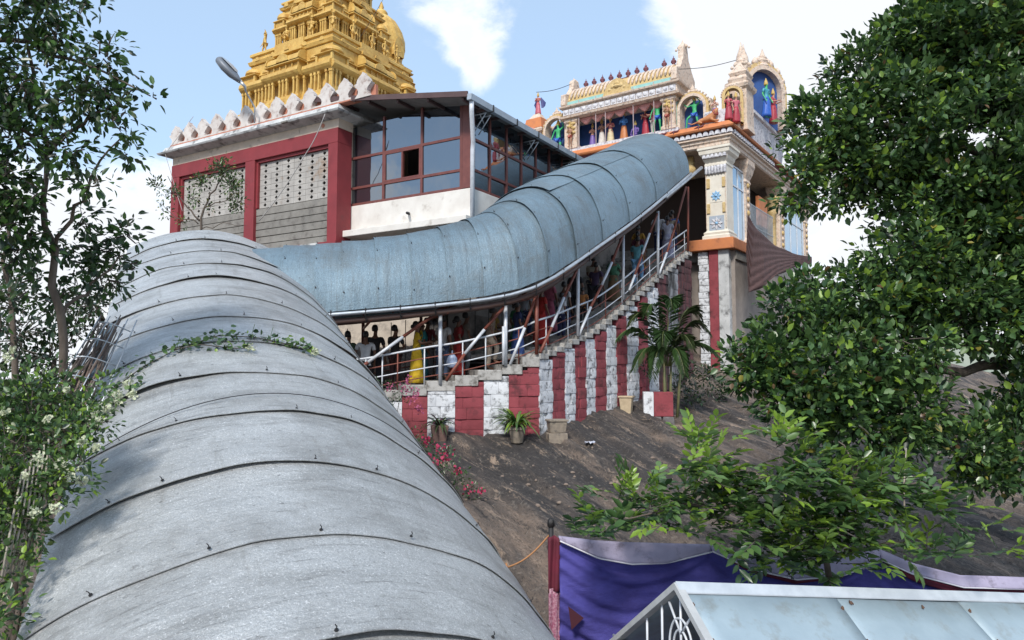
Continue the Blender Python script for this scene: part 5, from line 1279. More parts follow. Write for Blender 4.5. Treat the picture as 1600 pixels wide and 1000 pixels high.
M_TEAL = mat('teal_paint', (0.22, 0.45, 0.43), 0.75, col2=(0.30, 0.52, 0.5), scale=5)
M_BLUE = mat('blue_niche_paint', (0.022, 0.06, 0.21), 0.7, col2=(0.035, 0.10, 0.30), scale=1.5)
M_PURPLE = mat('plum_paint', (0.16, 0.05, 0.07), 0.7, col2=(0.12, 0.04, 0.05), scale=4)
M_PALEBLUE = mat('pale_blue_flower_paint', (0.25, 0.45, 0.66), 0.7)
M_CREAMFLAT = mat('cream_shaft_paint', (0.70, 0.66, 0.57), 0.75, col2=(0.62, 0.57, 0.48), scale=3, bump=0.2)
M_GLASS2 = mat('pale_reflecting_glass', (0.30, 0.42, 0.52), 0.06, 0.55, spec=0.8)

def arch_outline(w, h, n=16, z0=0.0, lobes=0):
    """closed outline of an arched opening: straight legs and a round head"""
    r = w / 2; pts = [(-r, z0), (r, z0)]
    for i in range(n + 1):
        t = math.pi * i / n; k = 1 + (0.05 * abs(math.sin(lobes * t)) if lobes else 0); pts.append((r * k * math.cos(t), h - r + r * k * math.sin(t)))
    return pts
def ring_prism(mb, inner, outer, y0, y1):
    n = len(inner); vs = [(x, y, z) for y in (y0, y1) for x, z in outer] + [(x, y, z) for y in (y0, y1) for x, z in inner]
    fs = []
    for i in range(1, n):
        j = (i + 1) % n
        fs += [(i, j, 2 * n + j, 2 * n + i), (n + j, n + i, 3 * n + i, 3 * n + j), (i, n + i, n + j, j), (2 * n + i, 2 * n + j, 3 * n + j, 3 * n + i)]
    mb.add(vs, fs)
def crest(mb, x, y, z, s):
    """flame-like crest of scrolls"""
    mb.lathe([(s * .30, 0), (s * .42, s * .12), (s * .30, s * .25), (s * .34, s * .4), (s * .16, s * .62), (s * .05, s * .85), (s * .01, s)], 8, (x, y, z), 1.0, .6)
    for sx in (-1, 1):
        mb.lathe([(s * .10, 0), (s * .22, s * .12), (s * .20, s * .28), (s * .05, s * .45)], 7, (x + sx * s * .42, y, z - s * .05), 1, .7)
        mb.lathe([(s * .08, 0), (s * .17, s * .1), (s * .13, s * .22), (s * .03, s * .32)], 7, (x + sx * s * .75, y, z - s * .22), 1, .7)
def niche(root, x, y, z, w, h, rot=0.0, back=None, body=None, nm='niche', deep=0.42):
    g = bpy.data.objects.new(nm, None); COL.objects.link(g); g.parent = root; g.location = (x, y, z); g.rotation_euler = (0, 0, rot); g.empty_display_size = 0.1
    mb = MB(); ring_prism(mb, arch_outline(w, h, 16), arch_outline(w * 1.22, h + w * .11, 16), -0.22, 0.10); mb.build('arch', body or M_CARVE, g)
    mb = MB(); ring_prism(mb, arch_outline(w * 1.22, h + w * .11, 16), arch_outline(w * 1.40, h + w * .20, 16), -0.14, 0.10); mb.build('arch_rim', M_CARVE_G, g)
    mb = MB(); mb.prism_xz(arch_outline(w * 1.04, h, 16), deep, deep + .08); mb.build('back_panel', back or M_BLUE, g)
    mb = MB(); mb.box(-w * .72, -w * .52, 0.1, .5, 0, h * .9); mb.box(w * .52, w * .72, 0.1, .5, 0, h * .9); mb.prism_xz(arch_outline(w * 1.34, h + .12, 12, h * .55), .505, .56); mb.build('niche_side', body or M_CARVE, g)
    mb = MB()                                                 # beads round the rim
    for i in range(15):
        t = math.pi * i / 14; r = w * .72; mb.lathe([(.01, -.055), (.05, -.02), (.055, .02), (.01, .055)], 6, (r * math.cos(t), -.06, h - w / 2 + r * math.sin(t) + .03))
    mb.build('rim_beads', M_CARVE, g)
    mb = MB(); crest(mb, 0, -.04, h + w * .20, w * .36); mb.build('crest', M_CARVE, g)
    return g
def lotus_row(root, x0, x1, y, z, h, mt, n, rot=None, nm='lotus_petal'):
    """row of carved petals along x, each one a piece"""
    w = (x1 - x0) / n; mb = MB(); k = 7
    out = [(w * .46 * math.cos(t), h * .12 + h * .85 * math.sin(t)) for t in np.linspace(0, math.pi, k)]
    inn = [(w * .28 * math.cos(t), h * .14 + h * .55 * math.sin(t)) for t in np.linspace(0, math.pi, k)]
    mb.prism_xz(out, -.05, .06); mb.prism_xz(inn, -.085, -.045); me = mb.mesh(nm); me.materials.append(mt)
    for i in range(n): link(nm, me, None, root, (x0 + (i + .5) * w, y, z))
def statue(label, x, y, z, rot, sc, ps, clothk, fem, skin, up, lo, crown=True, group='painted statues on the entrance roof', shawl=None, crown_col=(0.55, 0.38, 0.10)):
    p = dict(figure_parts(ps, clothk, fem))
    if crown:
        if 'crown' not in FIG:
            mb = MB(); mb.lathe([(.085, -.03), (.10, 0.02), (.098, .06), (.085, .10), (.09, .13), (.06, .18), (.065, .2), (.025, .27), (.03, .29), (.008, .33)], 12, (0, .0, 1.60)); FIG['crown'] = mb.mesh('crown', True)
        p['hair'] = FIG['crown']
    def pm(c): return mat('statue_paint_%d_%d_%d' % tuple(int(v * 99) for v in c), c, 0.5, col2=tuple(v * .8 for v in c), scale=12, stain=tuple(v * .4 for v in c), stain_scale=14, stain_at=(.6, .75))
    w = FA.w(x, y, z)
    return put_figure('statue', label, 'statue', p, tuple(w), -FA.h + rot, sc, dict(body=pm(skin), hair=pm(crown_col) if crown else M_HAIR, upper=pm(up) if up else None, lower=pm(lo), shawl=pm(shawl) if shawl else None), group)

def build_pavilion():
    zb = 4.6
    root = FA.thing('entrance_pavilion', 'carved cream and white entrance pavilion with figure niches on its roof', 'temple', 0, 0, zb)
    Z = lambda z: z - zb
    # platform
    mb = MB(); mb.box(-1.66, 0.32, -0.32, 3.2, Z(4.98), Z(5.44)); mb.build('platform_edge', M_ORANGE, root, bevel=0.03)
    mb = MB(); mb.box(-9.5, 0.25, 0.25, 14, Z(4.6), Z(5.40)); mb.build('floor', M_CONC, root)
    # corner column
    def column(x0, x1, y0, y1, nm='column', full=True):
        mb = MB(); mb.sweep_rect(x0, x1, y0, y1, [(.14, Z(5.44)), (.14, Z(5.60)), (.08, Z(5.64)), (.10, Z(5.74)), (.02, Z(5.80)), (0, Z(5.86)), (0, Z(8.55)), (.03, Z(8.58)), (.03, Z(8.66)), (.0, Z(8.70)), (.07, Z(8.82)), (.10, Z(8.95)), (.20, Z(9.06)), (.22, Z(9.2)), (.26, Z(9.24)), (.26, Z(9.34))])
        c = mb.build(nm, M_CREAMFLAT, root, bevel=0.008); return c
    c = column(-0.90, -0.02, 0.0, 0.85)
    cx = -0.46
    # carved capital block: ribbed scrolls
    for i in range(7):
        mb = MB(); x = -0.85 + i * .13; mb.lathe([(.03, 0), (.075, .06), (.06, .2), (.085, .3), (.05, .36)], 6, (x, -.04, Z(8.20))); mb.build('capital_scroll', M_CARVE_W, c, True)
    lotus_row(c, -0.98, 0.06, -.13, Z(8.86), .2, M_CARVE_W, 6, nm='capital_petal')
    for zf, r in ((6.12, .27), (7.28, .22)):                  # two flower rosettes
        for k in range(8):
            t = 2 * math.pi * k / 8; mb = MB(); M = Matrix.Translation((cx, -.012, Z(zf))) @ Matrix.Rotation(t, 4, 'Y')
            mb.add([M @ Vector(q) for q in ((0, -.03, .05), (.055, -.02, r * .6), (0, -.035, r), (-.055, -.02, r * .6), (0, .02, .05), (.055, .02, r * .6), (0, .02, r), (-.055, .02, r * .6))], [(0, 1, 2, 3), (7, 6, 5, 4), (0, 4, 5, 1), (1, 5, 6, 2), (2, 6, 7, 3), (3, 7, 4, 0)])
            mb.build('rosette_petal', M_PALEBLUE if zf > 7 else M_CARVE_W, c)
        mb = MB(); mb.tube([(cx, -.05, Z(zf)), (cx, .01, Z(zf))], .06, 10); mb.build('rosette_heart', M_PALEBLUE, c, True)
        mb = MB(); mb.box(cx - r - .05, cx + r + .05, -.012, .01, Z(zf) - r - .05, Z(zf) + r + .05); mb.build('rosette_ground', mat('grey_blue_ground', (.35, .40, .46), .8) if zf < 7 else M_CREAMFLAT, c)
    for z in (6.55, 7.62):                                     # gilt recess panels at both edges
        for x in (-.88, -.20):
            mb = MB(); mb.box(x, x + .16, -.05, .03, Z(z), Z(z + .42)); mb.build('gilt_panel', M_CARVE_G, c, bevel=.02)
    mb = MB(); mb.box(-.885, -.86, -.055, -.03, Z(5.9), Z(8.5)); mb.box(-.06, -.035, -.055, -.03, Z(5.9), Z(8.5)); mb.build('edge_bead', M_CARVE, c)
    # right side: glazed bay, pilaster, grille, second column, second glazed bay
    def side_glazing(y0, y1, nx):
        g = bpy.data.objects.new('glazed_bay', None); COL.objects.link(g); g.parent = root; g.empty_display_size = .1
        ys = np.linspace(y0, y1, nx + 1); zs = (5.5, 7.9, 8.75)
        for q in ys:
            mb = MB(); mb.box(-.14, -.06, q - .03, q + .03, Z(5.45), Z(8.8)); mb.build('mullion', M_WHITE_STEEL, g)
        for q in zs:
            mb = MB(); mb.box(-.135, -.065, y0 + .03, y1 - .03, Z(q - .03), Z(q + .03)); mb.build('transom', M_WHITE_STEEL, g)
        for a, b in zip(ys[:-1], ys[1:]):
            for z0, z1 in zip(zs[:-1], zs[1:]):
                mb = MB(); mb.box(-.105, -.095, a + .03, b - .03, Z(z0 + .03), Z(z1 - .03)); mb.build('pane', M_GLASS2, g)
    side_glazing(.9, 2.45, 2)
    def pilaster(y0, y1):
        mb = MB(); mb.sweep_rect(-.42, .0, y0, y1, [(.10, Z(5.40)), (.10, Z(5.7)), (0, Z(5.85)), (0, Z(8.3)), (.05, Z(8.36)), (.0, Z(8.5)), (.10, Z(8.75)), (.16, Z(9.0)), (.2, Z(9.1)), (.2, Z(9.33))]); p = mb.build('pilaster', M_CARVE, root, bevel=.01)
        for k in range(8):
            mb = MB(); mb.lathe([(.02, -.12), (.10, -.05), (.11, .04), (.03, .13)], 7, (.02, (y0 + y1) / 2, Z(6.05 + k * .31)), .6, 1.4); mb.build('scroll', M_CARVE_G if k % 2 else M_CARVE, p, True)
    pilaster(2.5, 3.15)
    g = bpy.data.objects.new('grille', None); COL.objects.link(g); g.parent = root; g.empty_display_size = .1
    for k in range(22):
        y = 3.3 + k * .18; mb = MB(); mb.tube([(-.1, y, Z(5.4)), (-.1, y, Z(7.6))], .016, 5); mb.build('grille_bar', M_GALV, g)
    for z in (5.6, 6.6, 7.55):
        mb = MB(); mb.tube([(-.1, 3.2, Z(z)), (-.1, 7.2, Z(z))], .025, 5); mb.build('grille_rail', M_GALV, g)
    mb = MB(); mb.lathe([(.34, 0), (.34, .2), (.24, .3), (.22, .5), (.22, 2.4), (.30, 2.5), (.22, 2.6), (.34, 2.9), (.42, 3.1), (.42, 3.3)], 12, (-.3, 7.65, Z(5.4))); mb.build('round_column', M_CARVE_G, root, True)
    pilaster(8.1, 9.0); side_glazing(9.1, 13.2, 3); pilaster(13.3, 14.0)
    mb = MB(); mb.box(-.35, -.2, 5.2, 6.6, Z(6.9), Z(8.3)); mb.build('orange_hanging', M_ORANGE, root)
    # hall behind: walls coloured near-black to stand in for its shade
    mb = MB(); mb.box(-9.4, -.6, 4.2, 4.4, Z(5.4), Z(9.3)); mb.box(-1.5, -1.35, 4.5, 14, Z(5.4), Z(9.3)); mb.build('hall_wall', mat('hall_shade', (.05, .035, .03), .9), root)
    mb = MB(); mb.box(-1.9, -1.65, .5, .75, Z(8.35), Z(9.3)); mb.lathe([(.05, 0), (.2, .1), (.24, .3), (.14, .45), (.18, .55)], 9, (-1.75, .55, Z(8.45))); mb.build('bracket_figure', M_CARVE_G, root, True)
    # architrave, petal frieze, orange eave (front and right side)
    XL, YB = -10.4, 14.2
    mb = MB(); mb.sweep_rect(XL, .12, -.06, YB, [(.0, Z(9.345)), (.06, Z(9.40)), (.06, Z(9.52)), (.12, Z(9.56)), (.12, Z(9.66)), (.22, Z(9.70)), (.22, Z(9.76))]); mb.build('architrave', M_CARVE, root, bevel=.008)
    mb = MB(); mb.sweep_rect(XL, .12, -.06, YB, [(.12, Z(9.761)), (.12, Z(10.02))]); mb.build('frieze', M_PURPLE, root)
    lotus_row(root, -3.2, .38, -.24, Z(9.775), .24, M_CARVE_W, 14); 
    sf = bpy.data.objects.new('side_frieze', None); COL.objects.link(sf); sf.parent = root; sf.location = (.30, 0, 0); sf.rotation_euler = (0, 0, math.pi / 2); sf.empty_display_size = .1
    lotus_row(sf, 0, 6, .0, Z(9.775), .24, M_CARVE_W, 20)
    mb = MB(); mb.sweep_rect(XL, .12, -.06, YB, [(.30, Z(10.025)), (.34, Z(10.10)), (.05, Z(10.36)), (-.2, Z(10.38))]); mb.build('orange_eave', M_ORANGE, root, bevel=.01)
    # birds / lizard hooks on the orange eave
    for x in (-2.7, -2.15, -1.05):
        mb = MB(); mb.tube([(x - .2, -.3, Z(10.2)), (x, -.28, Z(10.26)), (x + .12, -.3, Z(10.24)), (x + .25, -.26, Z(10.33))], [.015, .05, .045, .01], 7); mb.tube([(x, -.3, Z(10.25)), (x + .02, -.4, Z(10.12))], .02, 5); mb.build('eave_ornament', M_PURPLE, root, True)
    # ---- big niche under the barrel roof
    S0, S1 = -7.75, -2.15; B0, B1 = 10.38, 11.95
    mb = MB(); mb.box(S0 - .1, S1 + .1, -.05, 1.9, Z(B0), Z(B0 + .14)); mb.build('niche_floor', M_CARVE_W, root)
    mb = MB(); mb.box(S0 + .05, S1 - .05, 1.05, 1.2, Z(B0 + .14), Z(B1)); mb.build('niche_back', M_BLUE, root)
    mb = MB(); mb.box(S0 + .05, S0 + .2, .2, 1.04, Z(B0 + .14), Z(B1)); mb.box(S1 - .2, S1 - .05, .2, 1.04, Z(B0 + .14), Z(B1)); mb.build('niche_cheek', M_TEAL, root)
    for x in (S0 + .35, S1 - .35):                            # carved jambs
        mb = MB(); mb.sweep_rect(x - .28, x + .28, -.02, .22, [(.06, Z(B0 + .14)), (.06, Z(B0 + .28)), (0, Z(B0 + .32)), (0, Z(B1 - .22)), (.08, Z(B1 - .12)), (.08, Z(B1 - .003))]); j = mb.build('jamb', M_CARVE, root)
        for k in range(6):
            mb = MB(); mb.lathe([(.02, -.1), (.12, -.04), (.13, .04), (.02, .1)], 7, (x + .07 * (-1) ** k, -.03, Z(B0 + .9 + k * .11)), 1.4, .6); mb.build('scroll', M_CARVE_G, j, True)
    for k in range(7):                                         # pink swags of the painted curtain
        a, b = S0 + .75 + k * .60, S0 + .75 + (k + 1) * .60; mb = MB(); vs = []; n = 8; w = 5
        for i in range(n + 1):
            t = i / n
            for q in range(w): vs.append((a + (b - a) * t, .10 + .05 * math.sin(q * 1.9) , Z(B1 - .02 - (.05 + .26 * math.sin(math.pi * t)) * q / (w - 1))))
        fs = [(i * w + q, (i + 1) * w + q, (i + 1) * w + q + 1, i * w + q + 1) for i in range(n) for q in range(w - 1)]; m0 = len(vs); vs += [(x, y + .04, z) for x, y, z in vs]; fs += [tuple(v + m0 for v in f[::-1]) for f in list(fs)]
        mb.add(vs, fs); mb.build('swag', M_PINK, root, True)
    for x in (-6.95, -6.05, -5.55, -4.15, -3.15, -2.35):        # thin iron rods in front
        mb = MB(); mb.tube([(x, -.08, Z(B0 + .1)), (x, -.10, Z(12.75))], .022, 6); mb.build('iron_rod', mat('pink_rod', (.45, .36, .36), .5, .3), root)
    # lintel with carved band, cornices
    mb = MB(); mb.sweep_rect(S0, S1, 0, 1.7, [(.0, Z(B1)), (.22, Z(B1 + .03)), (.25, Z(B1 + .12)), (.08, Z(B1 + .15)), (.08, Z(B1 + .52)), (.22, Z(B1 + .56)), (.24, Z(B1 + .64)), (.04, Z(B1 + .72))]); mb.build('lintel', M_CARVE, root, bevel=.008)
    mb = MB(); w = (S1 - S0 + .1) / 18
    mb.box(-w * .44, w * .44, -.04, .03, 0, .26); mb.lathe([(.01, -.09), (.10, -.04), (.11, .03), (.01, .09)], 7, (0, -.05, .13), .9, .35); blk = mb.mesh('carved_block'); blk.materials.append(M_CARVE_W)
    for k in range(18): link('carved_block', blk, None, root, (S0 - .05 + (k + .5) * w, -.10, Z(B1 + .2)))
    # barrel roof
    zr0, zr1 = B1 + .72, 13.62; n = 12
    def rx(t): return (.05 + .85 * (1 - math.cos(t)), zr0 + (zr1 - zr0) * math.sin(t) ** .85)
    prof = [rx(math.pi / 2 * i / n) for i in range(n + 1)]; prof += [(1.75 - y, z) for y, z in prof[-2::-1]]
    mb = MB(); m = len(prof); vs = [(x, y, Z(z)) for x in (S0 + .1, S1 - .1) for y, z in prof]; fs = [(i, i + m, i + m + 1, i + 1) for i in range(m - 1)] + [tuple(range(m - 1, -1, -1)), tuple(range(m, 2 * m))]
    mb.add(vs, fs); br = mb.build('barrel_roof', M_CARVE_G, root)
    nn = 26; 
    for k in range(nn):                                        # ribs of the roof
        x = S0 + .3 + (S1 - S0 - .6) * k / (nn - 1)
        if abs(x - (S0 + S1) / 2) < .5: continue
        mb = MB(); mb.tube([(x, y - .02 - .02, Z(z) + .0) for y, z in prof[2:n - 1]], [.03] + [.062] * (n - 5) + [.035], 6); mb.build('roof_rib', M_CARVE, br, True)
    mb = MB(); mb.box(S0 + .05, S1 - .05, -.0, .06, Z(zr0 + .02), Z(zr0 + .16)); mb.build('roof_band', M_TEAL, br)
    mb = MB(); xm = (S0 + S1) / 2; mb.add([(xm + .62 * math.cos(t) * (1.2 - .3 * math.sin(t)), -.12 + d, Z(zr0 - .1) + .78 * math.sin(t)) for d in (0, .5) for t in np.linspace(0, math.pi, 13)], [tuple(range(13)), tuple(range(25, 12, -1))] + [(i + 13, i, i + 1, i + 14)[::-1] for i in range(12)]); crest(mb, xm, -.1, Z(zr0 + .25), .5); mb.build('roof_medallion', M_CARVE_G, br)
    mb = MB(); mb.box(S0 + .1, S1 - .1, .83, .97, Z(zr1 - .04), Z(zr1 + .1)); mb.build('ridge', M_PURPLE, br)
    fin = MB(); fin.lathe([(.05, 0), (.10, .03), (.05, .07), (.13, .16), (.11, .24), (.04, .28), (.07, .32), (.02, .36), (.008, .46)], 9); fm = fin.mesh('roof_finial', True); fm.materials.append(M_PURPLE)
    for k, x in enumerate(np.linspace(S0 + .65, S1 - .45, 11)):
        if k == 8: continue
        link('roof_finial', fm, None, root, (x, .9, Z(zr1 + .09)))
    # horn-shaped gable ends
    for x, s in ((S0 + .0, .8), (S1 - .0, 1.25)):
        mb = MB(); out = [(-.25, zr0 - .05), (1.95, zr0 - .05), (2.0, zr0 + .5), (1.6, zr1 - .1), (1.25, zr1 + .25 * s), (1.1, zr1 + .72 * s), (.8, zr1 + .78 * s), (.62, zr1 + .6 * s), (.58, zr1 + .2 * s), (.25, zr1 - .3), (-.2, zr0 + .5)]
        vs = [(x + d, y, Z(z)) for d in (-.13, .13) for y, z in out]; k = len(out); mb.add(vs, [tuple(range(k - 1, -1, -1)), tuple(range(k, 2 * k))] + [(i, (i + 1) % k, (i + 1) % k + k, i + k) for i in range(k)])
        mb.build('gable_end', M_CARVE, root, bevel=.03)
        mb = MB(); crest(mb, x, .85, Z(zr1 + .62 * s), .32 * s); mb.build('gable_crest', M_CARVE, root)
    # ---- arched niches left and right of it
    niche(root, -8.42, .35, Z(10.4), 1.10, 1.85)
    niche(root, -1.52, .35, Z(10.38), 1.05, 1.45)
    mb = MB(); mb.box(-9.2, -7.8, .95, 1.6, Z(10.38), Z(12.2)); mb.build('niche_block', M_CARVE, root)
    mb = MB(); mb.box(-2.1, -.9, .95, 1.6, Z(10.38), Z(11.8)); mb.build('niche_block', M_CARVE, root)
    # left turret
    mb = MB(); mb.sweep_rect(-10.25, -9.25, .2, 1.2, [(.05, Z(10.38)), (0, Z(10.5)), (0, Z(11.75)), (.10, Z(11.8)), (.14, Z(11.92)), (.02, Z(12.0)), (-.12, Z(12.55)), (-.3, Z(12.8)), (-.32, Z(12.86))]); t = mb.build('corner_turret', M_CARVE, root, bevel=.01)
    mb = MB(); mb.frustum(-10.28, -9.22, .17, 1.23, Z(12.03), Z(12.56), .1); mb.build('turret_cap', M_ORANGE, t)
    mb = MB(); mb.prism_xz([(x - 9.75, Z(11.0) + z) for x, z in arch_outline(.4, 1.05)], .14, .22); mb.build('turret_niche', M_PINK, t)
    # right corner: small dark niche, turret, low wall
    mb = MB(); mb.box(-.92, .02, .05, .6, Z(10.38), Z(10.95)); mb.build('plinth_block', M_CARVE_W, root, bevel=.02)
    niche(root, .02, .9, Z(10.5), .62, 1.5, R_(18), back=M_DARK, body=M_CARVE_G)
    mb = MB(); mb.sweep_rect(-.25, .5, 1.3, 2.3, [(.05, Z(10.3)), (0, Z(10.6)), (0, Z(12.1)), (.10, Z(12.2)), (.14, Z(12.35)), (0, Z(12.45)), (.05, Z(12.6)), (-.05, Z(12.75)), (.02, Z(12.9)), (-.16, Z(13.15)), (-.30, Z(13.4))]); t = mb.build('corner_turret', M_CARVE, root, bevel=.01)
    mb = MB(); crest(mb, .12, 1.4, Z(12.75), .42); crest(mb, .12, 1.8, Z(13.38), .5); mb.build('turret_crest', M_CARVE, t)
    # side shrine: tall arch that looks to the right
    mb = MB(); mb.box(-1.6, .05, 2.6, 7.6, Z(10.3), Z(11.5)); mb.build('side_shrine_block', M_CARVE, root)
    niche(root, .15, 5.1, Z(11.5), 1.9, 2.75, R_(58), nm='side_niche', deep=.1)
    mb = MB(); mb.sweep_rect(-1.5, .2, 2.7, 7.5, [(.1, Z(10.3)), (.2, Z(11.3)), (.3, Z(11.36)), (.3, Z(11.5)), (.05, Z(11.52))]); mb.build('side_shrine_base', M_CARVE_W, root)
    mb = MB(); M = Matrix.Translation((.15, 5.1, 0)) @ Matrix.Rotation(R_(58), 4, 'Z'); mb.box(-1.05, 1.05, .56, 1.5, Z(11.5), Z(14.0), M); mb.build('side_shrine_mass', M_CARVE, root, bevel=.05)
    for y, s_, x in ((3.15, 1.0, -.15), (3.75, 1.12, -.45), (7.2, .85, .3)):
        mb = MB(); mb.lathe([(.28, 0), (.36, .15), (.24, .3), (.3, .5), (.22, .6), (.3, .9), (.36, 1.1), (.2, 1.3), (.28, 1.6), (.34, 1.75), (.22, 1.85), (.28, 2.0), (.16, 2.25), (.24, 2.5), (.2, 2.8), (.08, 3.1), (.02, 3.4)], 10, (0, 0, 0)); o = mb.build('side_pier', M_CARVE, root, True, loc=(x, y, Z(11.5))); o.scale = (1, 1, s_)
    mb = MB(); crest(mb, 0, 0, 0, 1.0); o = mb.build('side_crest', M_CARVE, root, loc=(.15, 5.1, Z(14.35))); o.rotation_euler = (0, 0, R_(58))
    for k in range(9):
        a_ = math.pi * k / 8; mb = MB(); mb.lathe([(.02, -.18), (.16, -.06), (.15, .08), (.02, .26)], 7, (1.25 * math.cos(a_), -.02, 1.85 + 1.35 * math.sin(a_))); o = mb.build('flame_scroll', M_CARVE, root, True, loc=(.15, 5.1, Z(11.5))); o.rotation_euler = (0, 0, R_(58))
    # wall and stripes under the platform
    mb = MB(); mb.box(-.78, -.4, -.12, .5, Z(-.6), Z(4.97)); mb.build('base_stripe', M_RED_LIME, root)
    mb = MB(); mb.box(-.39, .04, -.10, .5, Z(-.6), Z(4.97)); mb.build('base_stripe', M_CORNICE, root)
    mb = MB(); mb.box(-4.2, .0, .52, 3, Z(-.6), Z(4.95)); mb.box(.045, .2, .2, 13.8, Z(-.6), Z(4.95)); mb.build('base_wall', mat('dun_plaster', (.30, .26, .23), .9, col2=(.22, .19, .17), scale=2), root)
    k = 0; z = -.5
    while z < 4.9:
        h = .26 + .06 * random.random(); o = link('stone', stone(M_WHITE_LIME, k % 7), None, root, (-1.22 + random.uniform(-.05, .02), -.10, Z(z))); o.scale = (.42, .4, min(h, 4.96 - z) - .012); k += 1; z += h
    return root
PAV = build_pavilion()

def build_statues():
    gr = (.05, .42, .16); bl = (.03, .12, .5); fl = (.5, .25, .17); pk = (.5, .12, .16); rd = (.36, .03, .05); wt = (.6, .55, .5); bb = (.06, .22, .55); vi = (.16, .1, .34); or_ = (.5, .18, .06)
    F = 10.52
    S = [
        ('green painted statue with a raised arm in the arched niche left of the barrel roof', -8.42, .45, 10.42, 0, .98, 'raise', 'shorts', False, gr, None, bl),
        ('green striding statue with both arms up in the arched niche right of the barrel roof', -1.50, .45, 10.40, 0, .82, 'stride', 'shorts', False, gr, None, bl),
        ('tall green statue standing at the right end of the long niche', -3.12, .22, F, R_(10), .86, 'raise', 'shorts', False, gr, None, bl),
        ('small pink statue at the left end of the long niche', -6.6, .6, F, R_(30), .66, 'pray', 'dhoti', False, fl, None, vi),
        ('brown statue second from the left in the long niche', -6.1, .6, F, R_(20), .72, 'pray', 'dhoti', False, (.34, .18, .12), None, wt),
        ('statue in white and gold third from the left in the long niche', -5.62, .55, F, R_(15), .74, 'carry', 'dhoti', False, fl, (.42, .12, .12), (.6, .5, .3)),
        ('blue skinned statue in red cloth near the middle of the long niche', -4.95, .6, F, 0, .80, 'carry', 'dhoti', False, bb, None, or_),
        ('violet seated statue in the middle of the long niche', -4.35, .55, 10.1, 0, .70, 'sit', 'shorts', False, vi, vi, bl),
        ('statue in a crimson sari right of the seated violet one', -3.85, .55, F, R_(-20), .78, 'pray', 'sari', True, fl, rd, rd),
        ('statue in red and white between the crimson and green ones', -3.45, .5, F, R_(-30), .82, 'carry', 'trousers', False, fl, pk, wt),
        ('bare brown guardian statue on the left jamb of the long niche', -7.38, -.2, 10.55, 0, .60, 'pray', 'shorts', False, (.42, .22, .13), None, (.4, .1, .08)),
        ('bare brown guardian statue on the right jamb of the long niche', -2.5, -.2, 10.55, 0, .60, 'pray', 'shorts', False, (.42, .22, .13), None, (.4, .1, .08)),
        ('seated cream statue with folded hands on the white block', -.55, .3, 10.5, R_(20), .62, 'pray', 'dhoti', False, fl, (.55, .38, .3), vi),
        ('crimson statue at the pavilion corner beside the lion', .12, .05, 10.38, R_(10), .66, 'carry', 'sari', True, fl, rd, rd),
        ('second crimson statue behind the corner, below the dark niche', .28, .55, 10.36, R_(45), .72, 'stand', 'sari', True, fl, pk, rd),
        ('green statue in front of the blue side niche', .62, 3.9, 11.5, R_(70), .98, 'stand', 'dhoti', False, gr, (.05, .3, .4), bl),
        ('red statue in front of the blue side niche', .66, 4.9, 11.5, R_(80), .9, 'carry', 'sari', True, fl, rd, rd),
    ]
    for s in S: statue(*s)
    # winged kneeling figure on the left turret
    r = statue('small winged statue with folded hands on the left roof turret', -9.75, .7, 12.84, 0, .62, 'pray', 'dhoti', False, fl, (.45, .10, .10), pk)
    for sx in (-1, 1):
        mb = MB(); vs = []; 
        for i in range(6):
            t = i / 5; mb.add([(sx * (.12 + .05 * i), .12 + .02 * i, 1.45 - .05 * i), (sx * (.22 + .07 * i), .16 + .02 * i, 1.5 - .09 * i), (sx * (.36 + .02 * i), .2 + .02 * i, .62 + .10 * i * .3), (sx * (.22 + .03 * i), .15 + .02 * i, .62 + .02 * i),
                               (sx * (.12 + .05 * i), .16 + .02 * i, 1.45 - .05 * i), (sx * (.22 + .07 * i), .20 + .02 * i, 1.5 - .09 * i), (sx * (.36 + .02 * i), .24 + .02 * i, .62 + .10 * i * .3), (sx * (.22 + .03 * i), .19 + .02 * i, .62 + .02 * i)], [(0, 1, 2, 3), (7, 6, 5, 4), (0, 4, 5, 1), (1, 5, 6, 2), (2, 6, 7, 3), (3, 7, 4, 0)])
        mb.build('wing', mat('dark_blue_wing', (.05, .06, .2), .6), r)
    # reclining lion on the eave
    g = FA.thing('statue', 'orange reclining lion statue with a red mane on the pavilion corner', 'statue', -.75, -.05, 10.36, 0, 'painted statues on the entrance roof')
    nd = {'hip': (-.42, 0, .26, .16, .15), 'mid': (-.1, 0, .30, .16, .15), 'che': (.22, 0, .36, .19, .17), 'nk': (.42, -.02, .52, .13), 'hd': (.52, -.06, .66, .13), 'muz': (.56, -.20, .62, .07), 'lf': (.3, -.16, .18, .07), 'lp': (.55, -.22, .06, .06), 'lp2': (.72, -.24, .05, .05), 'rf': (.3, .14, .18, .07), 'rp': (.55, .14, .06, .05), 'lh': (-.45, -.18, .16, .10), 'lhp': (-.2, -.26, .05, .055), 'rh': (-.45, .16, .15, .09), 'rhp': (-.2, .22, .05, .05),
          't1': (-.62, 0, .22, .045), 't2': (-.85, -.1, .14, .03), 't3': (-1.05, -.16, .24, .03), 'e1': (.46, -.02, .80, .03), 'e2': (.6, -.02, .80, .03)}
    me = skin_mesh('body', nd, [('hip', 'mid'), ('mid', 'che'), ('che', 'nk'), ('nk', 'hd'), ('hd', 'muz'), ('che', 'lf'), ('lf', 'lp'), ('lp', 'lp2'), ('che', 'rf'), ('rf', 'rp'), ('hip', 'lh'), ('lh', 'lhp'), ('hip', 'rh'), ('rh', 'rhp'), ('hip', 't1'), ('t1', 't2'), ('t2', 't3'), ('hd', 'e1'), ('hd', 'e2')], 1)
    g.scale = (.78, .78, .78); link('body', me, mat('lion_orange', (.5, .22, .09), .6, col2=(.42, .17, .07), scale=8), g)
    mb = MB()
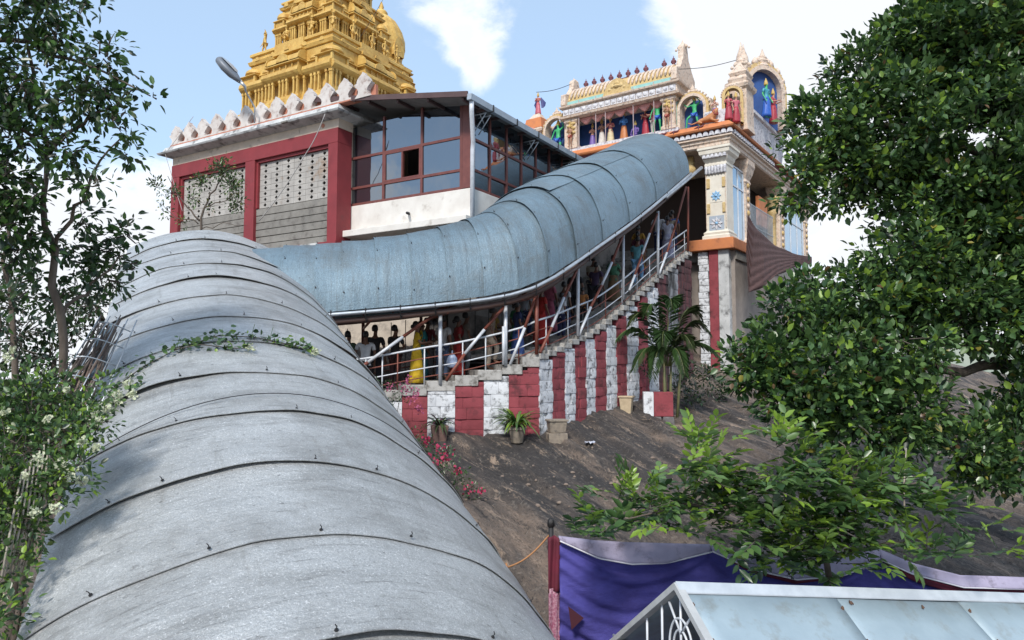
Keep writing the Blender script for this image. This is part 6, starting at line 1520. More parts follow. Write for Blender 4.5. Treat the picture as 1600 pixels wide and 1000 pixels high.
    for k in range(26):
        a = random.uniform(0, 6.28); b = random.uniform(-.5, 1.2); c = np.array([.44 + .16 * math.cos(a) * math.cos(b) * .8, .02 + .17 * math.sin(a) * math.cos(b), .56 + .17 * math.sin(b)]); mb.lathe([(.01, -.07), (.06, -.02), (.055, .03), (.01, .08)], 6, c)
    mb.build('mane', mat('mane_red', (.30, .07, .06), .7), g, True)
build_statues()

def build_drape():
    """pleated dark brown cloth slung from the pavilion's right corner"""
    top = [at(1168, 336, 28.9), at(1178, 352, 29.2), at(1192, 368, 29.8), at(1212, 384, 30.8), at(1238, 396, 32.2), at(1268, 402, 33.8)]
    bot = [at(1166, 395, 28.7), at(1170, 458, 28.8), at(1192, 448, 29.2), at(1214, 430, 30.2), at(1240, 418, 31.8), at(1268, 412, 33.6)]
    nu, nv = 60, 26; V = []
    for i in range(nu + 1):
        s = 5 * i / nu; a, b = polyline(top, s), polyline(bot, s)
        for j in range(nv + 1):
            t = j / nv; p = lerp(a, b, t); sag = math.sin(math.pi * t) * .25
            p = p + np.array([-.12 * sag, -.35 * sag, -.3 * sag * (1 - i / nu)])
            ph = 22 * (t + .45 * i / nu)
            p = p + np.array([-.35, -.85, .25]) * (.07 * math.sin(ph * 1.9) + .012 * math.sin(i * 2.1))
            V.append(p)
    W = nv + 1; Fq = [(i * W + j, (i + 1) * W + j, (i + 1) * W + j + 1, i * W + j + 1) for i in range(nu) for j in range(nv)]
    me = mesh_np('cloth_drape', V, Fq, True)
    o = link('cloth_drape', me, mat('brown_cloth', (.085, .045, .042), .8, col2=(.06, .032, .03), scale=6, bump=.5, bump_scale=50)); o.modifiers.new('thick', 'SOLIDIFY').thickness = .015
    tag(o, 'pleated dark brown cloth slung below the glazed side of the entrance pavilion', 'cloth')
build_drape()
# ================================================================== vegetation
def leaf_mat(name, c, rough=0.36, tr=0.22, vary=0.0):
    return mat(name, c, rough, col2=tuple(v * 0.72 for v in c), scale=6, amt=1.0, trans=tr, spec=0.65)
G_DARK = leaf_mat('leaf_dark', (0.034, 0.080, 0.028)); G_MID = leaf_mat('leaf_mid', (0.068, 0.142, 0.042)); G_LIGHT = leaf_mat('leaf_light', (0.115, 0.205, 0.060))
G_YOUNG = leaf_mat('leaf_young', (0.25, 0.40, 0.05), 0.35, 0.35); G_OLIVE = leaf_mat('leaf_olive', (0.055, 0.085, 0.028)); G_YEL = leaf_mat('leaf_yellow', (0.28, 0.25, 0.05))
G_BACK = leaf_mat('leaf_thin', (0.05, 0.11, 0.028), .35, .45); G_BACK2 = leaf_mat('leaf_thin_light', (0.085, 0.18, 0.04), .35, .5); G_BROWN = leaf_mat('leaf_dead', (0.13, 0.075, 0.03)); G_SHADE = leaf_mat('leaf_deep', (0.014, 0.036, 0.014))
M_BARK = mat('bark', (0.075, 0.058, 0.045), 0.9, col2=(0.13, 0.105, 0.085), scale=9, bump=0.7, bump_scale=20, stretch=(1, 1, 0.3))
M_TWIG = mat('twig_bark', (0.10, 0.085, 0.07), 0.9, col2=(0.065, 0.055, 0.045), scale=12)
def unit(v): return v / (np.linalg.norm(v, axis=-1, keepdims=True) + 1e-9)
LEAF6 = np.array([(0, 0, 0), (0.20, 0.27, 0.055), (0.21, 0.63, 0.045), (0, 1.0, -0.10), (-0.21, 0.63, 0.045), (-0.20, 0.27, 0.055)])   # x across, y along, z up
LEAF_F = np.array([(0, 1, 2, 3), (0, 3, 4, 5)])
def leaf_mesh(name, P, D, U, ln, wd, mats, mi=None):
    """P bases, D leaf directions, U up hints, ln lengths, wd width factors -> one mesh of folded leaves"""
    P, D, U = np.asarray(P, float), unit(np.asarray(D, float)), np.asarray(U, float); n = len(P)
    S = unit(np.cross(D, U)); N = np.cross(S, D); ln = np.broadcast_to(np.asarray(ln, float), (n,)); wd = np.broadcast_to(np.asarray(wd, float), (n,))
    t = LEAF6[None]
    V = P[:, None] + ln[:, None, None] * (S[:, None] * (t[..., 0:1] * wd[:, None, None]) + D[:, None] * t[..., 1:2] + N[:, None] * t[..., 2:3])
    F_ = (LEAF_F[None] + 6 * np.arange(n)[:, None, None]).reshape(-1, 4)
    me = mesh_np(name, V.reshape(-1, 3), F_, False)
    for m in mats: me.materials.append(m)
    if mi is not None: me.polygons.foreach_set('material_index', np.repeat(np.asarray(mi, np.int32), 2))
    return me
def rand_unit(r, n): return unit(r.normal(size=(n, 3)))
def crown_points(r, blobs, per_m3, per_clump, spread, up=0.4, shell=0.45, gaps=0.0):
    """clumps of leaves spread through overlapping lumps: returns leaf bases, directions, clump centres"""
    P, D, C = [], [], []
    for (c, rad) in blobs:
        n = max(3, int(per_m3 * rad ** 2.3)); d = rand_unit(r, n); q = rad * (shell + (1 - shell) * r.random(n) ** 0.6)
        q = q * (1 + 0.22 * fbm(d * 2.2 + np.asarray(c) * 1.7, 2, 21))
        cc = np.asarray(c) + d * q[:, None]
        if gaps > 0: keep = fbm(cc * 1.6, 3, 33) > -1 + gaps * 1.0; cc, d = cc[keep], d[keep]
        for k in range(per_clump):
            off = rand_unit(r, len(cc)) * spread * r.random((len(cc), 1)) ** 0.5
            P.append(cc + off); D.append(unit(0.8 * unit(off) + 0.5 * d + np.array([0, 0, up]) * r.normal(0.3, 0.8, (len(cc), 1)))); C.append(cc)
    return np.concatenate(P), np.concatenate(D), np.concatenate(C)
def branch(root, pts, r0, r1, nm='limb', m=None, n=7, wig=0.0, seed=0):
    pts = [np.asarray(p, float) for p in pts]; k = max(6, 3 * len(pts)); r = np.random.default_rng(seed)
    q = [polyline(pts, (len(pts) - 1) * i / (k - 1)) + (r.normal(size=3) * wig if 0 < i < k - 1 else 0) for i in range(k)]
    mb = MB(); mb.tube(q, list(np.linspace(r0, r1, k)), n); return mb.build(nm, m or M_BARK, root, True)
def single_leaves(root, idx, P, D, U, ln, wd, mats, mi):
    """the leaves that show largest, each an object of its own, sharing one mesh per colour"""
    mesh = {}
    for k in idx:
        m = int(mi[k])
        if m not in mesh: mesh[m] = leaf_mesh('leaf', [(0, 0, 0)], [(0, 1, 0)], [(0, 0, 1)], 1.0, 1.0, [mats[m]])
        d = unit(np.asarray(D[k])); s = unit(np.cross(d, U[k])); n = np.cross(s, d); L = float(ln[k]); w = float(wd[k])
        o = link('leaf', mesh[m], None, root)
        o.matrix_local = Matrix(((s[0] * L * w, d[0] * L, n[0] * L, P[k][0]), (s[1] * L * w, d[1] * L, n[1] * L, P[k][1]), (s[2] * L * w, d[2] * L, n[2] * L, P[k][2]), (0, 0, 0, 1)))
def big_visible(P, ln, n):
    """indices of the n leaves that show largest from the viewpoint: long, near and on the near side"""
    d = np.linalg.norm(P, axis=1); return np.argsort(-(ln / d) + 0.0 * d)[:n]

def tree(name, label, cat, base, blobs, limbs, leaf, per_m3, per_clump, spread, mats, probs, seed, singles=0, shell=0.45, wd=1.0, up=0.4, gaps=0.0, group=None, trunk_r=(0.2, 0.1), droop=0.0):
    r = np.random.default_rng(seed); root = thing(name, label, cat, (0, 0, 0), 0, group)
    for i, (pts, r0, r1) in enumerate(limbs): branch(root, pts, r0, r1, 'trunk' if i == 0 else 'limb', None, 8 if r0 > 0.08 else 6, 0.03 + r0 * 0.15, seed + i)
    P, D, C = crown_points(r, blobs, per_m3, per_clump, spread, up, shell, gaps)
    n = len(P); D = unit(D + np.array([0, 0, -droop]) * r.random((n, 1))); U = unit(np.array([0, 0, 1.0]) + 0.55 * r.normal(size=(n, 3))); ln = leaf * r.uniform(0.5, 1.28, n); w = wd * r.uniform(0.85, 1.15, n)
    mi = r.choice(len(mats), n, p=probs)
    # twigs from the clump centres inwards
    tw = MB(); uc = np.unique(C.round(3), axis=0); cs = np.array([b[0] for b in blobs])
    for c in uc[r.permutation(len(uc))[: min(len(uc), 420)]]:
        b = cs[np.argmin(np.linalg.norm(cs - c, axis=1))]; tw.tube([lerp(b, c, 0.35) + r.normal(size=3) * .03, lerp(b, c, 0.7) + r.normal(size=3) * .03, c], [leaf * .10, leaf * .07, leaf * .03], 4, False)
    o = tw.build('twigs', M_TWIG, root); o['kind'] = 'stuff'
    keep = np.ones(n, bool)
    if singles:
        vis = big_visible(P, ln, singles); single_leaves(root, vis, P, D, U, ln, w, mats, mi); keep[vis] = False
    me = leaf_mesh('crown', P[keep], D[keep], U[keep], ln[keep], w[keep], mats, mi[keep]); o = link('crown', me, None, root); o['kind'] = 'stuff'
    return root
def BL(*a): return [(at(px, py, Y), rad) for px, py, Y, rad in a]

def build_right_tree():
    blobs = BL((1345, 125, 11.6, .66), (1440, 95, 11.6, .95), (1540, 55, 11.2, 1.4), (1292, 200, 11.5, .68), (1250, 265, 11.1, .42), (1240, 300, 11.1, .34), (1275, 312, 11.2, .3), (1400, 205, 11.2, 1.1), (1520, 220, 11, 1.35), (1600, 140, 11, 1.2), (1335, 265, 11.4, .65), (1610, 330, 11, 1.2),
               (1470, 330, 11, .95), (1550, 400, 11, 1.1), (1430, 420, 10.6, .75), (1350, 460, 10.6, .58), (1270, 505, 10.4, .62), (1208, 548, 10.3, .5), (1222, 482, 10.3, .34), (1262, 452, 10.4, .3), (1165, 572, 10.3, .38), (1290, 570, 10.2, .9), (1385, 530, 10.3, .85), (1480, 470, 10.6, .85), (1590, 490, 10.6, .9),
               (1235, 610, 10.1, .55), (1320, 650, 10.0, .75), (1425, 640, 10.2, .6), (1580, 690, 10.6, .8), (1600, 600, 10.8, .55), (1400, 695, 10, .35), (1540, 745, 10.3, .42), (1510, 700, 10.3, .4), (1460, 40, 11.8, .72), (1390, 62, 11.8, .35), (1540, -60, 11.5, 1.2), (1650, 20, 11.2, 1.4), (1680, 420, 11, 1.3), (1690, 640, 11, 1.0))
    tb = np.array([10.2, 12.0, gz(10.2, 12.0) - .2]); j1 = at(1720, 560, 11.8); j2 = at(1660, 250, 11.8)
    limbs = [([tb, j1, j2, at(1600, 40, 11.6)], .28, .10), ([j1, at(1560, 572, 11), at(1490, 580, 10.7), at(1400, 560, 10.4), at(1300, 540, 10.3)], .10, .03), ([j1, at(1600, 530, 11), at(1520, 545, 10.6), at(1440, 540, 10.5)], .07, .025), ([j2, at(1540, 240, 11.3), at(1420, 200, 11.3), at(1300, 190, 11.4)], .10, .025), ([j2, at(1520, 120, 11.4), at(1430, 80, 11.5)], .09, .03),
             ([at(1600, 400, 11.5), at(1500, 400, 11), at(1420, 420, 10.7), at(1340, 455, 10.6)], .06, .02), ([at(1490, 580, 10.7), at(1480, 640, 10.4), at(1500, 700, 10.3)], .04, .015), ([at(1420, 200, 11.3), at(1340, 262, 11.4), at(1260, 270, 11.1)], .04, .015), ([j1, at(1640, 660, 10.9), at(1560, 720, 10.4)], .06, .02)]
    tree('jackfruit_tree', 'large dense tree with glossy dark green leaves filling the right side', 'tree', tb, blobs, limbs, .125, 360, 11, .165, [G_DARK, G_MID, G_LIGHT, G_YOUNG, G_YEL, G_SHADE, G_BROWN], [.24, .33, .27, .08, .012, .06, .008], 41, singles=300, shell=.35, wd=1.3, gaps=.5)
build_right_tree()

def build_left_tree():
    Y = 8.6
    blobs = BL((20, 40, Y, .42), (95, 60, Y, .40), (160, 95, Y, .38), (215, 130, Y, .30), (245, 160, Y, .16), (40, 130, Y, .5), (120, 150, Y, .45), (185, 190, Y, .36), (30, 220, Y, .5), (105, 235, Y, .42), (200, 245, Y, .2), (25, 310, Y, .42), (90, 320, Y, .36), (150, 290, Y, .25), (20, 395, Y + .4, .34),
               (180, 390, Y + 1.4, .34), (130, 420, Y + 1.4, .36), (60, 430, Y + 1.2, .34), (215, 415, Y + 1.4, .14), (150, 10, Y, .12), (60, -30, Y, .5), (130, 345, Y + 1, .2), (-30, 100, Y, .6), (-40, 300, Y, .6), (165, 440, Y + 1.5, .36), (195, 365, Y + 1.4, .25), (110, 385, Y + 1.2, .3), (90, 470, Y + 1.3, .3), (140, 335, Y + 1.2, .22), (75, 110, Y, .4), (150, 140, Y, .35), (10, 270, Y, .4), (50, 370, Y + .3, .36), (5, 350, Y, .35), (25, 480, Y + .6, .3), (70, 300, Y, .34), (120, 290, Y + .3, .26), (0, 180, Y, .45), (60, 20, Y, .4))
    b0 = at(88, 900, 9.6); b0[2] = gz(b0[0], b0[1]) - .2
    limbs = [([b0, at(100, 560, 9.6), at(82, 400, 9.3), at(70, 250, 8.9), at(40, 60, 8.7)], .075, .02), ([at(70, 250, 8.9), at(140, 180, 8.7), at(225, 140, 8.6)], .028, .008), ([at(82, 400, 9.3), at(130, 300, 9), at(190, 215, 8.7)], .03, .008), ([at(-60, 60, 8.8), at(30, 70, 8.7), at(120, 95, 8.6), at(235, 150, 8.6)], .04, .008), ([at(95, 500, 9.6), at(140, 440, 9.8), at(205, 395, 10)], .03, .01), ([at(70, 250, 8.9), at(20, 180, 8.6), at(-20, 60, 8.6)], .03, .01)]
    tree('slender_tree', 'sparse backlit tree with hanging pointed leaves at upper left', 'tree', b0, blobs, limbs, .125, 285, 6, .13, [G_DARK, G_BACK, G_OLIVE, G_BACK2, G_SHADE], [.26, .30, .14, .20, .10], 52, singles=250, shell=.1, wd=1.05, up=-.2, gaps=.52, droop=.5)
    # second thin trunk further left
    b1 = at(22, 900, 10.5); b1[2] = gz(b1[0], b1[1]) - .2
    tree('slender_tree', 'thin leaning tree behind the canes at the far left edge', 'tree', b1, BL((10, 400, 10.5, .35), (45, 470, 10.5, .3), (5, 520, 10.5, .35), (60, 560, 10.6, .25), (120, 480, 11.5, .3), (170, 445, 12, .28)), [([b1, at(25, 620, 10.5), at(8, 430, 10.5), at(20, 300, 10.3)], .07, .02), ([at(10, 460, 10.5), at(70, 400, 10.6)], .02, .008)], .11, 130, 5, .12, [G_SHADE, G_DARK, G_OLIVE], [.4, .4, .2], 57, wd=.8, up=-.2, gaps=.4, droop=.4, shell=.1)
build_left_tree()
def build_far_trees():
    for lab, px, blobs, seed in (('dark shadowy tree behind the canes at left', 60, BL((30, 520, 14, .8), (85, 560, 14.5, .7), (20, 620, 13.5, .9), (95, 640, 13.5, .7), (130, 600, 14, .5), (50, 700, 13, .9), (0, 450, 14, .6)), 71),
                                 ('loose dark tree close to the left end of the grey canopy crest', 170, BL((150, 475, 16.5, .55), (190, 445, 17, .5), (120, 510, 16, .6), (165, 530, 16, .45), (95, 480, 16.5, .4), (205, 420, 17, .3), (130, 450, 16.5, .4)), 72)):
        c = blobs[1][0]; b = np.array([c[0] - .3, c[1], gz(c[0] - .3, c[1]) - .3])
        tree('shade_tree', lab, 'tree', b, blobs, [([b, lerp(b, c, .6), c], .14, .04)] + [([lerp(b, c, .7), lerp(c, q[0], .6), q[0]], .05, .015) for q in blobs[2:5]], .13, 130, 7, .16, [G_SHADE, G_DARK, G_OLIVE, G_MID], [.35, .35, .2, .1], seed, wd=1.1, gaps=.5, shell=.15)
build_far_trees()

M_FLOWER_W = mat('cream_petals', (0.60, 0.61, 0.46), 0.7, col2=(0.50, 0.55, 0.36), scale=20, trans=.2)
M_FLOWER_R = mat('magenta_petals', (0.36, 0.03, 0.07), 0.7, col2=(0.42, 0.04, 0.12), scale=20, trans=.2)
def flower_cluster(root, c, rad, n, m, size, seed, nm='flower_cluster'):
    r = np.random.default_rng(seed); P = np.asarray(c) + rand_unit(r, n) * rad * r.random((n, 1)) ** .5; D = rand_unit(r, n) + np.array([0, -.3, .5]); U = rand_unit(r, n)
    me = leaf_mesh(nm, P, D, U, size * r.uniform(.7, 1.2, n), 2.2, [m]); return tag(link(nm, me, None, root), kind='stuff')

def build_left_bush():
    blobs = BL((40, 870, 6.1, .14), (55, 650, 6.9, .40), (115, 625, 7.2, .28), (25, 720, 6.5, .40), (90, 690, 6.7, .34), (150, 655, 7.0, .14), (15, 830, 6.2, .26), (70, 770, 6.4, .26), (125, 735, 6.6, .13), (20, 640, 7, .3), (165, 612, 7.3, .16), (-20, 780, 6.2, .35), (60, 610, 7.1, .3), (130, 660, 6.9, .28), (50, 830, 6.2, .2), (100, 745, 6.4, .26), (10, 770, 6.2, .34), (-30, 660, 6.8, .4), (5, 900, 5.9, .2), (20, 960, 5.7, .16), (-20, 960, 5.6, .25))
    b0 = at(20, 900, 6.6); b0[2] = gz(b0[0], b0[1]) - .1
    limbs = [([b0, at(30, 860, 6.5), at(45, 760, 6.6), at(60, 660, 6.9)], .035, .012), ([at(40, 800, 6.5), at(100, 700, 6.7), at(130, 640, 7.1)], .018, .006), ([at(35, 820, 6.5), at(10, 760, 6.4)], .018, .006)]
    root = tree('flowering_bush', 'leafy bush with clusters of white flowers crowding the left edge of the grey canopy', 'bush', b0, blobs, limbs, .066, 620, 9, .10, [G_DARK, G_MID, G_LIGHT, G_OLIVE, G_YOUNG], [.16, .32, .30, .08, .14], 61, singles=120, shell=.25, wd=1.2)
    for i, (px, py, Y, rd) in enumerate(((152, 655, 6.75, .07), (168, 640, 6.9, .05), (110, 742, 6.3, .075), (95, 725, 6.3, .055), (128, 752, 6.4, .05), (62, 718, 6.2, .06), (55, 800, 6.0, .05), (85, 795, 6.1, .045), (20, 670, 6.5, .05), (8, 645, 6.5, .04), (130, 690, 6.5, .04), (75, 655, 6.5, .035), (185, 618, 7.1, .05), (12, 560, 7.0, .05), (20, 548, 7.1, .035), (150, 700, 6.5, .035), (105, 610, 6.9, .03), (40, 745, 6.1, .04))):
        flower_cluster(root, at(px, py, Y), rd, 46, M_FLOWER_W, .026, 700 + i)
    # white canes and pale pipe below the bush
    c = thing('cane_bundle', 'pale thin canes leaning below the bush at the lower left edge', 'canes')
    for i in range(7):
        a = at(2 + i * 6, 905 - i * 2, 5.9 + .05 * i); b = at(34 + i * 7, 740 - i * 9, 6.2 + .05 * i); mb = MB(); mb.tube([a, lerp(a, b, .5) + np.array([.01 * i, 0, .02]), b], [.010, .010, .008], 6); mb.build('cane', mat('pale_cane', (.42, .38, .32), .7, col2=(.30, .27, .22), scale=10), c, True)
    return root
build_left_bush()

def build_vine():
    root = thing('vine', 'leafy vine creeping over the crown of the grey canopy', 'vine')
    r = np.random.default_rng(5)
    def surf(th, t, h): n = r1 * math.sin(th) + n1 * math.cos(th); return C1 + t * D1 - n1 * RA1 + n * (RA1 + h), n
    paths = [[(-.70, 2.9), (-.56, 3.7), (-.42, 4.25), (-.26, 4.55), (-.10, 4.70), (.06, 4.75), (.20, 4.62), (.30, 4.5)], [(-.30, 4.5), (-.18, 4.42), (-.06, 4.30), (.01, 4.25)], [(-.66, 2.9), (-.58, 3.3), (-.5, 3.5), (-.40, 3.65)]]
    P, D, U, L = [], [], [], []
    for k, ph in enumerate(paths):
        pts = [surf(a, b, .07 + .03 * math.sin(i * 2)) [0] for i, (a, b) in enumerate(ph)]
        mb = MB(); mb.tube([polyline(pts, (len(pts) - 1) * i / 30) for i in range(31)], .008, 5); mb.build('stem', M_TWIG, root, True)
        n = (290, 80, 80)[k]
        for i in range(n):
            s = r.random() * (len(ph) - 1); p = polyline(pts, s); f = s / (len(ph) - 1); spread = .15 * (1 - .65 * f) + .02
            d = r.normal(size=3) * np.array([1, .8, .7]) + np.array([0, 0, .3]); P.append(p + r.normal(size=3) * spread * .45 + np.array([0, 0, .02])); D.append(d); U.append(np.array([0, -.3, 1]) + r.normal(size=3) * .4); L.append(r.uniform(.05, .10))
    P, D, U, L = map(np.array, (P, D, U, L)); mi = r.choice(4, len(P), p=[.25, .4, .25, .1])
    single_leaves(root, range(len(P)), P, D, U, L, np.full(len(P), 2.0), [G_DARK, G_MID, G_LIGHT, G_YOUNG], mi)
    for i, (a, b, s) in enumerate(((.02, 4.22, .07), (.32, 4.48, .075), (-.58, 3.25, .10), (-.50, 3.4, .09), (-.46, 3.75, .07), (-.44, 3.4, .06))):
        flower_cluster(root, surf(a, b, .08)[0], s, 60, M_FLOWER_W, .035, 900 + i)
    # few upright shoots
    for a, b in ((-.28, 4.5), (.04, 4.76), (.12, 4.7)):
        p, n = surf(a, b, .05); mb = MB(); mb.tube([p, p + np.array([.02, 0, .1]), p + np.array([.04, .02, .2])], .004, 4); mb.build('shoot', G_LIGHT, root)
    # cable looped over the sheets
    pts = []
    for i in range(40):
        s = i / 39; th = -THL + (THL + TH1) * s; t = 2.25 + .45 * math.sin(math.pi * s) + .12 * s; pts.append(surf(th, t, .065)[0])
    mb = MB(); mb.tube(pts, .006, 5); o = mb.build('cable', M_DARKSTEEL, None, True); tag(o, 'thin black cable lying across the sheets of the grey canopy', 'cable')
build_vine()

def build_cane_stack():
    root = thing('cane_stack', 'bundle of dry canes inside a wire ring frame beside the grey canopy', 'canes')
    r = np.random.default_rng(9)
    for i in range(24):
        a = at(48 + r.uniform(0, 90), 650 + r.uniform(-8, 10), 9.0 + r.uniform(-.1, .4)); b = at(176 + r.uniform(-22, 26), 502 + r.uniform(-10, 20), 10.6 + r.uniform(-.2, .3))
        mb = MB(); mb.tube([a, lerp(a, b, .5) + r.normal(size=3) * .03, b], [.017, .015, .009], 6); mb.build('cane', mat('dry_cane_%d' % (i % 3), ((.20, .15, .12), (.30, .25, .21), (.13, .09, .075))[i % 3], .85, col2=(.1, .075, .06), scale=14), root, True)
    for i in range(4):
        s = .25 + .2 * i; p, q = lerp(at(60, 640, 9.0), at(160, 500, 10.6), s), lerp(at(150, 640, 9.2), at(212, 500, 10.7), s)
        mb = MB(); mb.tube([lerp(p, q, k / 10) + np.array([0, -.25, .12]) * math.sin(math.pi * k / 10) for k in range(11)], .009, 5); mb.build('wire_ring', M_GALV, root, True)
    for i in range(5):
        s = i / 4; p, q = lerp(at(60, 650, 8.9), at(150, 650, 9.1), s), lerp(at(158, 492, 10.5), at(214, 500, 10.6), s); mb = MB(); mb.tube([p, q], .008, 5); mb.build('wire', M_GALV, root, True)
    mb = MB(); vs = [at(140, 590, 9.6), at(152, 532, 10.7), at(172, 505, 11.2), at(160, 590, 9.9)]; vs += [v + np.array([.02, .03, .01]) for v in vs]; mb.add(vs, [(0, 1, 2, 3), (7, 6, 5, 4), (0, 4, 5, 1), (1, 5, 6, 2), (2, 6, 7, 3), (3, 7, 4, 0)])
    o = mb.build('tin_flashing', TIN2, None); tag(o, 'narrow blue-grey tin strip along the left edge of the grey canopy', 'tin sheet')
build_cane_stack()

def build_sapling():
    Y = 22.3
    b = at(318, 372, Y); b[2] -= 1.2
    blobs = BL((345, 262, Y, .36), (362, 290, Y, .34), (318, 285, Y, .28), (372, 318, Y, .26), (300, 310, Y, .2), (268, 300, Y, .26), (245, 290, Y, .2), (255, 330, Y, .2), (330, 325, Y, .16), (285, 345, Y, .14))
    limbs = [([b, at(312, 345, Y), at(322, 315, Y), at(345, 280, Y), at(350, 250, Y)], .05, .012), ([at(312, 345, Y), at(285, 315, Y), at(262, 275, Y)], .03, .01), ([at(318, 325, Y), at(352, 310, Y), at(378, 300, Y)], .02, .008), ([at(310, 350, Y), at(275, 340, Y), at(245, 315, Y)], .02, .006), ([at(314, 358, Y), at(350, 350, Y), at(385, 352, Y)], .018, .006)]
    tree('sapling', 'small twiggy tree standing in front of the left pierced screen', 'tree', b, blobs, limbs, .115, 420, 8, .17, [G_OLIVE, G_LIGHT, G_MID, G_YEL], [.35, .33, .24, .08], 66, shell=.15, wd=.9, gaps=.4)
build_sapling()

def shoot(r, base, d, n, L, P, D, U, LN, MI, young):
    """leafy shoot: n leaves in two ranks along an axis of length L"""
    d = unit(np.asarray(d)); s = unit(np.cross(d, [0, 0, 1.0])); up = np.cross(s, d)
    for i in range(n):
        t = (i + .3) / n; p = base + d * L * t + np.array([0, 0, -.05 * L * t * t]); sg = 1 if i % 2 else -1
        dd = d * (.45 + .55 * t) + s * sg * (1.0 - .45 * t) + up * r.uniform(-.15, .35) + np.array([0, 0, -.12])
        P.append(p); D.append(dd); U.append(up + r.normal(size=3) * .22); LN.append(.165 * r.uniform(.75, 1.15) * (.8 if t < .2 else 1.0) * (.85 if young else 1)); 
        MI.append((3 if r.random() < .7 else 2) if (young and t > .15) else r.choice([0, 1, 2], p=[.18, .42, .40]))
def build_shrub():
    r = np.random.default_rng(77); Y = 8.3
    b = np.array([3.6, 9.0, gz(3.6, 9.0) - .1])
    root = thing('broadleaf_shrub', 'broad-leaved green shrub spilling over the purple cloth screen', 'shrub')
    joints = [at(1290, 870, 8.6), at(1240, 800, 8.4), at(1150, 790, 8.2), at(1060, 790, 8.1), at(1330, 780, 8.5), at(1420, 760, 8.6), at(1180, 740, 8.3), at(1090, 720, 8.3), at(1250, 700, 8.5)]
    branch(root, [b, at(1300, 930, 8.8), joints[0]], .05, .035, 'trunk')
    for i, pts in enumerate(([joints[0], joints[1], joints[2], joints[3], at(960, 815, 8.0)], [joints[0], joints[4], joints[5], at(1480, 745, 8.7)], [joints[1], joints[6], joints[7]], [joints[1], at(1235, 745, 8.4), joints[8]], [joints[0], at(1380, 850, 8.5), at(1440, 845, 8.5)], [joints[4], at(1340, 720, 8.6), at(1310, 690, 8.7)])):
        branch(root, pts, .025, .008, 'limb', M_BARK, 6, .015, 90 + i)
    P, D, U, LN, MI = [], [], [], [], []
    spec = [(960, 815, 44, 30, 18, 0), (1030, 790, 60, 36, 26, 0), (1105, 800, 60, 40, 26, 0), (1180, 800, 60, 50, 30, 0), (1240, 840, 60, 50, 30, 0), (1300, 800, 60, 60, 32, 0), (1360, 790, 50, 50, 22, 0), (1290, 865, 60, 36, 22, 0), (1400, 770, 45, 36, 14, 0), (1200, 870, 40, 24, 10, 0), (1440, 800, 30, 30, 7, 0), (1150, 760, 60, 26, 14, 0), (1250, 750, 60, 36, 14, 0),
            (1100, 705, 34, 26, 10, 1), (1085, 740, 30, 20, 6, 0), (1235, 690, 34, 26, 10, 1), (1260, 735, 30, 24, 7, 0), (1455, 765, 14, 12, 2, 1), (1475, 790, 20, 14, 4, 0), (985, 780, 30, 14, 5, 1), (1320, 745, 60, 18, 6, 1), (1110, 760, 40, 14, 4, 1), (1430, 850, 24, 14, 4, 1), (1420, 860, 40, 18, 6, 0), (1570, 858, 18, 10, 3, 1), (1500, 865, 40, 14, 4, 0), (1525, 835, 30, 12, 3, 0)]
    for px, py, sx, sy, n, yg in spec:
        for k in range(int(n * 1.5)):
            q = at(px + r.normal() * sx * .5, py + r.normal() * sy * .55, Y + .35 * r.normal() * .7)
            d = np.array([r.normal(), -.5 + .6 * r.normal(), .45 + .5 * r.normal() + (.5 if yg else 0)])
            shoot(r, q, d, int(r.integers(7, 11)), r.uniform(.24, .40), P, D, U, LN, MI, yg or r.random() < .36)
            if k % 2 == 0: branch(root, [q, q + unit(d) * .3], .006, .003, 'twig', M_TWIG, 4, 0, k)
    P, D, U, LN, MI = map(np.array, (P, D, U, LN, MI)); W = r.uniform(.85, 1.15, len(P)); mats = [G_DARK, G_MID, G_LIGHT, G_YOUNG]
    vis = big_visible(P, LN, 300); keep = np.ones(len(P), bool); keep[vis] = False
    single_leaves(root, vis, P, D, U, LN, W, mats, MI)
    o = link('foliage', leaf_mesh('foliage', P[keep], D[keep], U[keep], LN[keep], W[keep], mats, MI[keep]), None, root); o['kind'] = 'stuff'
    # pale stick standing in it
    mb = MB(); a = at(1412, 762, 8.8); mb.tube([a - np.array([0, 0, .4]), a, at(1416, 700, 8.8)], [.012, .010, .006], 5); mb.build('bare_stick', mat('pale_stick', (.4, .34, .28), .8), root)
build_shrub()

